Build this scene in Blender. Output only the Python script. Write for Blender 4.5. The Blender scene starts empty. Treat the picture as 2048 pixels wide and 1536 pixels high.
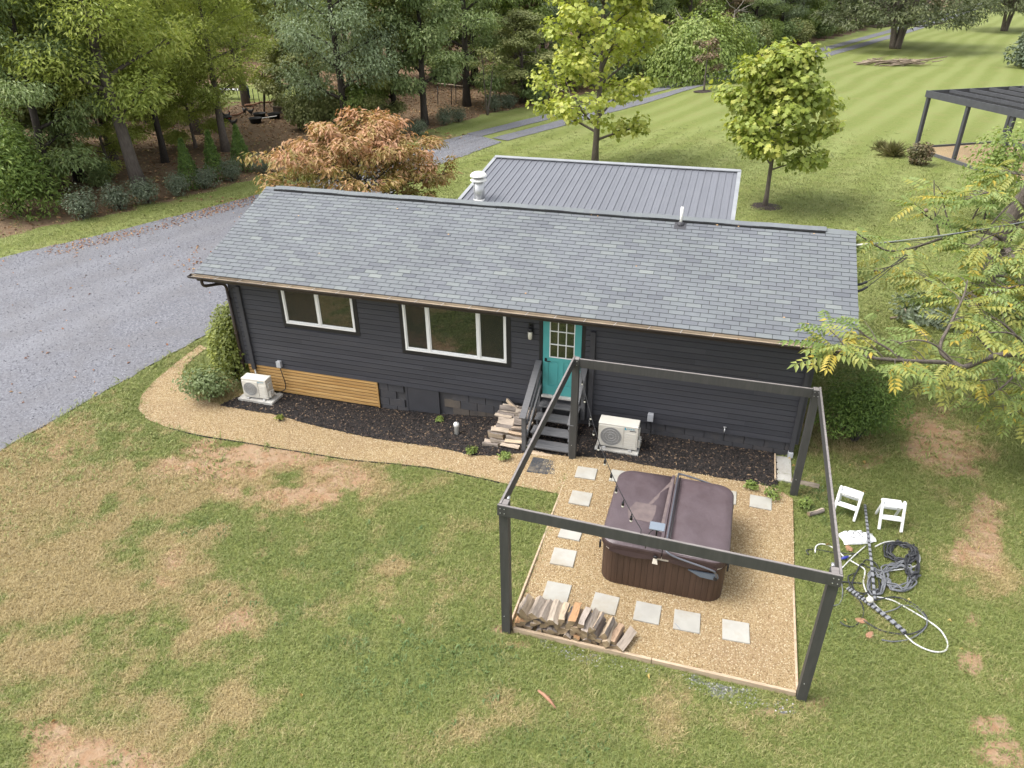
import bpy, bmesh, math, random
import numpy as np
from mathutils import Vector, Matrix

scene = bpy.context.scene
COL = scene.collection
rad = math.radians

# ---------------------------------------------------------------- camera
CAM = np.array([11.2077, -13.7489, 9.1810])
FPX, YAW, PITCH, ROLL = 1480.5, 0.2990, 0.5216, -0.0127      # focal length in pixels of a 2048 wide picture
def _axes():
    cy, sy, cp, sp = math.cos(YAW), math.sin(YAW), math.cos(PITCH), math.sin(PITCH)
    f = np.array([-sy*cp, cy*cp, -sp]); r = np.array([cy, sy, 0.0]); u = np.cross(r, f)
    cr, sr = math.cos(ROLL), math.sin(ROLL)
    return cr*r + sr*u, -sr*r + cr*u, f
AR, AU, AF = _axes()
cd = bpy.data.cameras.new('camera'); cam = bpy.data.objects.new('camera', cd); COL.objects.link(cam)
cam.matrix_world = Matrix(((AR[0], AU[0], -AF[0], CAM[0]), (AR[1], AU[1], -AF[1], CAM[1]), (AR[2], AU[2], -AF[2], CAM[2]), (0, 0, 0, 1)))
cd.sensor_fit = 'HORIZONTAL'; cd.sensor_width = 36.0; cd.lens = 36.0*FPX/2048.0
cd.clip_start = 0.1; cd.clip_end = 2000
scene.camera = cam

# ---------------------------------------------------------------- light: bright overcast, a soft weak sun from the left
SUN_EL, SUN_AZ = rad(58), rad(-108)          # azimuth measured from +Y towards +X
w = bpy.data.worlds.new('World'); scene.world = w; w.use_nodes = True
nt = w.node_tree; nt.nodes.clear()
sky = nt.nodes.new('ShaderNodeTexSky'); sky.sky_type = 'NISHITA'; sky.sun_disc = False
sky.sun_elevation = SUN_EL; sky.sun_rotation = SUN_AZ; sky.air_density = 1.0; sky.dust_density = 4.0; sky.ozone_density = 1.0
hs = nt.nodes.new('ShaderNodeHueSaturation'); hs.inputs['Saturation'].default_value = 0.22
bg = nt.nodes.new('ShaderNodeBackground'); bg.inputs['Strength'].default_value = 0.15
wo = nt.nodes.new('ShaderNodeOutputWorld')
nt.links.new(sky.outputs[0], hs.inputs['Color']); nt.links.new(hs.outputs[0], bg.inputs['Color']); nt.links.new(bg.outputs[0], wo.inputs['Surface'])
sd = bpy.data.lights.new('sun', 'SUN'); sd.energy = .9; sd.angle = rad(28); sd.color = (1.0, 0.95, 0.87)
so = bpy.data.objects.new('sun', sd); COL.objects.link(so)
sdir = Vector((math.sin(SUN_AZ)*math.cos(SUN_EL), math.cos(SUN_AZ)*math.cos(SUN_EL), math.sin(SUN_EL)))
so.rotation_euler = sdir.to_track_quat('Z', 'Y').to_euler(); so.location = (0, 20, 40)
vs = scene.view_settings
scene.display_settings.display_device = 'sRGB'
vs.view_transform = 'Standard'; vs.look = 'None'; vs.gamma = 1.0; vs.use_curve_mapping = False; vs.exposure = 1.47
scene.cycles.max_bounces = 6; scene.cycles.diffuse_bounces = 3; scene.cycles.transparent_max_bounces = 8
scene.cycles.use_denoising = True

# ---------------------------------------------------------------- geometry of the place
def sstep(a, b, x):
    t = np.clip((np.asarray(x, float)-a)/(b-a), 0, 1); return t*t*(3-2*t)
def gz(x, y):                               # height of the ground: it falls away along the left half of the house
    a = sstep(3.5, 9.0, x)
    return -0.30 + a*(0.30 + 0.11*sstep(-5.5, -1.4, y))
def ray(px, py):
    return AF + AR*((px-1024)/FPX) + AU*((768-py)/FPX)
def H(px, py, z):                           # point of the horizontal plane z that the photograph shows at px, py
    d = ray(px, py); return CAM + d*((z-CAM[2])/d[2])
def G(px, py, dz=0.0):                      # the same on the ground
    z = 0.0
    for _ in range(6):
        p = H(px, py, z+dz); z = float(gz(p[0], p[1]))
    return p
def W(px, py, Y=0.0):                       # point of the vertical plane y = Y
    d = ray(px, py); return CAM + d*((Y-CAM[1])/d[1])
def topx(P):                                # world -> picture, for masks painted over the ground
    d = P-CAM; z = d@AF
    z = np.where(z < 0.5, 0.5, z)
    return 1024 + FPX*(d@AR)/z, 768 - FPX*(d@AU)/z, (d@AF)

def _h(ix, iy, s):
    n = (ix.astype(np.int64)*374761393 + iy.astype(np.int64)*668265263 + s*974634541) & 0x7fffffff
    n = ((n ^ (n >> 13))*1274126177) & 0x7fffffff
    return ((n ^ (n >> 16)) & 0xffff)/65535.0
def vnoise(x, y, s=0):
    x = np.asarray(x, float); y = np.asarray(y, float)
    ix = np.floor(x); iy = np.floor(y); fx = x-ix; fy = y-iy
    fx = fx*fx*(3-2*fx); fy = fy*fy*(3-2*fy)
    a = _h(ix, iy, s); b = _h(ix+1, iy, s); c = _h(ix, iy+1, s); d = _h(ix+1, iy+1, s)
    return (a*(1-fx)+b*fx)*(1-fy) + (c*(1-fx)+d*fx)*fy
def fbm(x, y, s=0, o=4):
    v = 0; a = .5; t = 0
    for i in range(o):
        v = v + a*vnoise(x*2**i, y*2**i, s+i); t += a; a *= .5
    return v/t

# ---------------------------------------------------------------- object helpers
def tag(o, label=None, cat=None, group=None, kind=None):
    if label: o['label'] = label
    if cat: o['category'] = cat
    if group: o['group'] = group
    if kind: o['kind'] = kind
    return o
def thing(name, label, cat, loc=(0, 0, 0), rz=0.0, group=None):
    o = bpy.data.objects.new(name, None); COL.objects.link(o)
    o.location = loc; o.rotation_euler = (0, 0, rz); o.empty_display_size = .2
    return tag(o, label, cat, group)
def link(name, me, parent=None):
    o = bpy.data.objects.new(name, me); COL.objects.link(o)
    if parent is not None: o.parent = parent
    return o
def copy_tree(o, parent=None):
    c = o.copy(); COL.objects.link(c)
    if parent is not None: c.parent = parent
    for ch in list(o.children): copy_tree(ch, c)
    return c

class MB:
    """collects shapes and links them as one mesh object"""
    def __init__(s): s.v = []; s.f = []; s.m = []; s.t = []; s.sm = []
    def add(s, vs, fs, mi=0, tone=0.5, smooth=False):
        b = len(s.v); s.v += [tuple(map(float, v)) for v in vs]
        for f in fs:
            s.f.append(tuple(b+i for i in f)); s.m.append(mi); s.t.append(tone); s.sm.append(smooth)
        return s
    def box(s, lo, hi, mi=0, tone=.5, M=None):
        x0, y0, z0 = lo; x1, y1, z1 = hi
        vs = [(x0,y0,z0),(x1,y0,z0),(x1,y1,z0),(x0,y1,z0),(x0,y0,z1),(x1,y0,z1),(x1,y1,z1),(x0,y1,z1)]
        if M is not None: vs = [tuple(M @ Vector(v)) for v in vs]
        return s.add(vs, [(0,3,2,1),(4,5,6,7),(0,1,5,4),(1,2,6,5),(2,3,7,6),(3,0,4,7)], mi, tone)
    def cbox(s, lo, hi, c=.004, mi=0, tone=.5, M=None):          # box with chamfered long edges on the top and bottom
        x0, y0, z0 = lo; x1, y1, z1 = hi
        def ring(z, k): return [(x0+k,y0+k,z),(x1-k,y0+k,z),(x1-k,y1-k,z),(x0+k,y1-k,z)]
        vs = ring(z0, c)+ring(z0+c, 0)+ring(z1-c, 0)+ring(z1, c)
        if M is not None: vs = [tuple(M @ Vector(v)) for v in vs]
        fs = [(3,2,1,0),(12,13,14,15)]
        for k in range(3):
            for i in range(4):
                j = (i+1) % 4; fs.append((4*k+i, 4*k+j, 4*k+4+j, 4*k+4+i))
        return s.add(vs, fs, mi, tone)
    def bar(s, p0, p1, wd, ht, mi=0, tone=.5, up=(0, 0, 1), c=0.0):    # rectangular bar from p0 to p1
        p0 = Vector(p0); p1 = Vector(p1); d = p1-p0; L = d.length; d = d/L
        upv = Vector(up); sd_ = d.cross(upv)
        if sd_.length < 1e-4: sd_ = d.cross(Vector((0, 1, 0)))
        sd_.normalize(); u = sd_.cross(d)
        M = Matrix(((sd_.x, d.x, u.x, p0.x), (sd_.y, d.y, u.y, p0.y), (sd_.z, d.z, u.z, p0.z), (0, 0, 0, 1)))
        if c: return s.cbox((-wd/2, 0, -ht/2), (wd/2, L, ht/2), c, mi, tone, M)
        return s.box((-wd/2, 0, -ht/2), (wd/2, L, ht/2), mi, tone, M)
    def tube(s, pts, r, n=8, mi=0, tone=.5, smooth=True, cap=True):
        P = np.array(pts, float); k = len(P); R = np.full(k, r) if np.isscalar(r) else np.array(r, float)
        T = np.gradient(P, axis=0); T /= np.linalg.norm(T, axis=1)[:, None]+1e-12
        ref = np.array([0, 0, 1.0]) if abs(T[0][2]) < .9 else np.array([1.0, 0, 0])
        a = np.cross(T[0], ref); a /= np.linalg.norm(a); vs = []
        for i in range(k):
            a = a - T[i]*(a@T[i]); a /= np.linalg.norm(a)+1e-12; b = np.cross(T[i], a)
            for j in range(n):
                q = 2*math.pi*j/n; vs.append(P[i] + R[i]*(math.cos(q)*a + math.sin(q)*b))
        fs = []
        for i in range(k-1):
            for j in range(n):
                j2 = (j+1) % n; fs.append((i*n+j, i*n+j2, (i+1)*n+j2, (i+1)*n+j))
        s.add(vs, fs, mi, tone, smooth)
        if cap:
            b = len(s.v)-k*n
            s.f.append(tuple(b+j for j in range(n))[::-1]); s.m.append(mi); s.t.append(tone); s.sm.append(False)
            s.f.append(tuple(b+(k-1)*n+j for j in range(n))); s.m.append(mi); s.t.append(tone); s.sm.append(False)
        return s
    def lathe(s, prof, c=(0, 0, 0), n=20, mi=0, tone=.5, smooth=True):     # prof: (radius, z)
        vs = []
        for r, z in prof:
            for j in range(n):
                q = 2*math.pi*j/n; vs.append((c[0]+r*math.cos(q), c[1]+r*math.sin(q), c[2]+z))
        fs = []
        for i in range(len(prof)-1):
            for j in range(n):
                j2 = (j+1) % n; fs.append((i*n+j, i*n+j2, (i+1)*n+j2, (i+1)*n+j))
        fs.append(tuple(range(n))[::-1]); fs.append(tuple((len(prof)-1)*n+j for j in range(n)))
        return s.add(vs, fs, mi, tone, smooth)
    def prism(s, poly, z0, z1, mi=0, tone=.5):
        n = len(poly); vs = [(p[0], p[1], z0) for p in poly]+[(p[0], p[1], z1) for p in poly]
        fs = [tuple(range(n))[::-1], tuple(range(n, 2*n))]+[(i, (i+1) % n, n+(i+1) % n, n+i) for i in range(n)]
        return s.add(vs, fs, mi, tone)
    def mesh(s, name, mats):
        me = bpy.data.meshes.new(name); me.from_pydata(s.v, [], s.f)
        for m in (mats if isinstance(mats, (list, tuple)) else [mats]): me.materials.append(m)
        me.polygons.foreach_set('material_index', np.array(s.m, np.int32))
        me.polygons.foreach_set('use_smooth', np.array(s.sm, bool))
        at = me.attributes.new('tone', 'FLOAT', 'FACE'); at.data.foreach_set('value', np.array(s.t, np.float32))
        me.update(); return me
    def build(s, name, mats, parent=None):
        return link(name, s.mesh(name, mats), parent)

def np_mesh(name, V, F, mat, tone=None, smooth=False):
    """V (n,3), F (m,k) polygons of equal length"""
    me = bpy.data.meshes.new(name); V = np.asarray(V, np.float32); F = np.asarray(F, np.int32); m, k = F.shape
    me.vertices.add(len(V)); me.vertices.foreach_set('co', V.ravel())
    me.loops.add(m*k); me.loops.foreach_set('vertex_index', F.ravel())
    me.polygons.add(m); me.polygons.foreach_set('loop_start', np.arange(0, m*k, k, dtype=np.int32)); me.polygons.foreach_set('loop_total', np.full(m, k, np.int32))
    me.polygons.foreach_set('use_smooth', np.full(m, smooth))
    for mm in (mat if isinstance(mat, (list, tuple)) else [mat]): me.materials.append(mm)
    if tone is not None:
        at = me.attributes.new('tone', 'FLOAT', 'FACE'); at.data.foreach_set('value', np.asarray(tone, np.float32))
    me.update(calc_edges=True); return me

# ---------------------------------------------------------------- materials
class NT:
    def __init__(s, name):
        s.m = bpy.data.materials.new(name); s.m.use_nodes = True; s.t = s.m.node_tree; s.t.nodes.clear()
        s.out = s.n('ShaderNodeOutputMaterial')
    def n(s, typ, **kw):
        nd = s.t.nodes.new(typ)
        for k, v in kw.items(): setattr(nd, k, v)
        return nd
    def l(s, a, b): s.t.links.new(a, b)
    def noise(s, vec, scale, detail=4, rough=.55):
        nd = s.n('ShaderNodeTexNoise'); nd.inputs['Scale'].default_value = scale; nd.inputs['Detail'].default_value = detail; nd.inputs['Roughness'].default_value = rough
        if vec is not None: s.l(vec, nd.inputs['Vector'])
        return nd.outputs['Fac']
    def ramp(s, fac, stops):
        nd = s.n('ShaderNodeValToRGB'); cr = nd.color_ramp
        while len(cr.elements) < len(stops): cr.elements.new(.5)
        for e, (p, c) in zip(cr.elements, stops):
            e.position = p; e.color = (c[0], c[1], c[2], 1) if not np.isscalar(c) else (c, c, c, 1)
        s.l(fac, nd.inputs[0]); return nd.outputs[0]
    def mix(s, fac, a, b, mode='MIX'):
        nd = s.n('ShaderNodeMix', data_type='RGBA', blend_type=mode)
        for sock, val in ((nd.inputs[0], fac), (nd.inputs[6], a), (nd.inputs[7], b)):
            if hasattr(val, 'is_linked') or hasattr(val, 'links'): s.l(val, sock)
            elif np.isscalar(val): sock.default_value = val if sock == nd.inputs[0] else (val, val, val, 1)
            else: sock.default_value = (val[0], val[1], val[2], 1)
        return nd.outputs[2]
    def math(s, op, a, b=0.0, clamp=False):
        nd = s.n('ShaderNodeMath', operation=op, use_clamp=clamp)
        for sock, val in ((nd.inputs[0], a), (nd.inputs[1], b)):
            if hasattr(val, 'links'): s.l(val, sock)
            else: sock.default_value = val
        return nd.outputs[0]
    def attr(s, name, typ='GEOMETRY'):
        nd = s.n('ShaderNodeAttribute', attribute_name=name, attribute_type=typ); return nd.outputs['Fac']
    def principled(s, col, rough=.7, metal=0, spec=.5, bump=None, bstr=.3, bdist=.01):
        p = s.n('ShaderNodeBsdfPrincipled')
        if hasattr(col, 'links'): s.l(col, p.inputs['Base Color'])
        else: p.inputs['Base Color'].default_value = (col[0], col[1], col[2], 1)
        if hasattr(rough, 'links'): s.l(rough, p.inputs['Roughness'])
        else: p.inputs['Roughness'].default_value = rough
        p.inputs['Metallic'].default_value = metal; p.inputs['Specular IOR Level'].default_value = spec
        if bump is not None:
            b = s.n('ShaderNodeBump'); b.inputs['Strength'].default_value = bstr; b.inputs['Distance'].default_value = bdist
            s.l(bump, b.inputs['Height']); s.l(b.outputs[0], p.inputs['Normal'])
        s.l(p.outputs[0], s.out.inputs['Surface']); return p
    def coords(s, kind='Object', scale=None, rnd=False):
        tc = s.n('ShaderNodeTexCoord'); v = tc.outputs[kind]
        if rnd:
            oi = s.n('ShaderNodeObjectInfo'); vm = s.n('ShaderNodeVectorMath', operation='ADD')
            mm = s.math('MULTIPLY', oi.outputs['Random'], 37.0); s.l(v, vm.inputs[0]); s.l(mm, vm.inputs[1]); v = vm.outputs[0]
        if scale is not None:
            mp = s.n('ShaderNodeMapping'); mp.inputs['Scale'].default_value = scale; s.l(v, mp.inputs[0]); v = mp.outputs[0]
        return v

def mat(name, c1, c2=None, scale=6, rough=.7, metal=0, spec=.4, bump=0, bscale=60, bdist=.004, stretch=None, orand=0, tone=0, detail=5, dirt=None, dirt_amt=.5, rrough=0):
    """two colours mixed by noise; orand: brightness spread between objects; tone: spread by the face attribute"""
    t = NT(name); v = t.coords('Object', stretch, rnd=True)
    f = t.noise(v, scale, detail)
    col = t.ramp(f, [(.3, c1), (.7, c2 if c2 is not None else c1)])
    if dirt is not None:
        d = t.ramp(t.noise(v, scale*.35, 6, .65), [(.48, 0.0), (.68, dirt_amt)]); col = t.mix(d, col, dirt)
    if orand:
        oi = t.n('ShaderNodeObjectInfo'); k = t.math('MULTIPLY_ADD', oi.outputs['Random'], 2*orand); k.node.inputs[2].default_value = 1-orand
        col = t.mix(1.0, col, k, 'MULTIPLY')
    if tone:
        a = t.attr('tone'); k = t.math('MULTIPLY_ADD', a, 2*tone); k.node.inputs[2].default_value = 1-tone
        col = t.mix(1.0, col, k, 'MULTIPLY')
    b = t.noise(v, bscale, 4) if bump else None
    r = rough
    if rrough: r = t.math('MULTIPLY_ADD', f, rrough); r.node.inputs[2].default_value = rough-rrough/2
    t.principled(col, r, metal, spec, b, bump, bdist)
    return t.m

M = {}
M['charcoal'] = mat('charcoal_paint', (.039,.040,.048), (.049,.050,.059), 2.5, .62, spec=.35, bump=.25, bscale=90, stretch=(.25,1,3), orand=.10, dirt=(.07,.066,.068), dirt_amt=.25)
M['charcoal_flat'] = mat('charcoal_trim', (.040,.040,.045), (.048,.048,.054), 3, .6, spec=.35)
M['block'] = mat('painted_block', (.046,.046,.051), (.056,.055,.059), 5, .85, bump=.5, bscale=120, orand=.05, dirt=(.085,.07,.06), dirt_amt=.35)
M['block_bare'] = mat('bare_block', (.12,.098,.075), (.055,.05,.05), 3, .9, bump=.5, bscale=120, orand=.15)
M['mortar'] = mat('mortar', (.060,.058,.060), None, 5, .95)
M['black_trim'] = mat('black_trim', (.012,.012,.013), (.018,.018,.019), 5, .5)
M['white_vinyl'] = mat('white_vinyl', (.72,.72,.71), (.78,.78,.77), 4, .4)
M['white_metal'] = mat('white_metal', (.70,.69,.66), (.76,.75,.71), 3, .45)
M['teal'] = mat('teal_paint', (.065,.30,.30), (.075,.33,.325), 4, .45, spec=.5)
M['sill'] = mat('sill_metal', (.55,.53,.50), (.42,.40,.37), 8, .5)
M['iron'] = mat('black_iron', (.012,.012,.014), None, 5, .4)
M['pine'] = mat('oiled_pine', (.40,.22,.065), (.52,.335,.14), 5, .55, stretch=(.35,1,9), bump=.15, bscale=30, orand=.13, dirt=(.28,.13,.035), dirt_amt=.45)
M['gutter_out'] = mat('brown_gutter', (.030,.022,.018), (.045,.032,.025), 6, .45)
M['gutter_in'] = mat('gutter_inside', (.27,.215,.15), (.36,.30,.225), 4, .7, stretch=(.6,3,3), dirt=(.10,.075,.05), dirt_amt=.8)
M['galv'] = mat('galvanised', (.42,.42,.42), (.55,.55,.55), 7, .38, metal=.7)
M['galv_matt'] = mat('flashing_metal', (.25,.26,.27), (.33,.34,.35), 3, .42, metal=.35)
M['metal_roof'] = mat('grey_metal_roof', (.115,.12,.137), (.13,.135,.152), 1.5, .45, spec=.4, orand=.05)
M['grey_wood'] = mat('grey_painted_wood', (.075,.075,.08), (.105,.105,.11), 6, .6, stretch=(.5,6,6), bump=.3, bscale=60, orand=.08, dirt=(.12,.115,.11), dirt_amt=.35)
M['pergola'] = mat('pergola_wood', (.040,.040,.038), (.052,.051,.049), 5, .6, stretch=(4,4,.6), bump=.2, bscale=60, dirt=(.075,.07,.066), dirt_amt=.4)
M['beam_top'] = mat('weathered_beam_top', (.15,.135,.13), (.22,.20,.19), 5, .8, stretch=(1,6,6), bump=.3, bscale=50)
M['cut_wood'] = mat('bare_timber', (.36,.27,.18), (.45,.35,.25), 6, .8, stretch=(1,6,6), bump=.2, bscale=40, dirt=(.22,.16,.10), dirt_amt=.5)
M['concrete'] = mat('concrete', (.34,.33,.31), (.42,.41,.38), 6, .9, bump=.3, bscale=80, dirt=(.22,.20,.17), dirt_amt=.6)
M['paver'] = mat('concrete_paver', (.31,.30,.27), (.36,.35,.315), 4, .85, bump=.2, bscale=120, orand=.06, dirt=(.27,.23,.17), dirt_amt=.7)
M['ac'] = mat('cream_enamel', (.54,.52,.465), (.58,.56,.505), 2, .4)
M['ac_grill'] = mat('grille_grey', (.40,.40,.39), None, 2, .5)
M['ac_dark'] = mat('grille_dark', (.20,.20,.20), None, 2, .6)
M['logo_blue'] = mat('logo_blue', (.02,.28,.42), None, 2, .5)
M['logo_dark'] = mat('logo_dark', (.03,.03,.05), None, 2, .5)
M['box_grey'] = mat('grey_box', (.36,.37,.39), (.42,.43,.45), 4, .45)
M['pvc'] = mat('white_pvc', (.68,.67,.63), (.74,.73,.69), 3, .35, dirt=(.5,.46,.38), dirt_amt=.4)
M['cable'] = mat('black_cable', (.014,.014,.015), None, 4, .5)
M['cover'] = mat('vinyl_cover', (.070,.050,.054), (.088,.066,.073), 3, .42, spec=.45, bump=.5, bscale=6, bdist=.03, detail=6, dirt=(.12,.092,.098), dirt_amt=.35, rrough=.12)
M['cover_edge'] = mat('vinyl_edge', (.040,.024,.023), (.050,.031,.030), 5, .45)
M['dust'] = mat('dusty_print', (.15,.115,.108), (.105,.08,.08), 9, .7)
M['cabinet'] = mat('brown_cabinet', (.047,.027,.018), (.066,.038,.026), 5, .55, stretch=(6,6,.5), bump=.2, bscale=40, orand=.12)
M['steel_tube'] = mat('dark_steel_tube', (.16,.165,.19), None, 5, .3, metal=.6)
M['bracket'] = mat('blue_grey_plastic', (.10,.125,.16), (.13,.155,.19), 5, .45)
M['shell'] = mat('cream_shell', (.60,.54,.46), None, 5, .4)
M['bulb'] = mat('bulb_glass', (.62,.60,.52), None, 5, .15, spec=.8)
M['solar'] = mat('solar_cell', (.13,.155,.19), (.16,.19,.225), 5, .15, spec=.8)
M['plastic_white'] = mat('white_plastic', (.80,.80,.80), (.84,.84,.84), 5, .4)
M['bag'] = mat('plastic_bag', (.66,.67,.68), (.74,.75,.76), 5, .35, bump=.5, bscale=9, bdist=.02)
M['print_black'] = mat('print_black', (.03,.03,.035), None, 5, .5)
M['hose_grey'] = mat('grey_hose', (.10,.105,.115), (.15,.155,.165), 8, .4)
M['hose_black'] = mat('black_hose', (.022,.023,.026), (.035,.036,.04), 8, .45)
M['hose_white'] = mat('white_hose', (.46,.46,.45), (.55,.55,.53), 8, .4)
M['strip_grey'] = mat('strip_grey', (.17,.175,.19), (.22,.225,.24), 8, .5)
M['rubber_mat'] = mat('rubber_mat', (.030,.032,.036), (.055,.057,.062), 9, .7, dirt=(.30,.24,.16), dirt_amt=.5)
M['blue_plastic'] = mat('blue_plastic', (.02,.03,.22), None, 5, .4)
M['edging'] = mat('black_edging', (.018,.016,.015), None, 5, .7)
M['bark'] = mat('bark', (.085,.070,.058), (.15,.125,.105), 7, .95, stretch=(3,3,.6), bump=.8, bscale=14, bdist=.03, orand=.2)
M['bark_dark'] = mat('bark_dark', (.030,.025,.021), (.065,.054,.045), 7, .95, stretch=(3,3,.6), bump=.8, bscale=14, bdist=.03, orand=.2)
M['bark_pale'] = mat('bark_pale', (.20,.175,.15), (.30,.27,.235), 7, .9, stretch=(3,3,.8), bump=.5, bscale=14, bdist=.02, orand=.1)
M['stick'] = mat('dead_stick', (.19,.145,.105), (.28,.225,.17), 7, .9)
M['redwood'] = mat('reddish_wood', (.25,.125,.075), (.34,.19,.12), 7, .9, stretch=(1,6,6))
M['tyre'] = mat('tyre_rubber', (.014,.014,.015), (.022,.022,.023), 7, .7)
M['denim'] = mat('denim', (.03,.055,.13), None, 7, .9)
M['plaid'] = NT('plaid_shirt').m
M['skin'] = mat('skin', (.45,.27,.19), None, 5, .6)
M['hair'] = mat('hair', (.02,.016,.013), None, 5, .6)
M['feather'] = mat('black_feather', (.012,.011,.012), (.03,.026,.024), 9, .5)
M['comb'] = mat('red_comb', (.4,.03,.02), None, 9, .5)
def _plaid():
    t = M['plaid'].node_tree; o = [n for n in t.nodes][0]
    ch = t.nodes.new('ShaderNodeTexChecker'); ch.inputs['Scale'].default_value = 14
    ch.inputs['Color1'].default_value = (.05,.08,.28,1); ch.inputs['Color2'].default_value = (.45,.47,.55,1)
    tc = t.nodes.new('ShaderNodeTexCoord'); t.links.new(tc.outputs['Object'], ch.inputs['Vector'])
    p = t.nodes.new('ShaderNodeBsdfPrincipled'); p.inputs['Roughness'].default_value = .9
    t.links.new(ch.outputs[0], p.inputs['Base Color']); t.links.new(p.outputs[0], o.inputs['Surface'])
_plaid()
def _glass():                                # window glass: dark room behind, clear reflection of the garden
    t = NT('window_glass')
    gl = t.n('ShaderNodeBsdfGlossy'); gl.inputs['Roughness'].default_value = .02; gl.inputs['Color'].default_value = (.9,.95,.92,1)
    df = t.n('ShaderNodeBsdfDiffuse'); v = t.coords('Object')
    t.l(t.ramp(t.noise(v, 1.3, 3), [(.35, (.006,.007,.006)), (.7, (.016,.018,.015))]), df.inputs['Color'])
    fr = t.n('ShaderNodeFresnel'); fr.inputs['IOR'].default_value = 2.3
    mx = t.n('ShaderNodeMixShader'); t.l(fr.outputs[0], mx.inputs[0]); t.l(df.outputs[0], mx.inputs[1]); t.l(gl.outputs[0], mx.inputs[2])
    t.l(mx.outputs[0], t.out.inputs['Surface']); return t.m
M['glass'] = _glass()
M['screen'] = mat('insect_screen', (.022,.020,.019), (.034,.031,.028), 3, .8)
def leaf_mat(name, cols, trans=.3, rough=.5, hue=.10):
    """cols: three albedos, picked per leaf by the tone attribute; each plant shifts a little in brightness"""
    t = NT(name); a = t.attr('tone')
    col = t.ramp(a, [(0.0, cols[0]), (.5, cols[1]), (1.0, cols[2])])
    oi = t.n('ShaderNodeObjectInfo'); k = t.math('MULTIPLY_ADD', oi.outputs['Random'], 2*hue); k.node.inputs[2].default_value = 1-hue
    col = t.mix(1.0, col, k, 'MULTIPLY')
    p = t.n('ShaderNodeBsdfPrincipled'); p.inputs['Roughness'].default_value = rough; p.inputs['Specular IOR Level'].default_value = .35
    t.l(col, p.inputs['Base Color'])
    tr = t.n('ShaderNodeBsdfTranslucent'); t.l(t.mix(1.0, col, (1.25,1.25,.7), 'MULTIPLY'), tr.inputs['Color'])
    mx = t.n('ShaderNodeMixShader'); mx.inputs[0].default_value = trans
    t.l(p.outputs[0], mx.inputs[1]); t.l(tr.outputs[0], mx.inputs[2]); t.l(mx.outputs[0], t.out.inputs['Surface'])
    return t.m
# ================================================================ GROUND
rng = np.random.default_rng(7)
def PX(pts, dz=0.0): return np.array([G(px, py, dz)[:2] for px, py in pts])

path_up = PX([(1150,915),(1100,909),(1050,906),(1000,912),(950,912),(870,895),(780,882),(700,868),(620,850),(560,832),(500,822),(450,812),(405,800),(375,778),(363,757),(372,733),(392,712),(415,697)])
path_lo = PX([(1118,988),(1060,978),(1000,966),(930,950),(860,936),(780,927),(700,920),(620,907),(560,898),(480,884),(400,872),(340,857),(296,840),(277,818),(282,792),(310,762),(350,728),(400,690)])
pad_back = PX([(1142,914),(1200,918),(1250,925),(1310,936),(1380,947),(1440,958),(1500,968),(1550,978),(1585,1000)])
X0P, X1P, Y0P = 8.70, 13.00, -5.93
# pad: from the front timber up to the curved edge of the mulch
pad_hi = np.array([[X0P, pad_back[0][1]]] + [p for p in pad_back[1:]])
pad_lo = np.array([[X0P + (X1P-X0P)*i/8, Y0P] for i in range(9)])
mulch1_in = PX([(455,800),(520,800)]); 
mulch1_lo = PX([(1050,906),(1000,912),(950,912),(870,895),(780,882),(700,868),(620,850),(560,832),(500,822),(440,812)])
mulch1_hi = np.array([[7.60,.02],[7.2,.02],[6.6,.02],[5.7,.02],[4.9,.02],[4.1,.02],[3.2,.02],[2.2,.02],[1.2,.02],[.25,-.1]])
mulch2_lo = PX([(1060,904),(1142,914),(1200,918),(1250,925),(1310,936),(1380,947),(1440,958),(1500,968),(1555,975)])
mulch2_hi = np.array([[7.62,.02],[8.45,.02],[9.1,.02],[9.7,.02],[10.3,.02],[11,.02],[11.6,.02],[12.2,.02],[12.72,.02]])
# drive (world coordinates, far edge / near edge)
drv_far = np.array([[-30,-19],[-22,-6.5],[-16.6,2.6],[-14.7,6.0],[-12.6,10.2],[-10.5,15.2],[-8.6,21],[-6.9,27.2],[-5.2,31.5]])
drv_near = np.array([[-12,-20],[-6.0,-9],[-3.9,-4.2],[-3.5,-.5],[-3.1,2.6],[-3.3,8.0],[-4.2,15],[-4.3,22.5],[-2.6,29.6]])
trk_c = np.array([[-3.9,30.6],[-2.0,35.0],[.0,40.0],[2.0,44.8],[4.3,50.2],[8.2,57.0],[12.0,64.5],[16.0,73.2],[21.5,86.8],[29,106],[40,136],[58,186],[80,240]])

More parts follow.
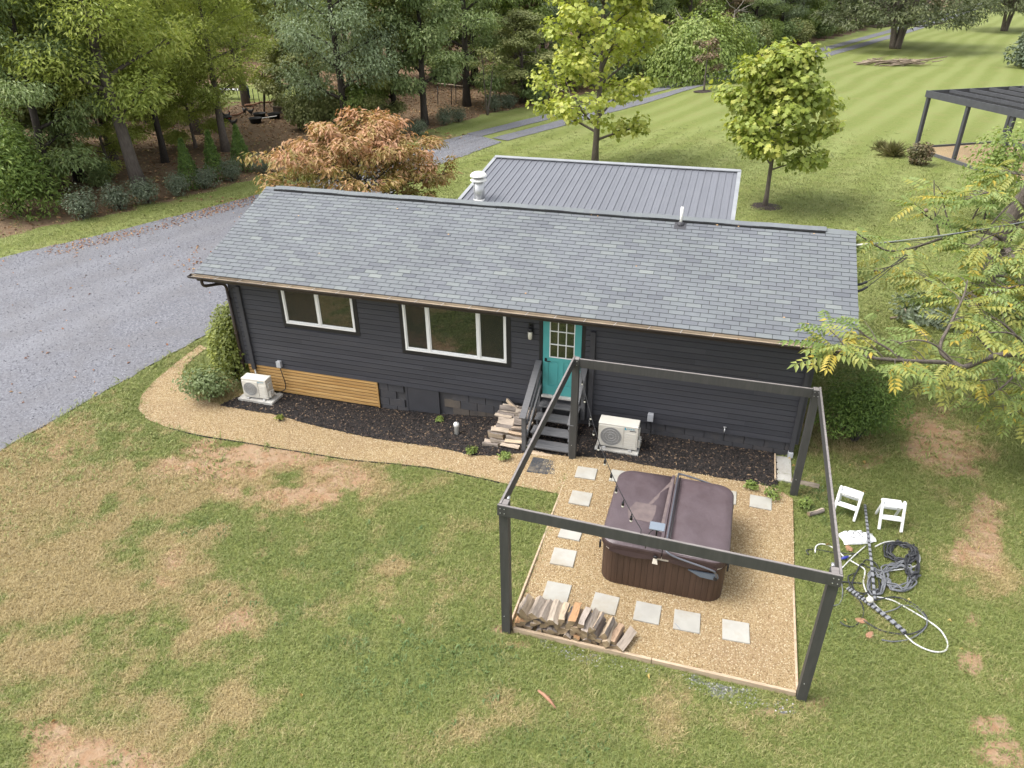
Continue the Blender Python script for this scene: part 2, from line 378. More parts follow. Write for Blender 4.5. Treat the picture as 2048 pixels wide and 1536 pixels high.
def dens(P, n):
    P = np.asarray(P, float); d = np.r_[0, np.cumsum(np.linalg.norm(np.diff(P, axis=0), axis=1))]
    t = np.linspace(0, d[-1], n)
    from_np = lambda k: np.interp(t, d, P[:, k])
    q = np.stack([from_np(k) for k in range(P.shape[1])], 1)
    for _ in range(3): q[1:-1] = (q[:-2]+2*q[1:-1]+q[2:])/4
    return q
def inside(poly, x, y):
    c = np.zeros(np.shape(x), bool); n = len(poly); j = n-1
    for i in range(n):
        xi, yi = poly[i]; xj, yj = poly[j]
        m = ((yi > y) != (yj > y)) & (x < (xj-xi)*(y-yi)/((yj-yi) if yj != yi else 1e-9)+xi); c ^= m; j = i
    return c
def ruled(name, A, B, n, m, lift, material, jit=.04, jfreq=9, crown=0.0, kind='structure'):
    a = dens(A, n); b = dens(B, n)
    def jig(P, s):
        d = np.gradient(P, axis=0); d /= np.linalg.norm(d, axis=1)[:, None]+1e-9; nn = np.stack([-d[:, 1], d[:, 0]], 1)
        return P + nn*((fbm(P[:, 0]*jfreq, P[:, 1]*jfreq, s, 3)-.5)*2*jit)[:, None]
    a = jig(a, 11); b = jig(b, 23)
    s = np.linspace(0, 1, m)
    V = a[:, None, :]*(1-s)[None, :, None] + b[:, None, :]*s[None, :, None]
    z = gz(V[..., 0], V[..., 1]) + lift + crown*4*s[None, :]*(1-s[None, :])
    V = np.concatenate([V, z[..., None]], -1).reshape(-1, 3)
    i, j = np.meshgrid(np.arange(n-1), np.arange(m-1), indexing='ij'); k = (i*m+j).ravel()
    F = np.stack([k, k+1, k+m+1, k+m], 1)
    me = np_mesh(name, V, F, material, smooth=True)
    o = link(name, me); tag(o, kind=kind)
    if me.polygons[0].normal.z < 0: me.flip_normals()
    return o

# ---- ground sheet: fine near the house, coarse towards the horizon
def axis(segs):
    out = []
    for a, b, st in segs: out += list(np.arange(a, b, st))
    return np.array(out+[segs[-1][1]])
gx = axis([(-420,-120,20),(-120,-40,4),(-40,-17,1.0),(-17,-8,.25),(-8,17,.1),(17,24,.25),(24,60,1.0),(60,140,4),(140,480,20)])
gy = axis([(-40,-10,2),(-10,-9.2,.2),(-9.2,3.0,.1),(3.0,20,.3),(20,60,.8),(60,140,3),(140,600,20)])
GX, GY = np.meshgrid(gx, gy, indexing='ij'); GXf, GYf = GX.ravel(), GY.ravel(); GZf = gz(GXf, GYf)
GP = np.stack([GXf, GYf, GZf], 1)
pxs, pys, dep = topx(GP)
vis = dep > 1
n1 = fbm(GXf*.9, GYf*.9, 3, 5); n2 = fbm(GXf*2.7, GYf*2.7, 41, 4); n3 = fbm(GXf*.28, GYf*.28, 77, 4); n4 = fbm(GXf*6, GYf*6, 91, 3)
rag = (n1-.5)*1.3 + (n2-.5)*1.5 + (n4-.5)*1.1
def blob(L):
    v = np.zeros(len(GXf))
    for (bx, by, rx, ry, st) in L:
        d = np.sqrt(((pxs-bx)/rx)**2 + ((pys-by)/ry)**2)
        v = np.maximum(v, st*sstep(1.25, .45, d + rag*.9))
    return v*vis
near = sstep(26, 16, np.hypot(GXf-11, GYf+13.7))
soil = blob([(540,915,215,30,1),(600,985,125,26,.9),(450,930,120,34,.85),(690,955,45,40,.8),(560,908,190,20,.95),(660,935,70,22,.9),(420,905,70,25,.8),(330,945,60,16,.6),(640,985,80,22,.75),(560,990,90,22,.7),(470,985,60,18,.6),(170,1515,120,40,1),(90,1465,80,26,.8),(250,1540,60,20,.9),
             (115,905,45,22,.55),(470,1245,38,26,.7),(350,1110,26,40,.6),(325,1165,30,18,.5),(330,1255,35,22,.45),(520,1105,20,12,.4),
             (1885,885,75,45,1),(1915,930,45,32,1),(1850,850,50,28,.8),(1965,1010,34,34,.75),(1965,1090,42,55,.8),(1925,1105,24,36,.8),(1935,1325,26,22,.8),(1985,1450,50,34,.9),(1950,1240,24,22,.5),(2000,1500,50,34,.8),(1745,928,40,22,.75),(1880,820,36,12,.6),
             (795,1235,26,15,.5),(770,1175,30,18,.3),(1000,1405,60,20,.25),(1330,1400,60,18,.4),(1520,1425,90,16,.5),(1640,1405,40,16,.5),(1040,1290,50,14,.5),(1010,1258,30,14,.7)])
dry = blob([(100,1010,330,150,.9),(150,1180,300,120,.9),(90,1330,240,120,.75),(430,970,260,60,.95),(640,970,110,48,.9),(560,925,220,36,.9),(330,1120,110,80,.7),(360,1210,150,80,.6),(480,1240,80,46,.7),(250,1440,180,80,.45),
            (590,1155,60,22,.45),(790,1140,36,14,.6),(820,1200,90,45,.35),(500,1410,120,40,.4),(560,1395,50,30,.45),(960,1480,60,30,.35),(1000,1400,80,40,.35),(1200,1440,300,60,.32),(1500,1430,200,45,.4),
            (400,780,70,40,.7),(430,840,60,12,.4),(1900,890,120,80,.5),(1960,1090,70,100,.45),(1700,900,110,60,.45),(1640,880,60,90,.5)])
n5 = fbm(GXf*1.6+9, GYf*1.6, 123, 4)
dry = np.clip(dry*(.55+.9*n5) + near*np.clip((n5-.50)*2.6, -.15, .55)*(.45+.55*sstep(-4,8,-GXf+8)), 0, 1)
lush = np.clip(blob([(700,1110,230,80,.6),(560,1230,160,70,.6),(430,1060,70,50,.7),(900,1330,300,120,.6),(1100,1480,260,60,.6),(150,880,160,40,.5),(690,1290,100,60,.8),(1660,1000,60,50,.8),(1480,960,60,20,.8),(1700,1300,100,120,.4)]) + (n3-.5)*.6, 0, 1)
wood_edge = np.array([[-60,-14],[-19.5,1.5],[-17.0,7.2],[-15.0,11.0],[-13.0,16.2],[-11.2,22],[-9.4,28.5],[-7.6,34],[-5.6,39.5],[-3.2,45],[-.6,50.5],[3.0,57.5],[7.5,66],[12,75],[17,87],[25,108],[40,146],[60,200],[60,600],[-420,600],[-420,-14]])
woods = inside(wood_edge + 0, GXf + (n1-.5)*1.6, GYf + (n2-.5)*1.2)
clear = (blob([(500,188,150,22,1)]) > .35) | (blob([(120,190,200,16,1)]) > .4)
litter = np.where(woods & ~clear, 1.0, 0.0)
litter = np.maximum(litter, .55*blob([(850,275,120,10,1),(350,400,200,8,.8)]))
in_path = inside(np.r_[path_up, path_lo[::-1]], GXf, GYf)
in_pad = inside(np.r_[pad_hi, pad_lo[::-1]], GXf, GYf)
in_m = inside(np.r_[mulch1_hi, mulch1_lo[::-1]], GXf, GYf) | inside(np.r_[mulch2_hi, mulch2_lo[::-1]], GXf, GYf)
in_drive = inside(np.r_[drv_far, drv_near[::-1]], GXf, GYf)
in_house = (GXf > -.1) & (GXf < 13.15) & (GYf > -.05) & (GYf < 7)
bare = in_path | in_pad | in_m | in_drive | in_house
gdens = np.where(bare, 0, 1.0) * (1-.93*soil) * (1-litter*.85) * sstep(30, 13, np.hypot(GXf-11, GYf+13.7))
gdens *= (pxs > -150) & (pxs < 2200) & (pys < 1700) & vis
nx, ny = len(gx), len(gy)
i, j = np.meshgrid(np.arange(nx-1), np.arange(ny-1), indexing='ij'); k = (i*ny+j).ravel()
bump_z = (fbm(GXf*3, GYf*3, 5, 3)-.5)*.03*near*np.where(bare, 0, 1) - np.where(bare, .02, 0)
def _ground_mat():
    t = NT('lawn_ground'); v = t.coords('Object')
    fine = t.noise(v, 34, 6, .7); mid = t.noise(v, 5, 5, .6); big = t.noise(v, .6, 4, .6)
    grass = t.mix(t.ramp(fine, [(.3, 0.0), (.7, 1.0)]), (.10,.12,.032), (.175,.19,.06))
    # far lawn: lighter, with mowing stripes
    mp = t.n('ShaderNodeMapping'); mp.inputs['Rotation'].default_value = (0, 0, rad(STRIPE)); t.l(v, mp.inputs[0])
    wv = t.n('ShaderNodeTexWave', wave_type='BANDS', bands_direction='X'); wv.inputs['Scale'].default_value = .15; wv.inputs['Distortion'].default_value = 3.2; wv.inputs['Detail'].default_value = 2; wv.inputs['Detail Scale'].default_value = .5
    t.l(mp.outputs[0], wv.inputs['Vector'])
    wob = t.ramp(t.noise(v, .22, 3), [(.3, 0.0), (.7, 1.0)])
    far = t.mix(t.mix(t.math('MULTIPLY', wob, .7), t.ramp(wv.outputs['Fac'], [(.2, 0.0), (.85, 1.0)]), .5) if False else t.ramp(t.math('ADD', t.math('MULTIPLY', wv.outputs['Fac'], .75), t.math('MULTIPLY', wob, .25)), [(.25, 0.0), (.8, 1.0)]), (.132,.168,.044), (.182,.218,.074))
    far = t.mix(t.ramp(mid, [(.3, 0.0), (.75, .55)]), far, (.21,.205,.07))
    far = t.mix(t.ramp(big, [(.5, 0.0), (.8, .5)]), far, (.20,.175,.075))
    far = t.mix(t.math('MULTIPLY', fine, .4), far, (.085,.11,.024))
    grass = t.mix(t.attr('far'), grass, far)
    straw = t.mix(fine, (.18,.135,.06), (.30,.235,.115))
    so = t.mix(t.ramp(mid, [(.35, 0.0), (.65, 1.0)]), (.25,.150,.085), (.30,.215,.14))
    so = t.mix(t.ramp(fine, [(.55, 0.0), (.75, .5)]), so, (.16,.10,.055))
    lit = t.mix(t.ramp(mid, [(.35, 0.0), (.65, 1.0)]), (.10,.068,.042), (.17,.115,.072))
    lit = t.mix(t.ramp(fine, [(.5, 0.0), (.72, .8)]), lit, (.21,.145,.085))
    nz = t.math('MULTIPLY_ADD', fine, .9); nz.node.inputs[2].default_value = -.45
    def m(a, lo, hi): return t.ramp(t.math('ADD', a, nz), [(lo, 0.0), (hi, 1.0)])
    col = t.mix(m(t.attr('dry'), .25, .75), grass, straw)
    col = t.mix(m(t.attr('soil'), .2, .6), col, so)
    col = t.mix(m(t.attr('litter'), .3, .7), col, lit)
    t.principled(col, .95, 0, .15, t.math('ADD', fine, t.math('MULTIPLY', mid, 1.5)), .6, .03)
    return t.m
STRIPE = 19.0
ground_me = np_mesh('ground', np.stack([GXf, GYf, GZf+bump_z], 1), np.stack([k, k+ny, k+ny+1, k+1], 1), _ground_mat(), smooth=True)
fardist = sstep(15, 24, np.hypot(GXf-11, GYf+13.7)) * np.where(GYf > 4, 1, .25)
for nm, arr in (('soil', soil), ('dry', dry), ('lush', lush), ('litter', litter), ('far', fardist), ('gd', gdens), ('tuft', gdens*np.clip((lush-.45)*2.2, 0, 1)),
                ('ld', np.where(litter > .4, 1.0, 0.0)*(pxs > -60)*(pxs < 1250)*(pys > 90)*vis), ('straw', gdens*np.clip(dry*1.2-.2, 0, 1)*(1-.5*soil))):
    at = ground_me.attributes.new(nm, 'FLOAT', 'POINT'); at.data.foreach_set('value', np.asarray(arr, np.float32))
ground = link('ground', ground_me); tag(ground, kind='structure')

def gravel_mat(name, cols, scale, bstr, stain=None, tracks=None):
    t = NT(name); v = t.coords('Object')
    vo = t.n('ShaderNodeTexVoronoi'); vo.inputs['Scale'].default_value = scale; t.l(v, vo.inputs['Vector'])
    sep = t.n('ShaderNodeSeparateColor'); t.l(vo.outputs['Color'], sep.inputs[0])
    col = t.ramp(sep.outputs[0], [(0.0, cols[0]), (.35, cols[1]), (.7, cols[2]), (1.0, cols[3])])
    big = t.noise(v, .7, 5, .6)
    if stain: col = t.mix(t.ramp(big, [(.40, 0.0), (.70, .65)]), col, stain)
    if tracks: col = t.mix(t.math('MULTIPLY', t.attr('rut'), tracks), col, (.215,.218,.235))
    edge = t.ramp(vo.outputs['Distance'], [(.25, 1.0), (.75, .55)])
    hgt = t.math('MULTIPLY', vo.outputs['Distance'], -1.0)
    t.principled(col, .9, 0, .25, hgt, bstr, .012)
    return t.m
PEA = ((.205,.137,.066), (.27,.192,.098), (.32,.238,.130), (.375,.295,.178))
M['pea'] = gravel_mat('pea_gravel', PEA, 55, .7, (.24,.165,.10))
M['drive'] = gravel_mat('blue_grey_gravel', ((.105,.106,.12), (.125,.127,.143), (.15,.153,.172), (.185,.188,.205)), 26, .7, (.125,.122,.128), .32)
M['mulch'] = mat('dark_mulch', (.010,.009,.009), (.024,.020,.019), 18, .9, bump=.9, bscale=40, bdist=.03)
gravel_pad = ruled('gravel_pad', pad_hi, pad_lo, 120, 110, .030, M['pea'], .02)
path = ruled('gravel_path', path_up, path_lo, 220, 24, .012, M['pea'], .03)
mulch_a = ruled('mulch_bed', mulch1_hi, mulch1_lo, 160, 24, .018, M['mulch'], .04, crown=.05)
mulch_b = ruled('mulch_bed', mulch2_hi, mulch2_lo, 120, 24, .022, M['mulch'], .04, crown=.03)
drive = ruled('driveway', drv_far, drv_near, 260, 60, .015, M['drive'], .10, 3)
for off in (-1.05, 1.05):
    q = dens(trk_c, 200); d = np.gradient(q, axis=0); d /= np.linalg.norm(d, axis=1)[:, None]; nn = np.stack([d[:, 1], -d[:, 0]], 1)
    ruled('driveway_track', q+nn*(off-.62), q+nn*(off+.62), 240, 4, .03, M['drive'], .09, 2)

# ---- scattered ground cover: one object of each kind, its own small mesh spread over the sheet by geometry nodes
def scatter(name, label_kind, me, target, density, attr_name, smin, smax, seed, tilt=.25, align=False):
    o = link(name, me); tag(o, kind='stuff')
    ng = bpy.data.node_groups.new(name, 'GeometryNodeTree')
    ng.interface.new_socket('Geometry', in_out='INPUT', socket_type='NodeSocketGeometry'); ng.interface.new_socket('Geometry', in_out='OUTPUT', socket_type='NodeSocketGeometry')
    N = ng.nodes.new; L = ng.links.new
    gi = N('NodeGroupInput'); go = N('NodeGroupOutput'); oi = N('GeometryNodeObjectInfo'); oi.inputs['Object'].default_value = target
    dp = N('GeometryNodeDistributePointsOnFaces'); dp.distribute_method = 'RANDOM'; dp.inputs['Seed'].default_value = seed
    L(oi.outputs['Geometry'], dp.inputs['Mesh'])
    if attr_name:
        na = N('GeometryNodeInputNamedAttribute'); na.data_type = 'FLOAT'; na.inputs['Name'].default_value = attr_name
        mu = N('ShaderNodeMath'); mu.operation = 'MULTIPLY'; mu.inputs[1].default_value = density; L(na.outputs[0], mu.inputs[0]); L(mu.outputs[0], dp.inputs['Density'])
    else: dp.inputs['Density'].default_value = density
    rv = N('FunctionNodeRandomValue'); rv.data_type = 'FLOAT_VECTOR'
    rv.inputs[0].default_value = (-tilt, -tilt, 0); rv.inputs[1].default_value = (tilt, tilt, 6.283); rv.inputs['Seed'].default_value = seed+1
    rs = N('FunctionNodeRandomValue'); rs.data_type = 'FLOAT'; rs.inputs[2].default_value = smin; rs.inputs[3].default_value = smax; rs.inputs['Seed'].default_value = seed+2
    ip = N('GeometryNodeInstanceOnPoints'); L(dp.outputs['Points'], ip.inputs['Points']); L(gi.outputs[0], ip.inputs['Instance']); L(rv.outputs[0], ip.inputs['Rotation']); L(rs.outputs[1], ip.inputs['Scale'])
    L(ip.outputs[0], go.inputs[0])
    md = o.modifiers.new('scatter', 'NODES'); md.node_group = ng
    return o
def tuft_mesh(name, n, hgt, wid, spread, material, seed, lean=.7):
    r = np.random.default_rng(seed); mb = MB()
    for _ in range(n):
        a = r.uniform(0, 6.283); d = np.array([math.cos(a), math.sin(a)]); b = r.normal(0, spread, 2); h = hgt*r.uniform(.55, 1.1); ln = lean*h*r.uniform(.3, 1.2); wq = wid*r.uniform(.7, 1.3)
        s = np.array([-d[1], d[0]])*wq
        p0 = b-s; p1 = b+s; q = b+d*ln*.35; e = b+d*ln
        mb.add([(p0[0],p0[1],-.005),(p1[0],p1[1],-.005),(q[0]+s[0]*.7,q[1]+s[1]*.7,h*.6),(q[0]-s[0]*.7,q[1]-s[1]*.7,h*.6),(e[0],e[1],h*.92)], [(0,1,2,3),(3,2,4)], 0, float(r.uniform(0, 1)))
    return mb.mesh(name, material)
def grass_mat(name, green, straw, dry_attr=True):
    t = NT(name); a = t.attr('tone')
    oi = t.n('ShaderNodeObjectInfo')
    f = t.math('ADD', t.math('MULTIPLY', a, .6), t.math('MULTIPLY', oi.outputs['Random'], .4))
    col = t.ramp(f, [(.1, green[0]), (.5, green[1]), (.9, green[2])])
    if dry_attr:
        lu = t.ramp(t.math('ADD', t.attr('lush', 'INSTANCER'), t.math('MULTIPLY', oi.outputs['Random'], .25)), [(.45, 0.0), (.95, .75)]); col = t.mix(lu, col, t.ramp(f, [(.1, (.055,.098,.026)), (.9, (.15,.21,.06))]))
        d = t.attr('dry', 'INSTANCER'); dd = t.ramp(t.math('ADD', t.math('MULTIPLY', d, .8), t.math('MULTIPLY', oi.outputs['Random'], .35)), [(.3, 0.0), (.7, 1.0)])
        col = t.mix(dd, col, t.ramp(f, [(.1, straw[0]), (.9, straw[1])]))
    p = t.n('ShaderNodeBsdfPrincipled'); p.inputs['Roughness'].default_value = .55; p.inputs['Specular IOR Level'].default_value = .3; t.l(col, p.inputs['Base Color'])
    tr = t.n('ShaderNodeBsdfTranslucent'); t.l(col, tr.inputs['Color'])
    mx = t.n('ShaderNodeMixShader'); mx.inputs[0].default_value = .25; t.l(p.outputs[0], mx.inputs[1]); t.l(tr.outputs[0], mx.inputs[2]); t.l(mx.outputs[0], t.out.inputs['Surface'])
    return t.m
M['grass'] = grass_mat('grass_blades', ((.098,.138,.030), (.180,.222,.058), (.30,.315,.125)), ((.30,.235,.105), (.48,.385,.20)))
M['clover'] = grass_mat('clover_blades', ((.065,.125,.035), (.115,.185,.062), (.17,.235,.10)), ((.2,.16,.08), (.3,.25,.13)), False)
M['strawm'] = grass_mat('straw_blades', ((.22,.175,.085), (.34,.275,.15), (.43,.36,.215)), None, False)
scatter('lawn_grass', '', tuft_mesh('lawn_grass', 12, .046, .0038, .032, M['grass'], 1, 1.8), ground, 440, 'gd', .6, 1.25, 3)
gfar = np.where(bare, 0, 1.0)*(1-litter*.9)*sstep(12, 20, np.hypot(GXf-11, GYf+13.7))*sstep(52, 30, np.hypot(GXf-11, GYf+13.7))*(pxs > -100)*(pxs < 2150)*vis
_tr = np.abs(GXf-np.interp(GYf, dens(trk_c,200)[:,1], dens(trk_c,200)[:,0])); gfar *= np.where((GYf > 28) & (_tr < 2.0), .15, 1)
at = ground_me.attributes.new('gfar', 'FLOAT', 'POINT'); at.data.foreach_set('value', gfar.astype(np.float32))
M['grass_far'] = grass_mat('grass_far_blades', ((.12,.152,.036), (.205,.235,.068), (.32,.325,.13)), None, False)
scatter('verge_grass', '', tuft_mesh('verge_grass', 12, .075, .010, .09, M['grass_far'], 6, 2.0), ground, 34, 'gfar', .5, 1.25, 71)
scatter('clover_patches', '', tuft_mesh('clover_patches', 9, .05, .011, .05, M['clover'], 2, 1.3), ground, 60, 'tuft', .6, 1.3, 8)
scatter('dead_grass', '', tuft_mesh('dead_grass', 8, .022, .0035, .06, M['strawm'], 4, 4.5), ground, 150, 'straw', .6, 1.4, 12)
def pebble_mesh(name, r0, flat, seed, material):
    bm = bmesh.new(); bmesh.ops.create_icosphere(bm, subdivisions=1, radius=r0); r = random.Random(seed)
    for v in bm.verts: v.co *= r.uniform(.75, 1.2); v.co.z *= flat
    me = bpy.data.meshes.new(name); bm.to_mesh(me); bm.free(); me.materials.append(material); return me
def rnd_mat(name, stops, rough=.85, spec=.3):
    t = NT(name); oi = t.n('ShaderNodeObjectInfo'); t.principled(t.ramp(oi.outputs['Random'], stops), rough, 0, spec); return t.m
M['pea_stone'] = rnd_mat('pea_stones', [(0, (.165,.105,.053)), (.3, (.27,.192,.098)), (.65, (.34,.258,.146)), (1, (.45,.385,.26))])
M['grey_stone'] = rnd_mat('grey_stones', [(0, (.10,.10,.112)), (.5, (.155,.157,.175)), (1, (.26,.262,.28))])
M['chip'] = rnd_mat('mulch_chips', [(0, (.008,.007,.007)), (.6, (.026,.021,.019)), (.88, (.06,.042,.034)), (1, (.20,.14,.09))])
M['dry_leaf'] = rnd_mat('dry_leaves', [(0, (.16,.085,.045)), (.4, (.26,.15,.08)), (.75, (.33,.21,.11)), (1, (.42,.32,.15))], .8)
M['drive_leaf'] = rnd_mat('drive_leaves', [(0, (.22,.10,.06)), (.5, (.36,.19,.11)), (1, (.46,.30,.15))], .8)
scatter('pea_stones', '', pebble_mesh('pea_stones', .0115, .7, 1, M['pea_stone']), gravel_pad, 1500, None, .6, 1.35, 21, .5)
scatter('pea_stones', '', pebble_mesh('pea_stones', .012, .7, 2, M['pea_stone']), path, 1300, None, .6, 1.35, 22, .5)
def chip_mesh(name, L_, W_, T_, material):
    mb = MB(); mb.box((-L_, -W_, -T_), (L_, W_, T_)); return mb.mesh(name, material)
scatter('mulch_chips', '', chip_mesh('mulch_chips', .026, .009, .005, M['chip']), mulch_a, 900, None, .4, 1.4, 31, .6)
scatter('mulch_chips', '', chip_mesh('mulch_chips', .026, .009, .005, M['chip']), mulch_b, 900, None, .4, 1.4, 32, .6)
scatter('drive_stones', '', pebble_mesh('drive_stones', .022, .6, 3, M['grey_stone']), drive, 60, None, .5, 1.3, 41, .5)
def leaf_flat(name, s, material, z=.012):
    mb = MB(); mb.add([(-s,0,z*.3),(0,-s*.5,z),(s,0,z*.4),(0,s*.5,z*1.3)], [(0,1,2),(0,2,3)]); return mb.mesh(name, material)
scatter('leaf_litter', '', leaf_flat('leaf_litter', .10, M['dry_leaf'], .05), ground, 7, 'ld', .6, 1.3, 51, .5)
# fallen leaves lie in bands along the drive
dme = drive.data; co = np.empty(len(dme.vertices)*3, np.float32); dme.vertices.foreach_get('co', co); co = co.reshape(-1, 3)
dpx, dpy, _d = topx(co.astype(float))
def band(x0, y0, x1, y1, wd):
    t = np.clip(((dpx-x0)*(x1-x0)+(dpy-y0)*(y1-y0))/((x1-x0)**2+(y1-y0)**2), 0, 1); return sstep(wd, wd*.2, np.hypot(dpx-x0-t*(x1-x0), (dpy-y0-t*(y1-y0))*1.6))
sg_ = np.tile(np.linspace(0, 1, 60), 260); lg_ = np.repeat(np.linspace(0, 1, 260), 60); wv_ = .05*np.sin(lg_*9)
rut = sum(np.exp(-((sg_-c0-wv_)/.045)**2)*a0 for c0, a0 in ((.22,.7),(.37,.9),(.58,1.0),(.73,.9)))*(.35+fbm(co[:, 0]*.5, co[:, 1]*.5, 14, 4))
at = dme.attributes.new('rut', 'FLOAT', 'POINT'); at.data.foreach_set('value', np.clip(rut, 0, 1).astype(np.float32))
lv = np.maximum.reduce([band(500,400,330,448,22), band(330,448,130,500,24)*.6, band(400,500,380,540,22)*.5, band(150,480,90,500,20)*.7, np.full(len(co), .008)])
lv *= np.clip(fbm(co[:, 0]*1.3, co[:, 1]*1.3, 8, 3)*2.2-.4, 0.1, 1.4)
at = dme.attributes.new('lv', 'FLOAT', 'POINT'); at.data.foreach_set('value', lv.astype(np.float32))
scatter('drive_leaves', '', leaf_flat('drive_leaves', .052, M['drive_leaf'], .03), drive, 120, 'lv', .6, 1.3, 52, .4)
lawn_leaf = np.where(gdens > .2, .05, 0)+np.where((gdens > .1) & (GXf > 12.5), .25, 0)
at = ground_me.attributes.new('ll', 'FLOAT', 'POINT'); at.data.foreach_set('value', lawn_leaf.astype(np.float32))
M['yellow_leaf'] = rnd_mat('yellow_leaves', [(0, (.30,.19,.07)), (.5, (.45,.34,.12)), (1, (.5,.44,.2))], .7)
scatter('fallen_leaves', '', leaf_flat('fallen_leaves', .04, M['yellow_leaf'], .05), ground, 2.2, 'll', .6, 1.4, 53, .4)
# pale gravel spilt along the front timber
spill = ruled('spilt_gravel', np.array([[9.2,-6.02],[10,-6.02],[11,-6.02],[12.2,-6.02],[12.95,-6.02]]), np.array([[9.3,-6.12],[10,-6.28],[11,-6.18],[12.2,-6.34],[13.0,-6.3]]), 60, 6, -.006, M['drive'], .08, 5, kind='structure')
scatter('spilt_stones', '', pebble_mesh('spilt_stones', .014, .7, 5, rnd_mat('spilt_stone', [(0, (.18,.17,.18)), (1, (.46,.45,.46))])), spill, 420, None, .6, 1.4, 61, .5)
# ================================================================ HOUSE
random.seed(5)
house = thing('house', 'single storey charcoal clad house with grey shingle roof and teal door', 'house', (0, 0, 0))
EX0, EX1, EY, EZ, RY, RZ = -.515, 13.735, -.4945, 2.9646, 2.8262, 4.0995
LX, ZB, ZT = 13.08, .448, 2.62
SL = math.hypot(RY-EY, RZ-EZ); su = np.array([0, (RY-EY)/SL, (RZ-EZ)/SL]); sn = np.array([0, -su[2], su[1]])
def rp(x, s, h=0.0): return np.array([x, EY, EZ]) + su*s + sn*h
# ---- walls behind the cladding
fw = MB().box((.03, .012, ZB), (LX-.03, .16, ZT+.1)).build('front_wall', M['charcoal_flat'], house)
bk = MB(); bk.box((0, 5.52, -.35), (LX, 5.66, 2.95)); bk.build('back_wall', M['charcoal'], house)
def gable(x0, x1):
    mb = MB(); poly = [(0.165, -.35), (5.515, -.35), (5.515, 2.98), (RY, 3.98), (.165, 3.06)]
    n = len(poly); vs = [(x0, y, z) for y, z in poly]+[(x1, y, z) for y, z in poly]
    mb.add(vs, [tuple(range(n)), tuple(range(n, 2*n))[::-1]]+[(i, n+i, n+(i+1) % n, (i+1) % n) for i in range(n)])
    return mb
gable(0, .14).build('end_wall', M['charcoal'], house); gable(LX-.14, LX).build('end_wall', M['charcoal'], house)
# ---- clapboards, course by course, cut round the openings
OPEN = [(1.33, 3.29, 1.655, 3), (4.37, 6.95, 1.365, 3), (7.60, 8.60, .3, 3)]
NB = 17; EXP = (ZT-ZB)/NB
for kk in range(NB):
    z0 = ZB + kk*EXP; z1 = z0+EXP
    segs = [(.04, LX-.04)]
    for (a, b, za, zb_) in OPEN:
        if z1 > za+.02 and z0 < zb_:
            ns = []
            for (p, q) in segs:
                if q <= a or p >= b: ns.append((p, q)); continue
                if p < a: ns.append((p, a))
                if q > b: ns.append((b, q))
            segs = ns
    for (p, q) in segs:
        cuts = [p]; xx = p + random.uniform(1.2, 4.6)
        while xx < q-.8: cuts.append(xx); xx += random.uniform(3.2, 4.9)
        cuts.append(q)
        for a, b in zip(cuts[:-1], cuts[1:]):
            top = z1+.012
            for (oa, ob, oz, _z) in OPEN:
                if a < ob-.05 and b > oa+.05 and z1 <= oz+.02: top = min(top, oz)
            mb = MB(); t = .026; zg = max(z0+.01, min(top, z1)-.013); A, B = a+.001, b-.001; top = min(top, z1+.004)
            pr = [(-t, z0), (-.019, zg), (.004, zg+.001), (.004, top), (.012, top), (.012, z0)]; n = len(pr)      # ship-lap: a groove under the course above
            mb.add([(A, y, z) for y, z in pr]+[(B, y, z) for y, z in pr], [(i, n+i, n+(i+1) % n, (i+1) % n) for i in range(n)]+[tuple(range(n)), tuple(range(n, 2*n))[::-1]])
            mb.build('siding_board', M['charcoal'], fw)
for x in (0.0, LX-.0):
    MB().cbox((x-.045, -.03, ZB-.01), (x+.045, .05, ZT), .006).build('corner_board', M['charcoal_flat'], house)
# ---- block foundation
fd = MB().box((.02, .05, -.6), (LX-.02, .16, ZB)).build('foundation', M['mortar'], house)
bmesh_cache = {}
def gzx(x): return float(gz(x, 0))
rows = [(ZB-.205*(i+1), ZB-.205*i-.010) for i in range(4)]
for ri, (z0, z1) in enumerate(rows):
    x = 3.66 + (.0 if ri % 2 else -.2)
    while x < LX-.06:
        a, b = max(x, 3.63), min(x+.40, LX-.03)
        if not (a < 5.15 and b > 4.36 and ri < 3) and z1 > gzx((a+b)/2)-.02 and b-a > .06:
            bare = (ri == 2 and 5.1 < (a+b)/2 < 7.6) or (ri == 1 and 5.15 < a < 5.5)
            MB().cbox((a, .012, z0), (b-.004, .06, z1+.004), .003).build('block', M['block_bare' if bare else 'block'], fd)
        x += .41
ad = MB().cbox((4.36, -.012, -.20), (5.15, .03, ZB-.01), .006).build('crawlspace_door', M['charcoal_flat'], house)
for a, b in ((4.33, 4.375), (5.135, 5.18)): MB().box((a, -.02, -.22), (b, .02, ZB-.004)).build('jamb', M['charcoal_flat'], ad)
# ---- pine skirting at the left end
sk = MB().box((.05, .02, -.45), (3.60, .05, ZB-.012)).build('skirting', M['black_trim'], house)
for i in range(8):
    z1 = ZB-.013-i*.0885; z0 = z1-.067
    cut = [(.05, 3.60)] if i in (2, 5) else [(.05, 3.60)]
    for a, b in cut:
        MB().cbox((a, -.012, z0), (b+random.uniform(-.02, .01), .019, z1), .004).build('slat', M['pine'], sk)
MB().cbox((3.57, -.018, -.28), (3.605, .02, ZB-.014), .004).build('end_batten', M['pine'], sk)
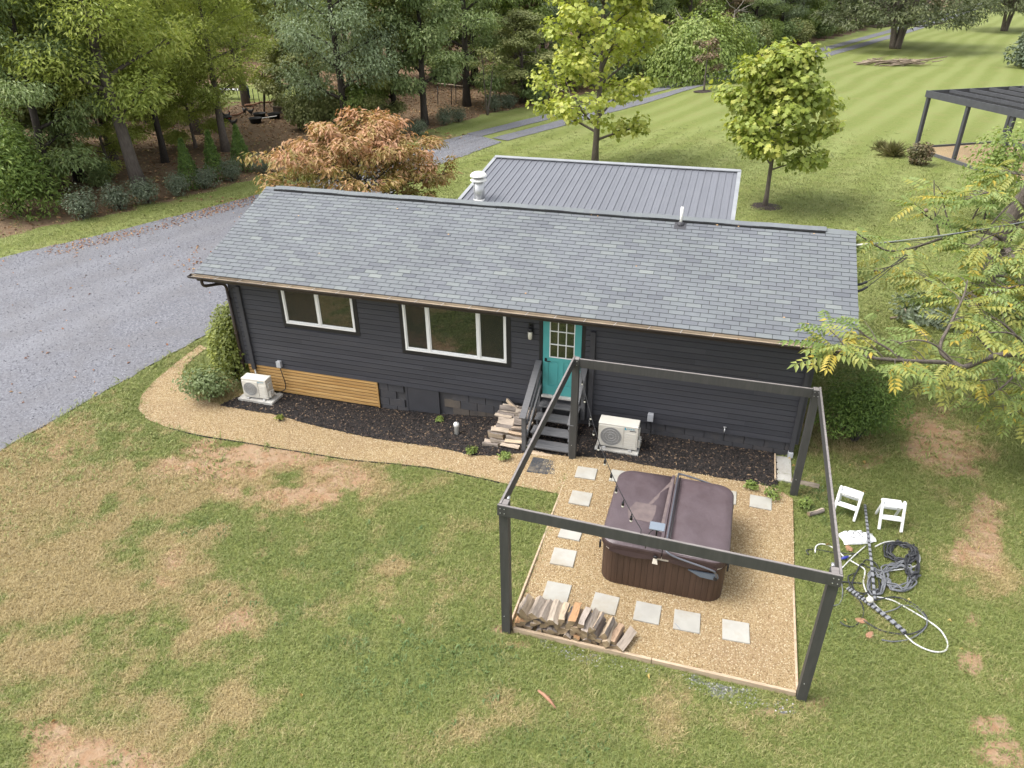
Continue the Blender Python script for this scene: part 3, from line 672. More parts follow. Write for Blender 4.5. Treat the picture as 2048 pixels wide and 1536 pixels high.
# ---- windows
def window(x0, x1, z0, mull, screens):
    w_ = thing('window', None, None); w_.parent = house
    z1 = 2.60
    t = MB()
    t.cbox((x0-.095, -.034, z0-.095), (x1+.095, -.004, z0), .004); t.cbox((x0-.095, -.036, z0+.001), (x0, -.004, z1), .004); t.cbox((x1, -.036, z0+.001), (x1+.095, -.004, z1), .004)
    t.cbox((x0-.095, -.034, z1+.001), (x1+.095, -.004, z1+.08), .004)
    t.build('trim', M['black_trim'], w_)
    f = MB(); fwid = .042
    f.cbox((x0+.001, -.052, z0+.001), (x1-.001, .01, z0+fwid), .005); f.cbox((x0+.001, -.050, z0+fwid+.001), (x0+fwid, .01, z1-.001), .005); f.cbox((x1-fwid, -.050, z0+fwid+.001), (x1-.001, .01, z1-.001), .005)
    f.build('frame', M['white_vinyl'], w_)
    edges = [x0+fwid] + mull + [x1-fwid]
    for m_ in mull: MB().cbox((m_-.028, -.046, z0+fwid+.001), (m_+.028, .01, z1-.001), .005).build('mullion', M['white_vinyl'], w_)
    for i in range(len(edges)-1):
        a = edges[i]+(.028 if i else 0)+.001; b = edges[i+1]-(.028 if i < len(edges)-2 else 0)-.001
        s = MB(); k = .022
        s.cbox((a, -.03, z0+fwid+.002), (b, .0, z0+fwid+.002+k+.012), .003); s.cbox((a, -.03, z0+fwid+.036), (a+k, .0, z1), .003); s.cbox((b-k, -.03, z0+fwid+.036), (b, .0, z1), .003)
        sa = s.build('sash', M['white_vinyl'], w_)
        p = MB(); zz = z0+fwid+.03
        p.add([(a+k-.004,-.012,zz),(b-k+.004,-.012,zz),(b-k+.004,-.012,z1),(a+k-.004,-.012,z1)], [(0,1,2,3)])
        p.build('pane', M['glass'], w_)
        if i in screens:
            q = MB(); q.add([(a+k,-.024,zz+.01),(b-k,-.024,zz+.01),(b-k,-.024,z1),(a+k,-.024,z1)], [(0,1,2,3)])
            q.build('insect_screen', M['screen_half'], w_)
    return w_
def _screen():
    t = NT('window_screen'); d = t.n('ShaderNodeBsdfDiffuse'); d.inputs['Color'].default_value = (.05,.046,.042,1); tr = t.n('ShaderNodeBsdfTransparent')
    mx = t.n('ShaderNodeMixShader'); mx.inputs[0].default_value = .42; t.l(tr.outputs[0], mx.inputs[1]); t.l(d.outputs[0], mx.inputs[2]); t.l(mx.outputs[0], t.out.inputs['Surface']); return t.m
M['screen_half'] = _screen()
window(1.405, 3.225, 1.735, [2.305], [0])
window(4.455, 6.865, 1.445, [5.04, 6.225], [0, 2])
# ---- door
dr = thing('door', None, None); dr.parent = house
MB().cbox((7.60, -.03, .74), (7.675, .0, 2.62), .005).box((8.525, -.03, .74), (8.60, 0, 2.62)).build('frame', M['black_trim'], dr)
DX0, DX1, DZ0, DZ1 = 7.683, 8.518, .80, 2.80
sb = MB(); LXA, LXB, LZA, LZB = 7.835, 8.365, 1.735, 2.66
Y0, Y1 = -.022, .02
sb.box((DX0, Y0, DZ0), (DX1, Y1, DZ0+.22)); sb.box((DX0, Y0, DZ0+.22), (DX0+.12, Y1, LZA-.001)); sb.box((DX1-.12, Y0, DZ0+.22), (DX1, Y1, LZA-.001)); sb.box((8.06, Y0, DZ0+.22), (8.14, Y1, LZA-.10))
sb.box((DX0+.12, Y0, LZA-.10), (DX1-.12, Y1, LZA-.001)); sb.box((DX0, Y0, LZA), (LXA, Y1, DZ1)); sb.box((LXB, Y0, LZA), (DX1, Y1, DZ1)); sb.box((LXA, Y0, LZB), (LXB, Y1, DZ1))
sb.build('door_slab', M['teal'], dr)
for a, b in ((DX0+.12, 8.06), (8.14, DX1-.12)):
    p = MB(); p.box((a, -.008, DZ0+.22), (b, .018, LZA-.10)); p.cbox((a+.045, -.018, DZ0+.265), (b-.045, -.008, LZA-.145), .008); p.build('door_panel', M['teal'], dr)
for i in range(3):
    for j in range(3):
        a = LXA+(LXB-LXA)*i/3; b = LXA+(LXB-LXA)*(i+1)/3; c = LZA+(LZB-LZA)*j/3; d = LZA+(LZB-LZA)*(j+1)/3
        MB().add([(a+.004,-.006,c+.004),(b-.004,-.006,c+.004),(b-.004,-.006,d-.004),(a+.004,-.006,d-.004)], [(0,1,2,3)]).build('pane', M['glass'], dr)
mu = MB()
for i in range(4):
    x = LXA+(LXB-LXA)*i/3; mu.box((x-.009, -.026, LZA), (x+.009, -.004, LZB))
for j in range(4):
    z = LZA+(LZB-LZA)*j/3; mu.box((LXA-.004, -.024, z-.009), (LXB+.004, -.003, z+.009))
mu.build('muntin', M['white_vinyl'], dr)
hd = MB(); hd.cbox((7.725, -.032, 1.615), (7.775, -.022, 1.70), .003); hd.tube([(7.75,-.03,1.645),(7.75,-.065,1.645),(7.76,-.07,1.645),(7.865,-.072,1.642)], .010, 8); hd.build('handle', M['iron'], dr)
MB().cbox((7.675, -.10, .745), (8.525, -.005, .797), .006).build('sill', M['sill'], dr)
# ---- wall lamp, boxes, pipes on the front wall
lp = MB().cbox((7.365, -.035, 2.24), (7.475, -.02, 2.50), .004).tube([(7.42,-.03,2.44),(7.42,-.10,2.45),(7.42,-.11,2.41)], .012, 8).lathe([(.038,0),(.05,.01),(.05,.07),(.03,.09)], (7.42,-.11,2.32), 16).build('wall_lamp', M['iron'], house)
MB().lathe([(.03,0),(.046,.006),(.048,.15),(.044,.17)], (7.42,-.11,2.15), 16).build('glass_shade', M['bulb'], lp)
for x, z, w_, h_ in ((.945, .50, .11, .17), (10.035, .52, .115, .185)):
    jb = MB().cbox((x, -.10, z), (x+w_, -.022, z+h_), .006).cbox((x-.004, -.112, z+.004), (x+w_+.004, -.1005, z+h_+.006), .004).build('disconnect_box', M['box_grey'], house)
def curve_pts(P, n=24):
    P = np.array(P, float); k = len(P); t = np.linspace(0, k-1, n); out = []
    for tt in t:
        i = min(int(tt), k-2); f = tt-i; p0 = P[max(i-1, 0)]; p1 = P[i]; p2 = P[i+1]; p3 = P[min(i+2, k-1)]
        out.append(.5*((2*p1)+(-p0+p2)*f+(2*p0-5*p1+4*p2-p3)*f*f+(-p0+3*p1-3*p2+p3)*f**3))
    return np.array(out)
for P in ([(1.0,-.06,.50),(1.02,-.05,.30),(1.06,-.05,.0),(1.03,-.10,-.13),(.92,-.30,-.12)], [(10.09,-.06,.52),(10.12,-.05,.36),(10.11,-.07,.17),(10.03,-.25,.14),(9.97,-.55,.30)]):
    MB().tube(curve_pts(P), .011, 7).build('cable', M['cable'], house)
for x in (.235, 8.765):
    lc = MB().cbox((x-.052, -.085, .335), (x+.052, -.018, 2.56 if x < 1 else 2.47), .008).build('line_cover', M['charcoal_flat'], house)
    if x < 1: MB().cbox((x-.056, -.089, 2.34), (x+.056, -.017, 2.37), .004).build('coupling', M['charcoal_flat'], lc)
    MB().tube([(x+.01,-.05,.335),(x+.01,-.055,.02 if x > 1 else -.02)], .016, 10).build('drain_pipe', M['pvc'], lc)
MB().tube(curve_pts([(8.78,-.06,.33),(8.82,-.12,.26),(8.95,-.2,.27),(9.1,-.45,.32)]), .018, 8).build('cable', M['cable'], house)
sp = MB(); sp.tube([(11.64,-.02,.60),(11.64,-.09,.60),(11.64,-.10,.56),(11.64,-.10,.52)], .014, 8); sp.tube([(11.61,-.07,.635),(11.67,-.07,.635)], .012, 8); sp.tube([(11.64,-.07,.60),(11.64,-.07,.635)], .008, 8); sp.build('tap', M['galv'], house)
# ---- downspouts
ds = MB().tube(curve_pts([(-.30,-.555,2.89),(-.30,-.555,2.76),(-.26,-.50,2.69),(-.12,-.16,2.62),(-.06,-.085,2.54),(-.055,-.075,2.40)], 20), .036, 10).tube([(-.055,-.075,2.42),(-.055,-.075,1.3),(-.055,-.075,.30)], .038, 10)
for z in (2.2, 1.3, .5): ds.cbox((-.10, -.118, z), (-.01, -.03, z+.02), .002)
ds.build('downspout', M['gutter_out'], house)
ds = MB().cbox((12.965, -.085, .27), (13.055, -.022, 2.40), .008).tube(curve_pts([(13.01,-.05,2.38),(13.01,-.10,2.5),(13.01,-.40,2.72),(13.01,-.54,2.80),(13.01,-.55,2.85)], 18), .036, 10).build('downspout', M['charcoal_flat'], house)
MB().cbox((12.96, -.12, .14), (13.06, -.02, .268), .006).build('drain_boot', M['box_grey'], ds)
# ---- roof
roof = thing('roof', None, None); roof.parent = house
def slab(mb, x0, x1, s0, s1, h0, h1, flip=False):
    def q(x, s, h):
        p = rp(x, s, h)
        if flip: p = np.array([p[0], 2*RY-p[1], p[2]])
        return p
    vs = [q(x0,s0,h0),q(x1,s0,h0),q(x1,s1,h0),q(x0,s1,h0),q(x0,s0,h1),q(x1,s0,h1),q(x1,s1,h1),q(x0,s1,h1)]
    fs = [(0,3,2,1),(4,5,6,7),(0,1,5,4),(1,2,6,5),(2,3,7,6),(3,0,4,7)]
    if flip: fs = [f[::-1] for f in fs]
    mb.add(vs, fs)
dk = MB(); slab(dk, EX0+.01, EX1-.01, .012, SL, -.06, -.001); slab(dk, EX0+.01, EX1-.01, .012, SL-.001, -.06, .004, True)
dk.build('roof_deck', M['roof_deck'] if 'roof_deck' in M else M['black_trim'], roof)
sf = MB(); sf.box((EX0+.03, EY+.03, 2.775), (EX1-.03, .03, 2.788)); sf.build('soffit', M['charcoal_flat'], roof)
fa = MB(); fa.box((EX0+.02, EY+.008, 2.79), (EX1-.02, EY+.028, 2.925))
for x0, x1 in ((EX0+.011, EX0+.035), (EX1-.035, EX1-.011)):
    fs_ = MB()
    for flip in (False, True): slab(fs_, x0, x1, .03, SL-.02, -.24, -.062, flip)
    fs_.build('rake_board', M['charcoal_flat'], roof)
fa.build('fascia', M['gutter_out'], roof)
def _shingle():
    t = NT('shingle'); v = t.coords('Object', None, rnd=True); a = t.attr('tone')
    col = t.ramp(a, [(0.0, (.092,.099,.113)), (.3, (.114,.122,.135)), (.6, (.129,.141,.149)), (.85, (.146,.160,.160)), (1.0, (.18,.196,.19))])
    g = t.ramp(t.noise(v, 130, 4, .7), [(.3, .80), (.7, 1.18)]); col = t.mix(1.0, col, g, 'MULTIPLY')
    tc = t.n('ShaderNodeNewGeometry'); bigv = t.ramp(t.noise(tc.outputs['Position'], .55, 4, .6), [(.3, .90), (.72, 1.10)])
    col = t.mix(1.0, col, bigv, 'MULTIPLY')
    t.principled(col, .78, 0, .45, t.noise(v, 220, 2), .35, .003); return t.m
M['shingle'] = _shingle()
TW, TEX = .3048, .1275
NC = int(round(SL/TEX)); TEX = SL/NC
r_ = random.Random(11); tabs = []
for kk in range(NC):
    off = (TW*.5 if kk % 2 else 0.0) - .07 + r_.uniform(-.008, .008)
    x = EX0 - TW + (off % TW)
    while x < EX1:
        a, b = max(x, EX0), min(x+TW, EX1)
        if b-a > .02: tabs.append((kk, a, b, min(max(r_.gauss(.46, .155), 0), 1) if r_.random() > .045 else r_.uniform(.74, .95)))
        x += TW
def tab_geo(wd):
    lo, hi, g = .017, .004, .0055
    return [(g,0,0),(wd-g,0,0),(wd-g,TEX+.012,0),(g,TEX+.012,0),(g,0,lo),(wd-g,0,lo),(wd-g,TEX+.012,hi),(g,TEX+.012,hi)], [(4,5,6,7),(0,1,5,4),(1,2,6,5),(3,0,4,7)]
def tabM(a, kk): 
    o = rp(a, kk*TEX, 0)
    return Matrix(((1, 0, 0, o[0]), (0, su[1], sn[1], o[1]), (0, su[2], sn[2], o[2]), (0, 0, 0, 1)))
def tab_key(t):
    c = rp((t[1]+t[2])/2, t[0]*TEX); d = c-CAM; L_ = np.linalg.norm(d); return -(t[2]-t[1])*abs(d@sn)/L_**3
tabs.sort(key=tab_key)
cache = {}; rest = MB()
for i, (kk, a, b, tn) in enumerate(tabs):
    wd = b-a
    if i < 300:
        key = (round(wd, 2), round(tn*12))
        if key not in cache:
            vs, fs = tab_geo(wd); cache[key] = MB().add(vs, fs, 0, tn).mesh('shingle', M['shingle'])
        o = link('shingle', cache[key], roof); o.matrix_local = tabM(a, kk)
    else:
        vs, fs = tab_geo(wd); Mx = tabM(a, kk)
        rest.add([tuple(Mx @ Vector(v)) for v in vs], fs, 0, tn)
o = rest.build('shingles', M['shingle'], roof); o['kind'] = 'stuff'
# rear slope: courses only, hidden from here by the ridge
rs = MB()
for kk in range(NC):
    p0 = rp(EX0, kk*TEX, .012); p1 = rp(EX0, (kk+1)*TEX, .006); y0, y1 = 2*RY-p0[1], 2*RY-p1[1]
    rs.add([(EX0,y0,p0[2]),(EX1,y0,p0[2]),(EX1,y1,p1[2]),(EX0,y1,p1[2]),(EX0,y0,p0[2]-.012),(EX1,y0,p0[2]-.012)], [(0,3,2,1),(0,1,5,4)], 0, .3+.4*r_.random())
rs.build('rear_courses', M['shingle'], roof)
# ridge vent with its cap shingles
VX0, VX1 = -.22, 13.12
rv = MB()
def capz(d): return RZ - abs(d)*(su[2]/su[1])
for d0, d1, sgn in ((0, .150, -1), (0, .150, 1)):
    y0, y1 = RY, RY+sgn*d1
    rv.box((VX0, min(RY+sgn*.035, y1), capz(d1)+.004), (VX1, max(RY+sgn*.035, y1), capz(d1)+.044))
rv.build('ridge_vent', M['black_trim'], roof)
x = EX0
ncap = int((EX1-EX0)/.15)
for i in range(ncap):
    a = EX0+(EX1-EX0)*i/ncap; b = EX0+(EX1-EX0)*(i+1)/ncap+.01
    up = .048 if VX0 <= a < VX1 else .012
    up += .004*math.sin(a*2.1)+.004*math.sin(a*5.3+1)
    cp = MB(); hw = .118 if VX0 <= a < VX1 else .150
    cp.add([(a,RY-hw,capz(hw)+up),(b,RY-hw,capz(hw)+up),(b,RY,RZ+up+.012),(a,RY,RZ+up+.012),(b,RY+hw,capz(hw)+up),(a,RY+hw,capz(hw)+up),(a,RY-hw,capz(hw)+up-.008),(b,RY-hw,capz(hw)+up-.008)],
           [(0,1,2,3),(3,2,4,5),(6,7,1,0)], 0, .5+.25*r_.random())
    cp.build('ridge_cap', M['shingle'], roof)
# plumbing vent
pv = MB().tube([(10.12,2.62,3.98),(10.12,2.62,4.42)], .032, 14).build('vent_pipe', M['pvc'], roof)
fl = MB(); c0 = np.array([10.12, 2.62, 0]); s_ = (2.62-EY)/su[1]
fl.lathe([(.085,0),(.075,.03),(.045,.06)], (0,0,0), 18)
o = fl.build('pipe_boot', M['charcoal_flat'], roof); p = rp(10.12, s_-.01, .010); o.location = p; o.rotation_euler = (math.atan2(su[2], su[1]), 0, 0)
bp = MB().box((-.13,-.14,0), (.13,.10,.004)).build('flashing', M['charcoal_flat'], roof); bp.location = rp(10.12, s_-.04, .0125); bp.rotation_euler = (math.atan2(su[2], su[1]), 0, 0)
# flue with storm collar and cap
FX, FY, FZ = 5.19, 3.24, 3.93
fu = MB().lathe([(.130,0),(.130,.62)], (FX,FY,FZ), 24).build('flue', M['galv'], roof)
for a in (0.6, 2.2, 4.1): 
    MB().box((-.004,-.012,.02), (.004,.012,.60), M=Matrix.Translation((FX,FY,FZ)) @ Matrix.Rotation(a, 4, 'Z') @ Matrix.Translation((.131,0,0))).build('seam', M['galv_matt'], fu)
MB().lathe([(.20,-.02),(.15,.05),(.132,.16)], (FX,FY,FZ), 24).build('flue_flashing', M['white_metal'], fu)
MB().lathe([(.200,.60),(.205,.615),(.15,.64),(.13,.65)], (FX,FY,FZ), 24).build('storm_collar', M['white_metal'], fu)
MB().lathe([(.115,.65),(.115,.70)], (FX,FY,FZ), 24).build('flue_throat', M['ac_dark'], fu)
MB().lathe([(.125,.70),(.205,.705),(.205,.725),(.18,.765),(.12,.80),(.05,.815)], (FX,FY,FZ), 28).build('rain_cap', M['white_metal'], fu)
# ---- gutter with hangers
gu = thing('gutter', None, None); gu.parent = house
GX0, GX1, GY0, GY1, GZ0, GZ1 = -.60, 13.74, EY-.150, EY+.004, 2.885, 2.945
g = MB()
prof = [(GY1, GZ1+.012), (GY1, GZ0), (GY0+.035, GZ0), (GY0, GZ0+.030), (GY0, GZ1), (GY0+.012, GZ1+.004)]
def swept(mb, prof, x0, x1, mi=0, rev=False):
    n = len(prof); vs = [(x0, y, z) for y, z in prof]+[(x1, y, z) for y, z in prof]
    fs = [(i, i+1, n+i+1, n+i) for i in range(n-1)]
    mb.add(vs, [f[::-1] for f in fs] if rev else fs, mi)
swept(g, prof, GX0, GX1, 0)
g.build('trough', M['gutter_out'], gu)
gi_ = MB(); inn = [(GY1-.003, GZ1+.010), (GY1-.003, GZ0+.018), (GY0+.036, GZ0+.018), (GY0+.004, GZ0+.038), (GY0+.004, GZ1-.001)]
swept(gi_, inn, GX0+.003, GX1-.003, 0, True); gi_.build('trough_lining', M['gutter_in'], gu)
for x in (GX0, GX1):
    e = MB(); e.add([(x, y, z) for y, z in prof], [tuple(range(len(prof)))]); e.build('end_cap', M['gutter_out'], gu)
x = GX0+.12
while x < GX1:
    sk_ = r_.uniform(-.012, .012)
    MB().bar((x, GY0+.004, GZ1+.003), (x+.03+sk_, GY1-.004, GZ1+.006), .009, .005).build('hanger', M['galv'], gu)
    x += r_.choice((.60, .60, .62, .66, 1.2))
lf = MB()
for i in range(14):
    a = r_.gauss(-.1, .10) if i < 9 else r_.uniform(4, 13); q = GY0+r_.uniform(.03, .09); s2 = r_.uniform(.02, .04)
    lf.add([(a-s2,q,GZ0+.03),(a,q-s2*.5,GZ0+.045),(a+s2,q,GZ0+.035),(a,q+s2*.5,GZ0+.05)], [(0,1,2),(0,2,3)])
o = lf.build('gutter_leaves', M['dry_leaf'], gu); o['kind'] = 'stuff'
# ---- rear addition: metal roof rising from the main ridge to its own ridge, walls under it
ax = thing('rear_roof', None, None); ax.parent = house
AX0, AX1, AY0, AZ0, AY1, AZ1 = 4.72, 11.21, 3.12, 4.045, 6.12, 4.42
npan = 38
av = np.array([0, AY1-AY0, AZ1-AZ0]); AL = np.linalg.norm(av); av /= AL; an = np.array([0, -av[2], av[1]])
for i in range(npan):
    a = AX0+(AX1-AX0)*i/npan; b = AX0+(AX1-AX0)*(i+1)/npan
    pm = MB(); w2 = b-a
    prof2 = [(0, .004), (w2*.06, .004), (w2*.09, .022), (w2*.16, .022), (w2*.19, .004), (w2*.55, .004), (w2*.56, .007), (w2*.62, .007), (w2*.63, .004), (w2, .004)]
    def ap(x, s, h): return np.array([x, AY0, AZ0])+av*s+an*h
    n = len(prof2); vs = [ap(a+px_, 0, h) for px_, h in prof2]+[ap(a+px_, AL, h) for px_, h in prof2]
    pm.add(vs, [(k_, k_+1, n+k_+1, n+k_) for k_ in range(n-1)])
    pm.add([ap(a, 0, -.02), ap(b, 0, -.02)]+[ap(a, 0, .004), ap(b, 0, .004)], [(0, 1, 3, 2)])
    pm.build('roof_panel', M['metal_roof'], ax)
dk2 = MB(); ap0 = lambda x, s, h: np.array([x, AY0, AZ0])+av*s+an*h
vs = [ap0(AX0+.01,.0,-.16),ap0(AX1-.01,.0,-.16),ap0(AX1-.01,AL,-.16),ap0(AX0+.01,AL,-.16),ap0(AX0+.01,.0,-.002),ap0(AX1-.01,.0,-.002),ap0(AX1-.01,AL,-.002),ap0(AX0+.01,AL,-.002)]
dk2.add(vs, [(0,3,2,1),(4,5,6,7),(0,1,5,4),(1,2,6,5),(2,3,7,6),(3,0,4,7)]); dk2.build('roof_deck', M['charcoal_flat'], ax)
rb = MB(); rb.add([(AX0-.02,AY1,AZ1+.01),(AX1+.02,AY1,AZ1+.01),(AX1+.02,AY1+3.2,AZ1-1.0),(AX0-.02,AY1+3.2,AZ1-1.0)], [(0,1,2,3)]); rb.build('rear_panel', M['metal_roof'], ax)
rc = MB()
for sg in (-1, 1):
    z_e = AZ1+.036+(.0 if sg < 0 else -.05); rc.add([(AX0-.03,AY1,AZ1+.055),(AX1+.03,AY1,AZ1+.055),(AX1+.03,AY1+sg*.13,z_e),(AX0-.03,AY1+sg*.13,z_e)], [(0,1,2,3) if sg > 0 else (3,2,1,0)])
    rc.add([(AX0-.03,AY1+sg*.13,z_e),(AX1+.03,AY1+sg*.13,z_e),(AX1+.03,AY1+sg*.13,z_e-.02),(AX0-.03,AY1+sg*.13,z_e-.02)], [(0,1,2,3)])
rc.build('ridge_trim', M['galv_matt'], ax)
for x in (AX0, AX1):
    tr_ = MB(); p0 = ap0(x, -.02, .03); p1 = ap0(x, AL, .03); tr_.bar(p0, p1, .09, .012); tr_.bar(ap0(x+(.04 if x > 6 else -.04), -.02, -.04), ap0(x+(.04 if x > 6 else -.04), AL, -.04), .012, .15); tr_.build('rake_trim', M['galv_matt'], ax)
# crumpled valley flashing between the two roofs
vf = []; nn_ = 80
for i in range(nn_):
    x = AX0-.05+(AX1-AX0+.05)*i/(nn_-1); wob = .022*math.sin(x*4.3)+.015*math.sin(x*9.1+2)+.01*math.sin(x*17)
    vf.append([(x, RY+.155, capz(.155)+.03), (x, RY+.21, capz(.21)+.035+wob*.8), (x, RY+.27, capz(.27)+.055+wob*.3), (x, AY0+.06, AZ0-.012)])
V = np.array(vf).reshape(-1, 3); F = [(i*4+j, (i+1)*4+j, (i+1)*4+j+1, i*4+j+1) for i in range(nn_-1) for j in range(3)]
link('flashing', np_mesh('flashing', V, np.array(F), M['galv_matt'], smooth=True), ax)
aw = MB(); aw.box((AX0+.25, 5.68, -.35), (AX0+.4, 9.0, 3.55)); aw.box((AX1-.4, 5.68, -.35), (AX1-.25, 9.0, 3.55)); aw.box((AX0+.401, 8.85, -.35), (AX1-.401, 9.0, 3.5)); aw.build('addition_wall', M['charcoal'], ax)
rlf = MB()
for x, s_, c_ in ((8.1,3.36,0),(8.25,3.33,0),(11.35,3.35,0),(10.9,3.34,0),(12.9,3.30,0),(2.2,1.1,0),(5.0,2.2,0),(7.3,.5,0),(9.4,1.7,0),(3.4,3.0,0),(12.4,.6,0),(1.0,2.4,0)):
    p = rp(x, s_, .022); q = r_.uniform(.018,.032); rlf.add([p+np.array([-q,0,.006]), p+np.array([0,-q*.6,.0]), p+np.array([q,0,.01]), p+np.array([0,q*.6,.016])], [(0,1,2),(0,2,3)])
o = rlf.build('roof_leaves', M['drive_leaf'], roof); o['kind'] = 'stuff'
# ---- service cable at the right gable
sc_ = thing('service_cable', 'overhead power cable with two black connectors at the right gable', 'cable', (13.7, 2.8, 3.9))
def cab(name, P, r, m_, par=None, loc=None):
    P = np.array(P, float)-np.array([13.7, 2.8, 3.9]); return MB().tube(P, r, 6).build(name, m_, sc_)
far_p = (26.0, 9.0, 6.2)
att = (13.66, 2.62, 3.86)
mid = [np.array(att)*(1-t)+np.array(far_p)*t-np.array([0, 0, .55*4*t*(1-t)]) for t in np.linspace(0, 1, 26)]
cab('cable', mid, .011, M['galv_matt'])
mid2 = [p+np.array([0, .03*math.sin(i*1.2), -.02+.02*math.cos(i*1.2)]) for i, p in enumerate(mid)]
cab('cable', mid2, .009, M['cable'])
cab('clamp', [mid[0], mid[1]*.5+mid[0]*.5, mid[1]], .022, M['white_metal'])
for k_ in range(2):
    p = curve_pts([(13.62,1.55-.22*k_,3.45-.07*k_),(13.85,1.62-.18*k_,3.40-.06*k_),(14.2,1.95-.1*k_,3.52-.04*k_),(14.75,2.6,3.78)], 20)
    cab('cable', p, .008, M['cable']); cab('connector', [p[5], p[7], p[9]], .026, M['iron'])
# ================================================================ STEPS, PADS, UNITS, LOGS
rl = random.Random(21)
st = thing('wooden_steps', 'grey painted wooden steps with two sloping handrails leading up to the teal door', 'steps', (8.1, -.7, .1))
SX0, SX1 = 7.66, 8.57
def S(mb, name, m_): 
    o = mb.build(name, m_, st); o.location = (-8.1, .7, -.1); return o
for i, (yf, zt) in enumerate(((-1.27,.225), (-.94,.36), (-.61,.495), (-.28,.63))):
    tr = thing('tread', None, None); tr.parent = st
    for k_ in range(2):
        o = MB().cbox((SX0-8.1, yf+.7+.15*k_, zt-.04-.1), (SX1-8.1, yf+.7+.15*k_+.143, zt-.1), .006).build('plank', M['grey_wood'], tr)
for x in (SX0+.03, SX1-.07):
    mb = MB(); zs = [(-1.20,.05),(-1.20,.17),(-.90,.183),(-.90,.315),(-.57,.318),(-.57,.45),(-.24,.453),(-.24,.585),(-.03,.588),(-.03,.30),(-.95,.05)]
    n = len(zs); mb.add([(x, y, z) for y, z in zs]+[(x+.04, y, z) for y, z in zs], [tuple(range(n)), tuple(range(n, 2*n))[::-1]]+[(i, n+i, n+(i+1) % n, (i+1) % n) for i in range(n)])
    S(mb, 'stringer', M['grey_wood'])
for x, side in ((7.60, -1), (8.615, 1)):
    S(MB().cbox((x-.045, -1.27, .02), (x+.045, -1.18, .93), .006), 'rail_post', M['grey_wood'])
    S(MB().bar((x, -1.36, .935), (x, -.03, 1.615), .14, .038, c=.006), 'handrail', M['grey_wood'])
    S(MB().bar((x-side*.055, -1.22, .72), (x-side*.055, -.03, 1.34), .035, .09, c=.004), 'rail_board', M['grey_wood'])
    S(MB().bar((x-side*.055, -1.22, .42), (x-side*.055, -.03, 1.02), .035, .09, c=.004), 'rail_board', M['grey_wood'])
    S(MB().cbox((x-.045, -.10, .30), (x+.045, -.032, 1.58), .006), 'rail_post', M['grey_wood'])
S(MB().cbox((7.74, -1.36, .02), (8.50, -1.22, .10), .01), 'footing_board', M['cut_wood'])

dm = thing('door_mat', 'black rubber door mat strewn with gravel below the wooden steps', 'door mat', (8.17, -1.72, .07))
MB().cbox((-.30,-.26,.0), (.30,.26,.03), .006).build('mat', M['rubber_mat'], dm)
for i in range(5):
    for j in range(4): MB().cbox((-.275+.112*i,-.235+.12*j,.0301), (-.275+.112*i+.10,-.235+.12*j+.108,.036), .002).build('tile', M['rubber_mat'], dm)
st_m = MB(); rr = np.random.default_rng(4)
for i in range(140):
    x, y = rr.uniform(-.29,.29), rr.uniform(-.25,.25)
    if rr.random() > .35+.65*(x+.3)/.6: continue
    q = rr.uniform(.005,.011); st_m.add([(x-q,y,.036),(x+q,y,.036),(x,y+q,.036),(x,y-q*.6,.036+q*1.1)], [(0,3,1),(1,3,2),(2,3,0)])
o = st_m.build('stray_gravel', M['pea_stone'], dm); o['kind'] = 'stuff'

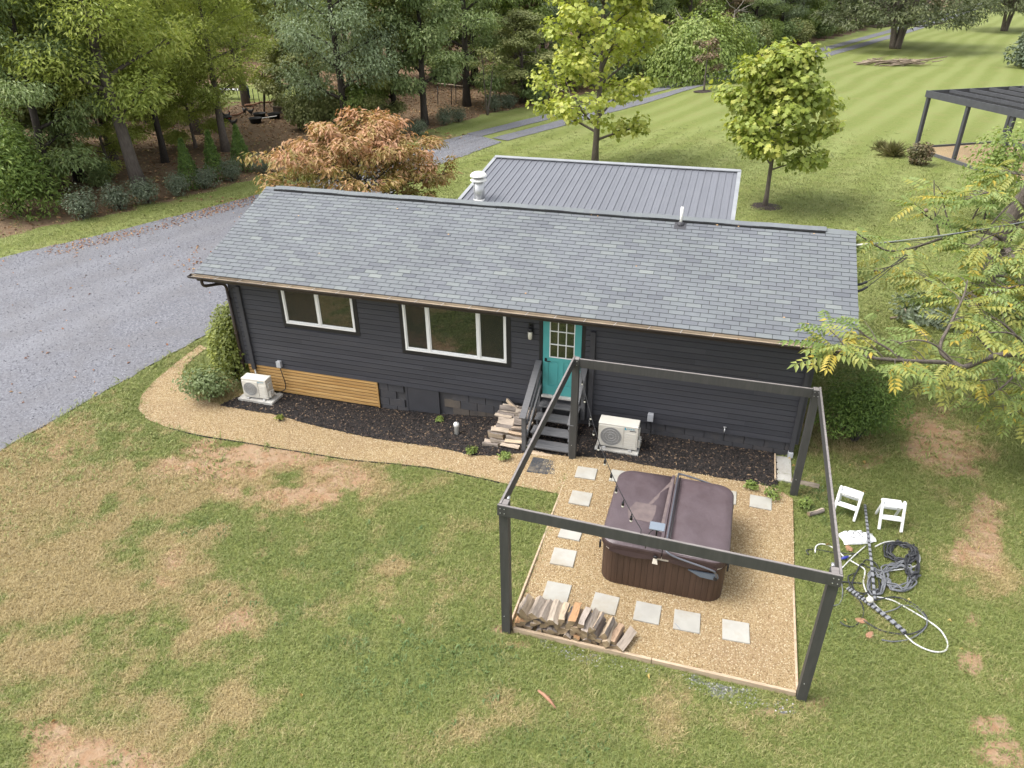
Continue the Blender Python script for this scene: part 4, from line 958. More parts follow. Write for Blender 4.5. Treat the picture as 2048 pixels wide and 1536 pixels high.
def outdoor_unit(name, label, loc, rz, wd, dp_, ht, logo):
    u = thing(name, label, 'heat pump', loc, rz)
    b = MB(); b.cbox((-wd/2,-dp_/2,.03), (wd/2,dp_/2,ht-.012), .012); b.cbox((-wd/2-.004,-dp_/2-.004,ht-.022), (wd/2+.004,dp_/2+.004,ht), .008); b.build('casing', M['ac'], u)
    fx = -wd*.17; R_ = min(ht*.40, wd*.27); fy = -dp_/2
    p = MB(); p.cbox((fx-R_-.035, fy-.012, ht*.5-R_-.02), (fx+R_+.035, fy-.0005, ht*.5+R_+.035), .006); p.build('front_panel', M['ac'], u)
    gr = MB(); n = 32; cz = ht*.5+.004
    vs = [(fx+R_*math.cos(2*math.pi*i/n), fy-.0135, cz+R_*math.sin(2*math.pi*i/n)) for i in range(n)]
    gr.add(vs, [tuple(range(n))[::-1]]); fg = gr.build('fan_opening', M['ac_dark'], u)
    wr = MB()
    for i in range(-11, 12):
        x = i*R_/11.5; h_ = math.sqrt(max(R_*R_-x*x, 0))
        if h_ > .01: wr.box((fx+x-.0028, fy-.020, cz-h_), (fx+x+.0028, fy-.015, cz+h_))
    for q in (.25, .5, .75, 1.0):
        pts = [(fx+R_*q*math.cos(2*math.pi*i/24), fy-.021, cz+R_*q*math.sin(2*math.pi*i/24)) for i in range(25)]; wr.tube(pts, .0035, 5, cap=False)
    wr.build('fan_grille', M['ac_grill'], u)
    x0 = fx+R_+.05
    for i in range(7):
        z = .07+i*(ht*.62)/7
        MB().cbox((x0, fy-.007, z), (wd/2-.03, fy-.0005, z+ht*.072), .003).build('louvre', M['ac'], u)
    lg = thing('logo', None, None); lg.parent = u; lx = x0+.005; lz = ht*.84
    s_ = (wd/2-.025-lx)
    def q4(mb, x, z, w_, h_, d=.002): mb.box((lx+x*s_, fy-.0005-d, lz+z*s_), (lx+(x+w_)*s_, fy-.0004, lz+(z+h_)*s_))
    t = MB(); t.add([(lx, fy-.002, lz), (lx+.17*s_, fy-.002, lz), (lx+.06*s_, fy-.002, lz+.24*s_), (lx, fy-.002, lz+.24*s_)], [(0,1,2,3)]); t.build('emblem', M['logo_blue'], lg)
    # the maker's word in blue strokes, DAIKIN
    gly = {'D': 'l0t b r', 'A': '', 'I': '', 'K': '', 'N': ''}
    tx = MB(); strokes = {'D': [((0,0),(0,1)),((0,1),(.7,.8)),((.7,.8),(.7,.2)),((.7,.2),(0,0))], 'A': [((0,0),(.4,1)),((.4,1),(.8,0)),((.2,.35),(.6,.35))], 'I': [((.2,0),(.2,1))],
                          'K': [((0,0),(0,1)),((0,.45),(.65,1)),((.15,.5),(.7,0))], 'N': [((0,0),(0,1)),((0,1),(.65,0)),((.65,0),(.65,1))]}
    cx_ = .22; cw = .115
    for ch in 'DAIKIN':
        for (a, b) in strokes[ch]:
            tx.bar((lx+(cx_+a[0]*cw*.8)*s_, fy-.0025, lz+(.06+a[1]*.15)*s_), (lx+(cx_+b[0]*cw*.8)*s_, fy-.0025, lz+(.06+b[1]*.15)*s_), .018*s_, .002, up=(0,1,0))
        cx_ += cw*(.6 if ch == 'I' else 1.08)
    tx.build('lettering', M['logo_blue'], lg)
    if logo: t = MB(); q4(t, .42, -.075, .55, .065); t.build('name_strip', M['logo_dark'], lg)
    sd_ = MB(); sd_.cbox((wd/2+.0005, -dp_*.32, ht*.10), (wd/2+.055, dp_*.30, ht*.42), .015); sd_.cbox((wd/2+.0005, -dp_*.25, ht*.55), (wd/2+.03, dp_*.2, ht*.80), .01)
    sd_.build('valve_cover', M['ac'], u)
    for x in (-wd*.33, wd*.33):
        MB().cbox((x-.035, -dp_/2-.05, .0), (x+.035, dp_/2+.04, .03), .005).build('foot', M['galv'], u)
    for z in (.36, .28): MB().tube([(wd/2+.02, dp_*.05, ht*z), (wd/2+.075, dp_*.05, ht*z)], .016, 8).build('valve', M['galv'], u)
    return u
pa = thing('unit_pad', 'small grey concrete pad in dark mulch by the pine skirting', 'concrete pad', (.56, -.44, -.26)); MB().cbox((-.48,-.25,-.1), (.48,.25,.09), .012).build('slab', M['concrete'], pa)
pb = thing('unit_pad', 'narrow pale pad under the larger outdoor unit right of the steps', 'concrete pad', (9.52, -.69, .10)); MB().cbox((-.46,-.24,-.05), (.46,.24,.092), .010).build('slab', M['concrete'], pb)
outdoor_unit('outdoor_unit', 'smaller white heat pump unit on the pad beside the pine skirting', (.565, -.48, -.17), rad(2), .66, .27, .56, False)
outdoor_unit('outdoor_unit', 'larger cream heat pump unit right of the steps with a blue logo', (9.52, -.68, .192), rad(0), .82, .31, .60, True)

co_ = thing('cleanout_pipe', 'white capped plastic pipe standing upright in the dark mulch', 'pipe', (5.92, -.85, -.12))
MB().lathe([(.052,-.1),(.052,.25),(.062,.255),(.062,.32),(.05,.33)], (0,0,0), 20).build('pipe', M['pvc'], co_)
MB().lathe([(.045,.33),(.045,.342),(.02,.345),(.02,.36)], (0,0,0), 16).build('cap', M['pvc'], co_)

# ---- split logs
def wood_mats():
    t = NT('split_wood'); v = t.coords('Object', (8, 1.0, 8), rnd=True); oi = t.n('ShaderNodeObjectInfo')
    base = t.ramp(oi.outputs['Random'], [(0, (.30,.25,.205)), (.3, (.40,.335,.265)), (.5, (.34,.29,.25)), (.7, (.43,.34,.24)), (.88, (.32,.255,.20)), (.95, (.36,.20,.095)), (1, (.46,.39,.30))])
    g = t.ramp(t.noise(v, 3.0, 6, .7), [(.28, .55), (.5, 1.0), (.75, 1.25)]); t.principled(t.mix(1.0, base, g, 'MULTIPLY'), .9, 0, .2, t.noise(v, 6, 5, .7), .9, .015)
    e = NT('log_end'); v = e.coords('Object', None, rnd=True); n = e.noise(v, 9, 5); e.principled(e.ramp(n, [(.3, (.15,.105,.065)), (.7, (.30,.225,.14))]), .9, 0, .2)
    k = NT('log_bark'); v = k.coords('Object', (5, 1, 5), rnd=True); n = k.noise(v, 5, 6, .7); k.principled(k.ramp(n, [(.3, (.11,.09,.075)), (.6, (.24,.205,.18)), (.8, (.34,.305,.27))]), .95, 0, .15, n, 1.0, .02)
    return [t.m, e.m, k.m]
WOOD = wood_mats()
def log_mesh(seed):
    r = random.Random(seed); R_ = .074
    kind = r.choice(('quarter', 'quarter', 'half', 'slab'))
    arc = {'quarter': (0, 95), 'half': (-10, 175), 'slab': (20, 120)}[kind]
    poly = [(r.uniform(-.012,.012), r.uniform(-.012,.006))]; nb = 5
    for i in range(nb):
        a = rad(arc[0]+(arc[1]-arc[0])*i/(nb-1)); q = R_*r.uniform(.9, 1.14)*(1.15 if kind == 'slab' else 1); poly.append((q*math.cos(a), q*math.sin(a)))
    cx = sum(p[0] for p in poly)/len(poly); cy = sum(p[1] for p in poly)/len(poly); poly = [((p[0]-cx)*1.18, (p[1]-cy)*1.18) for p in poly]
    n = len(poly); L_ = .40*r.uniform(.88, 1.08); rings = 5; vs = []
    bx, bz = r.uniform(-.015,.015), r.uniform(-.015,.015)
    for i in range(rings):
        t = i/(rings-1); s_ = 1+r.uniform(-.09,.09); o_ = math.sin(t*math.pi)
        for p in poly: vs.append((p[0]*s_+bx*o_+r.uniform(-.004,.004), (t-.5)*L_+r.uniform(-.006,.006), p[1]*s_+bz*o_+r.uniform(-.004,.004)))
    mb = MB()
    mb.add(vs, [(i*n+j, (i+1)*n+j, (i+1)*n+(j+1) % n, i*n+(j+1) % n) for i in range(rings-1) for j in range(n)])
    for q in range(len(mb.f)): 
        j = q % n; mb.m[q] = 2 if 1 <= j <= n-2 and kind != 'slab' else 0
    b = 0; mb.f.append(tuple(range(n))[::1]); mb.m.append(1); mb.t.append(.5); mb.sm.append(False)
    mb.f.append(tuple((rings-1)*n+j for j in range(n))[::-1]); mb.m.append(1); mb.t.append(.5); mb.sm.append(False)
    me = mb.mesh('split_log', WOOD)
    bm = bmesh.new(); bm.from_mesh(me); bmesh.ops.recalc_face_normals(bm, faces=bm.faces); bm.to_mesh(me); bm.free()
    return me
LOGS = [log_mesh(100+i) for i in range(14)]
def put_log(label, group, loc, rot, sc=1.0, k_=None):
    o = link('split_log', LOGS[rl.randrange(14) if k_ is None else k_]); o.location = loc; o.rotation_euler = rot; o.scale = (sc, 1.0, sc) if np.isscalar(sc) else sc
    return tag(o, label, 'log', group)
ORD = ['first','second','third','fourth','fifth','sixth','seventh','eighth','ninth','tenth','eleventh','twelfth','thirteenth','fourteenth']
# front pile: logs point away from the camera, four courses stepping down to the right
G1 = 'split logs stacked on the front timber of the gravel pad'
heights = [(0, 11, .050), (1, 10, .150), (2, 9, .250), (3, 8, .345)]
names = {0: 'bottom course', 1: 'second course up', 2: 'third course up', 3: 'top course'}
for c_, n, zc in heights:
    for i in range(n):
        x = 8.87 + .150*i + (.07 if c_ % 2 else 0) + rl.uniform(-.015, .015) + c_*.0
        z = zc + .03 + rl.uniform(-.012, .012)
        put_log(f'{ORD[i]} split log from the left in the {names[c_]} of the front woodpile', G1, (x, -5.72+rl.uniform(-.03,.03)-(.02 if i > 8 else 0), z), (rl.uniform(-.05,.05), rl.uniform(0, 6.28), rad(-4)+rl.uniform(-.08,.08)), rl.uniform(1.05, 1.35))
# sloping logs at the right end of the front pile
for i, (x, z, ti) in enumerate(((10.06,.36,.25), (10.22,.28,.32), (10.37,.20,.38), (10.50,.12,.45))):
    put_log(f'{ORD[i]} of the leaning logs at the right end of the front woodpile', G1, (x, -5.74, z), (-.10, 1.0+i, rad(-16)), 1.15)
# heap by the steps: logs lie along the wall in two columns, each course higher and further back
G2 = 'split logs heaped left of the wooden steps'
for c_ in range(9):
    y = -1.20+.104*c_; z = .05+.054*c_
    for k_, xc in ((0, 6.93), (1, 7.32)):
        xx = xc + rl.uniform(-.05,.05) + (-.10 if k_ == 0 and c_ == 0 else 0) + (-.08 if k_ == 0 and c_ == 6 else 0) + .012*c_
        put_log(f'{"left" if k_ == 0 else "right"} column log, {ORD[c_]} from the bottom of the heap by the steps', G2, (xx, y, z+rl.uniform(-.01,.015)), (rl.uniform(-.06,.06), rl.uniform(0,6.28), rad(90)+rl.uniform(-.16,.16)), rl.uniform(1.0,1.25))
        put_log(f'log hidden behind the {ORD[c_]} {"left" if k_ == 0 else "right"} log of the heap by the steps', G2, (xx+.02, y+.12, z-.02), (rl.uniform(-.06,.06), rl.uniform(0,6.28), rad(90)+rl.uniform(-.1,.1)), .95)
put_log('log standing askew on the very top of the heap by the steps', G2, (7.05, -.22, .53), (.15, .3, rad(55)), .9)
# loose pieces
put_log('round pale log on the grass behind the right rear post', None, (13.27, -.93, .165), (0, .2, rad(84)), (1.1, 1.3, 1.1), 2)
put_log('pale flat split log on the grass between the post and the white stools', None, (13.43, -1.83, .16), (0.05, 1.2, rad(-52)), (1.15, .9, 1.0), 4)
ss = thing('broken_stick', 'short reddish broken stick on the lawn in front of the woodpile', 'stick', (9.60, -7.03, .03))
MB().tube([(-.16,.11,.0),(-.06,.05,.02),(.05,-.02,.015),(.15,-.10,.0)], [.018,.026,.024,.012], 7).build('shaft', M['redwood'], ss); MB().tube([(-.02,.02,.02),(.03,.04,.04)], [.012,.004], 6).build('splinter', M['redwood'], ss)

# ================================================================ GRAVEL PAD: timbers, pavers, pergola, tub
def timber(label, p0, p1, w_, h_, m_, z):
    t = thing('edging_timber', label, 'timber', ((p0[0]+p1[0])/2, (p0[1]+p1[1])/2, z)); c = Vector(((p0[0]+p1[0])/2, (p0[1]+p1[1])/2, 0))
    MB().bar(Vector((*p0, 0))-c, Vector((*p1, 0))-c, w_, h_, c=.006).build('beam', m_, t); return t
timber('left length of the front edging timber, under the woodpile', (8.78,-5.95), (10.93,-5.95), .045, .14, M['cut_wood'], .02)
timber('right length of the front edging timber, bare in front of the gravel', (10.94,-5.95), (12.98,-5.95), .045, .14, M['cut_wood'], .02)
timber('front length of the left edging timber, beside the lawn', (8.70,-5.90), (8.70,-3.3), .035, .12, M['cut_wood'], .02)
timber('rear length of the left edging timber, where the path joins the gravel pad', (8.70,-3.29), (8.70,-1.42), .035, .12, M['cut_wood'], .055)
timber('right edging timber along the grass beside the hoses', (13.0,-5.90), (13.0,-2.3), .035, .10, M['cut_wood'], .02)
cs = thing('concrete_strip', 'mossy concrete strip at the rear right corner by the mulch', 'concrete', (12.86, -.56, .12))
MB().cbox((-.13,-.40,-.1), (.17,.45,.04), .01).build('slab', M['concrete'], cs); MB().cbox((-.165,-.42,-.1), (-.135,.46,.075), .004).build('board', M['cut_wood'], cs)
ed = thing('path_edging', 'thin black edging strip along the lawn side of the gravel path', 'edging', (4.5, -2.2, -.1))
pl_ = dens(path_lo[2:12], 60); P = np.array([(x, y-.012, float(gz(x, y))+.012) for x, y in pl_])-np.array([4.5,-2.2,-.1])
mb = MB()
for a, b in zip(P[:-1], P[1:]): mb.bar(a, b, .010, .03)
mb.build('strip', M['edging'], ed)
pav = [((1172,953),(.41,.37),2,'partly gravel strewn paver, rearmost of the left column'), ((1161,1002),(.40,.40),1,'left column paver, second from the house'), ((1142,1066),(.40,.40),-1,'left column paver just behind the front beam'),
       ((1127,1115),(.41,.41),2,'left column paver just in front of the front beam'), ((1114,1183),(.42,.42),1,'front left corner paver beside the woodpile'), ((1210,1206),(.41,.40),-2,'paver behind the right end of the woodpile'),
       ((1295,1224),(.41,.41),0,'front row paver below the left half of the tub'), ((1374,1241),(.41,.41),2,'front row paver with a dark diagonal mark'), ((1472,1261),(.41,.41),3,'rightmost paver of the front row'),
       ((1520,1012),(.40,.37),-1,'lone paver right of the hot tub near the rear post'), ((1240,960),(.40,.38),1,'paver half hidden behind the left rear corner of the tub'), ((1450,1000),(.40,.40),0,'paver half hidden behind the right side of the tub')]
for (px, py), (w_, d_), a, lab in pav:
    p = H(px, py, .06); t = thing('stepping_stone', 'square pale concrete ' + lab, 'paver', (p[0], p[1], float(gz(p[0], p[1]))+.03), rad(a), 'pale concrete pavers set in the gravel')
    MB().cbox((-w_/2,-d_/2,-.03), (w_/2,d_/2,.022), .006).build('slab', M['paver'], t)
    if 'diagonal' in lab: MB().add([(-.19,-.10,.0225),(-.17,-.10,.0225),(-.08,-.20,.0225),(-.10,-.20,.0225)], [(0,1,2,3)]).build('mark', M['strip_grey'], t)
# ---- pergola frame
pg = thing('pergola_frame', 'dark timber frame of four posts and four beams around the hot tub', 'pergola', (10.86, -3.62, 0))
def Pp(mb, name, m_): 
    o = mb.build(name, m_, pg); o.location = (-10.86, 3.62, 0); return o
PXL, PXR, PYF, PYB = 8.6741, 13.0556, -5.9602, -1.2913
corner = {'fl': (PXL, PYF, -.05, 2.58), 'fr': (PXR, PYF, -.05, 2.455), 'bl': (PXL, PYB, .05, 2.483), 'br': (PXR, PYB, .08, 2.483)}
for k_, (x, y, z0, z1) in corner.items():
    Pp(MB().cbox((x-.066, y-.066, z0), (x+.066, y+.066, z1-.012), .006), 'post', M['pergola'])
    for dz in (-.05, -.13):
        for dx in (-.03, .03): Pp(MB().tube([(x+dx, y-.112 if 'f' == k_[0] else y-.064, z1+dz), (x+dx, y-.118 if 'f' == k_[0] else y-.074, z1+dz)], .008, 8), 'bolt', M['galv'])
    Pp(MB().tube([(x-.02, y-.066, z0+.42), (x-.02, y-.073, z0+.42)], .008, 8), 'bolt', M['galv'])
def beam(a, b, off, th, dz=0):
    p0 = Vector((a[0]+off[0][0], a[1]+off[0][1], a[3]-.093+dz)); p1 = Vector((b[0]+off[1][0], b[1]+off[1][1], b[3]-.093+dz))
    Pp(MB().bar(p0, p1, th, .184, c=.004), 'beam', M['pergola'])
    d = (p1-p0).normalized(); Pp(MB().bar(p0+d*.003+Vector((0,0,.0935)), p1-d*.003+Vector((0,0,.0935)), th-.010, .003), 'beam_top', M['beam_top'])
beam(corner['fl'], corner['fr'], ((-.075,-.089), (.075,-.089)), .04)
beam(corner['bl'], corner['br'], ((.07,-.03), (-.07,-.03)), .04)
beam(corner['fl'], corner['bl'], ((-.045,-.066), (-.045,.07)), .04)
beam(corner['fr'], corner['br'], ((.055,-.066), (.055,.07)), .04)
for k_ in corner:
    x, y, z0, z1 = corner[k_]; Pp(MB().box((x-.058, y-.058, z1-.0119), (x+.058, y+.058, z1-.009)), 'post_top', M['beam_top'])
for k_, sx in (('fl', 1), ('fr', -1)):
    x, y, z0, z1 = corner[k_]; Pp(MB().tube([(x+sx*.03, y+.07, z1-.02), (x+sx*.03, y+.13, z1-.02)], .022, 10), 'bracket', M['galv'])
# ---- hot tub
tb = thing('hot_tub', 'square brown hot tub with purplish vinyl cover and brown slatted cabinet', 'hot tub', (10.86, -3.53, .03))
def rrect(hx, hy, r_c, n=7):
    P = []
    for cx_, cy_, a0 in ((hx-r_c, hy-r_c, 0), (-hx+r_c, hy-r_c, 90), (-hx+r_c, -hy+r_c, 180), (hx-r_c, -hy+r_c, 270)):
        for i in range(n): a = rad(a0+90*i/(n-1)); P.append((cx_+r_c*math.cos(a), cy_+r_c*math.sin(a)))
    return P
HXT, HYT = 1.00, 1.00
def walk(poly, step, gap):
    Pn = np.array(poly+[poly[0]]); d = np.r_[0, np.cumsum(np.linalg.norm(np.diff(Pn, axis=0), axis=1))]; n = int(round(d[-1]/step)); 
    q = lambda s: np.array([np.interp(s, d, Pn[:, 0]), np.interp(s, d, Pn[:, 1])])
    return [(q(d[-1]*i/n+gap/2), q(d[-1]*(i+.5)/n), q(d[-1]*(i+1)/n-gap/2)) for i in range(n)]
MB().prism(rrect(HXT-.02, HYT-.02, .25), .0, .78).build('cabinet_core', M['black_trim'], tb)
for (a, m_, b) in walk(rrect(HXT, HYT, .26, 9), .098, .004):
    t = b-a; t /= np.linalg.norm(t); nn_ = np.array([t[1], -t[0]])
    ai, mi_, bi = a-nn_*.018, m_-nn_*.018, b-nn_*.018; mo = m_+nn_*.001
    vs = [(*p, z) for z in (.012, .70) for p in (a, mo, b, bi, mi_, ai)]
    MB().add(vs, [(0,1,7,6),(1,2,8,7),(2,3,9,8),(5,0,6,11),(6,7,8,9,10,11),(3,4,10,9),(4,5,11,10),(0,5,4,3,2,1)]).build('cabinet_slat', M['cabinet'], tb)
MB().prism(rrect(HXT-.008, HYT-.008, .25), .70, .775).build('shell_rim', M['shell'], tb)
cov = thing('cover', None, None); cov.parent = tb
def cover_half(x0, x1, out):
    full = rrect(HXT+.03, HYT+.035, .27, 9)
    pts = [p for p in full if x0-1e-6 <= p[0] <= x1+1e-6]
    # order round the half with the straight fold edge
    if out > 0: pts = [(x0, -HYT-.035)] + [p for p in full[27:]+full[:9] if p[0] > x0] + [(x0, HYT+.035)]
    else: pts = [(x1, HYT+.035)] + [p for p in full[9:27] if p[0] < x1] + [(x1, -HYT-.035)]
    mb = MB(); n = len(pts); c = np.mean(np.array(pts), axis=0)
    rings = [(1.0, .775, 1), (1.0, .87, 1), (.992, .895, 1), (.975, .912, 0), (.86, .920, 0), (.45, .924, 0)]
    vs = []; fx_ = x0 if out > 0 else x1
    for s_, z, _m in rings:
        for p in pts:
            on = abs(p[0]-fx_) < 1e-6
            q = (p[0] if on else fx_+(p[0]-fx_)*s_, p[1]*s_)
            vs.append((q[0], q[1], z+(.006*math.sin(p[0]*7+p[1]*5) if .8 < s_ < .97 else 0)+(.012 if on and z > .9 else 0)))
    vs.append((fx_+(c[0]-fx_)*.4, 0, .925))
    for k_ in range(len(rings)-1):
        for j in range(n):
            mb.add([vs[k_*n+j], vs[k_*n+(j+1) % n], vs[(k_+1)*n+(j+1) % n], vs[(k_+1)*n+j]], [(0,1,2,3)], rings[k_+1][2], .5, k_ >= 3)
    b = (len(rings)-1)*n
    for j in range(n): mb.add([vs[b+j], vs[b+(j+1) % n], vs[-1]], [(0,1,2)], 0, .5, True)
    o = mb.build('cover_panel', [M['cover'], M['cover_edge']], cov)
    bm = bmesh.new(); bm.from_mesh(o.data); bmesh.ops.remove_doubles(bm, verts=bm.verts, dist=1e-5); bmesh.ops.recalc_face_normals(bm, faces=bm.faces); bm.to_mesh(o.data); bm.free()
FOLD = -.02
cover_half(-HXT-.03, FOLD, -1); cover_half(FOLD+.012, HXT+.03, 1)
MB().cbox((FOLD-.055,-HYT-.02,.930), (FOLD+.002,HYT+.03,.945), .006).build('hinge_flap', M['cover'], cov)
# dusty print left on the cover
dp = MB(); dp.bar((-.05, .86, .9275), (-.36, .10, .9275), .055, .002); dp.build('dust_mark', M['dust'], cov)
dp = MB(); pts = [(-.60,.10),(-.25,.10),(-.22,.0),(-.28,-.38),(-.66,-.36),(-.70,-.15)]; dp.prism(pts, .9265, .9285); dp.build('dust_mark', M['dust'], cov)
dp = MB(); dp.bar((-.06,.9,.9465), (-.09,-.6,.9465), .05, .002); dp.build('dust_mark', M['dust'], cov)
# skirt flaps and straps round the edge, cover lifter
for x0, x1 in ((-.86,-.08), (.10,.86)):
    mb = MB(); n = 14; vs = []
    for i in range(n):
        x = x0+(x1-x0)*i/(n-1); s_ = math.sin(math.pi*i/(n-1)); vs += [(x,-HYT-.036,.80), (x,-HYT-.045-.012*s_,.745-.035*s_)]
    mb.add(vs, [(2*i,2*i+1,2*i+3,2*i+2) for i in range(n-1)]); mb.build('skirt_flap', M['cover_edge'], cov)
lt = thing('cover_lifter', None, None); lt.parent = tb
pv_ = np.array([.86, -1.045, .60])
pt = curve_pts([pv_, (.84,-1.07,.72), (.74,-1.09,.80), (.25,-1.085,.90), (.07,-1.07,.965), (.03,-.97,.985), (.03,-.5,.985), (.03,.5,.985), (.03,.99,.985), (.07,1.07,.96), (.35,1.09,.90), (.74,1.09,.80), (.85,1.07,.70), (.86,1.05,.60)], 90)
MB().tube(pt, .017, 8).build('lifter_bar', M['steel_tube'], lt)
MB().tube([(.075,-.93,.978),(.075,0,.978),(.075,.95,.978)], .009, 6).build('lifter_strap', M['cable'], lt)
for y, sg in ((-1.03, -1), (1.03, 1)):
    MB().prism([(.42,.66),(.88,.66),(.90,.60),(.84,.55),(.62,.56),(.50,.62)], 0, .03).build('lifter_bracket', M['bracket'], lt).matrix_local = Matrix(((1,0,0,0),(0,0,-1,y+(.015 if sg < 0 else .015)),(0,1,0,0),(0,0,0,1)))
    MB().tube([(.85,y-.02*1,.60),(.85,y+sg*.045,.60)], .03, 10).build('pivot', M['iron'], lt)
lk = MB(); lk.tube([(-.11,-1.05,.815),(-.13,-1.075,.83),(-.10,-1.085,.835),(-.08,-1.07,.82)], .018, 8); lk.build('lock', M['iron'], tb)
MB().add([(-.14,-1.07,.79),(-.08,-1.075,.79),(-.06,-1.095,.69),(-.15,-1.09,.69)], [(0,1,2,3),(3,2,1,0)]).build('tag', M['shell'], tb)
for x, y in ((1.02,-.88),(1.03,.62),(-1.03,-.9),(-1.03,.45)):
    MB().cbox((x-.014,y-.03,.66), (x+.014,y+.03,.80), .004).build('strap', M['cable'], tb)
sl = MB(); sl.bar((-.80,-1.012,.742), (-.30,-1.02,.722), .02, .012); sl.build('exposed_rim', M['shell'], tb)
# ---- string lights and solar panel
lg = thing('string_lights', 'black string of clear bulbs sagging from the rear left post to the front beam', 'string lights', (9.7, -3.6, 2.0))
A = np.array([8.76, -1.37, 2.36]); B = np.array([10.60, -6.03, 2.58])
def cordp(t): return A*(1-t)+B*t-np.array([0, 0, .42*4*t*(1-t)*(1+.5*(.5-t))])
O = np.array([9.7, -3.6, 2.0])
MB().tube([cordp(t)-O for t in np.linspace(0, 1, 50)], .0065, 6).build('cord', M['cable'], lg)
MB().tube([B-O, B-O+np.array([.0,-.03,-.1]), B-O+np.array([.02,-.03,-.24])], .006, 6).build('cord_tail', M['cable'], lg)
for i in range(10):
    p = cordp(.06+.093*i)-O; jx = random.Random(i).uniform(-.02,.02)
    h_ = MB().tube([p, p+np.array([jx,0,-.06])], .007, 6).tube([p+np.array([jx,0,-.055]), p+np.array([jx,0,-.115])], [.017,.021], 8).build('lamp_holder', M['iron'], lg)
    MB().lathe([(.010,-.155),(.018,-.145),(.020,-.132),(.014,-.115)], p+np.array([jx,0,0]), 10).build('bulb', M['bulb'], h_)
sp_ = thing('solar_panel', 'small blue grey solar panel on a stem above the front beam', 'solar panel', (10.80, -6.0, 2.50))
MB().cbox((-.10,-.065,-.008), (.10,.065,.008), .004, M=Matrix.Translation((0,.03,.135)) @ Matrix.Rotation(rad(12), 4, 'X')).build('panel', M['solar'], sp_)
MB().tube([(.0,.03,.13),(.0,.02,.06),(.0,.0,.0)], .011, 8).build('stem', M['iron'], sp_)
MB().tube(curve_pts([(-.03,.01,.10),(-.09,-.02,.04),(-.11,-.06,-.06),(-.12,-.06,-.2)], 12), .006, 6).build('wire', M['cable'], sp_)
# ================================================================ PLANTS
# leaf shapes, base at the origin, pointing along +Y, face +Z
T_DIA = (np.array([(0,0,0),(-.32,.42,.07),(0,1,-.03),(.32,.42,.07)]), np.array([(0,1,2),(0,2,3)])[:, ::-1])
T_LONG = (np.array([(0,0,0),(-.17,.4,.05),(0,1,-.12),(.17,.4,.05)]), np.array([(0,1,2),(0,2,3)])[:, ::-1])
def _maple():
    P = [(0,0),(.30,.02),(.55,.22),(.36,.40),(.46,.72),(.20,.66),(0,1.0),(-.20,.66),(-.46,.72),(-.36,.40),(-.55,.22),(-.30,.02)]
    return np.array([(x, y, .10*abs(x)-.08*y*y) for x, y in P]), np.array([tuple(range(len(P)))])
T_MAPLE = _maple()
def _pinnate(n=6):
    V = []; F = []
    def leaflet(b, d, L_, wd):
        d = np.array(d)/np.linalg.norm(d); s = np.cross(d, [0,0,1]); s /= np.linalg.norm(s); k = len(V)
        V.extend([b, b+d*L_*.42+s*wd+[0,0,.012], b+d*L_+[0,0,-.05], b+d*L_*.42-s*wd+[0,0,.012]]); F.append((k, k+3, k+2, k+1))
    for i in range(n):
        y = .18+.72*i/(n-1); dz = -.20*y*y; L_ = .26*(1-.35*abs(y-.55))
        for sx in (-1, 1): leaflet(np.array([0, y, dz]), (sx*.85, .38, -.35), L_, .064)
    leaflet(np.array([0,.93,-.18]), (0,1,-.4), .24, .045)
    k = len(V); V.extend([np.array([-.006,0,0]), np.array([.006,0,0]), np.array([.004,.95,-.19]), np.array([-.004,.95,-.19])]); F.append((k,k+1,k+2,k+3))
    return np.array(V), np.array(F)
T_PIN = _pinnate()
def unit(a): return a/(np.linalg.norm(a, axis=1)[:, None]+1e-9)
def leaves(C, Nrm, Tan, size, tpl):
    tv, tf = tpl; n = len(C); Nrm = unit(Nrm); Tan = unit(Tan-Nrm*(Tan*Nrm).sum(1)[:, None]); B = np.cross(Tan, Nrm)
    V = C[:, None, :] + size[:, None, None]*(tv[None, :, 0:1]*B[:, None, :]+tv[None, :, 1:2]*Tan[:, None, :]+tv[None, :, 2:3]*Nrm[:, None, :])
    F = tf[None]+(np.arange(n)*len(tv))[:, None, None]
    return V.reshape(-1, 3), F.reshape(-1, tf.shape[1])
def cloud(r, tips, dirs, per, rad_, size, tpl, up=.6, out=.5, rnd=.6, droop=.3, flat=.6, tone_fn=None, jitter=.25):
    n = len(tips); per_ = np.full(n, per); idx = np.repeat(np.arange(n), per_); m = len(idx)
    off = r.normal(0, 1, (m, 3)); off /= np.linalg.norm(off, axis=1)[:, None]; off *= (r.random(m)**.5)[:, None]; off[:, 2] *= flat
    rr_ = rad_ if np.isscalar(rad_) else np.asarray(rad_)[idx][:, None]
    C = tips[idx]+off*rr_
    D = dirs[idx]
    Nrm = np.array([0, 0, 1.0])*up + D*out*.5 + off*out + r.normal(0, 1, (m, 3))*rnd*.5
    Tan = D*.6 + off*.7 + r.normal(0, 1, (m, 3))*.5 - np.array([0, 0, 1.0])*droop
    s = size*(1+r.uniform(-jitter, jitter, m))
    V, F = leaves(C, Nrm, Tan, s, tpl)
    ct = r.normal(0, .16, n)[idx]; t = .5+ct+r.normal(0, .15, m)
    if tone_fn is not None: t = tone_fn(C, t)
    k = len(tpl[1]); return V, F, np.repeat(np.clip(t, 0, 1), k)

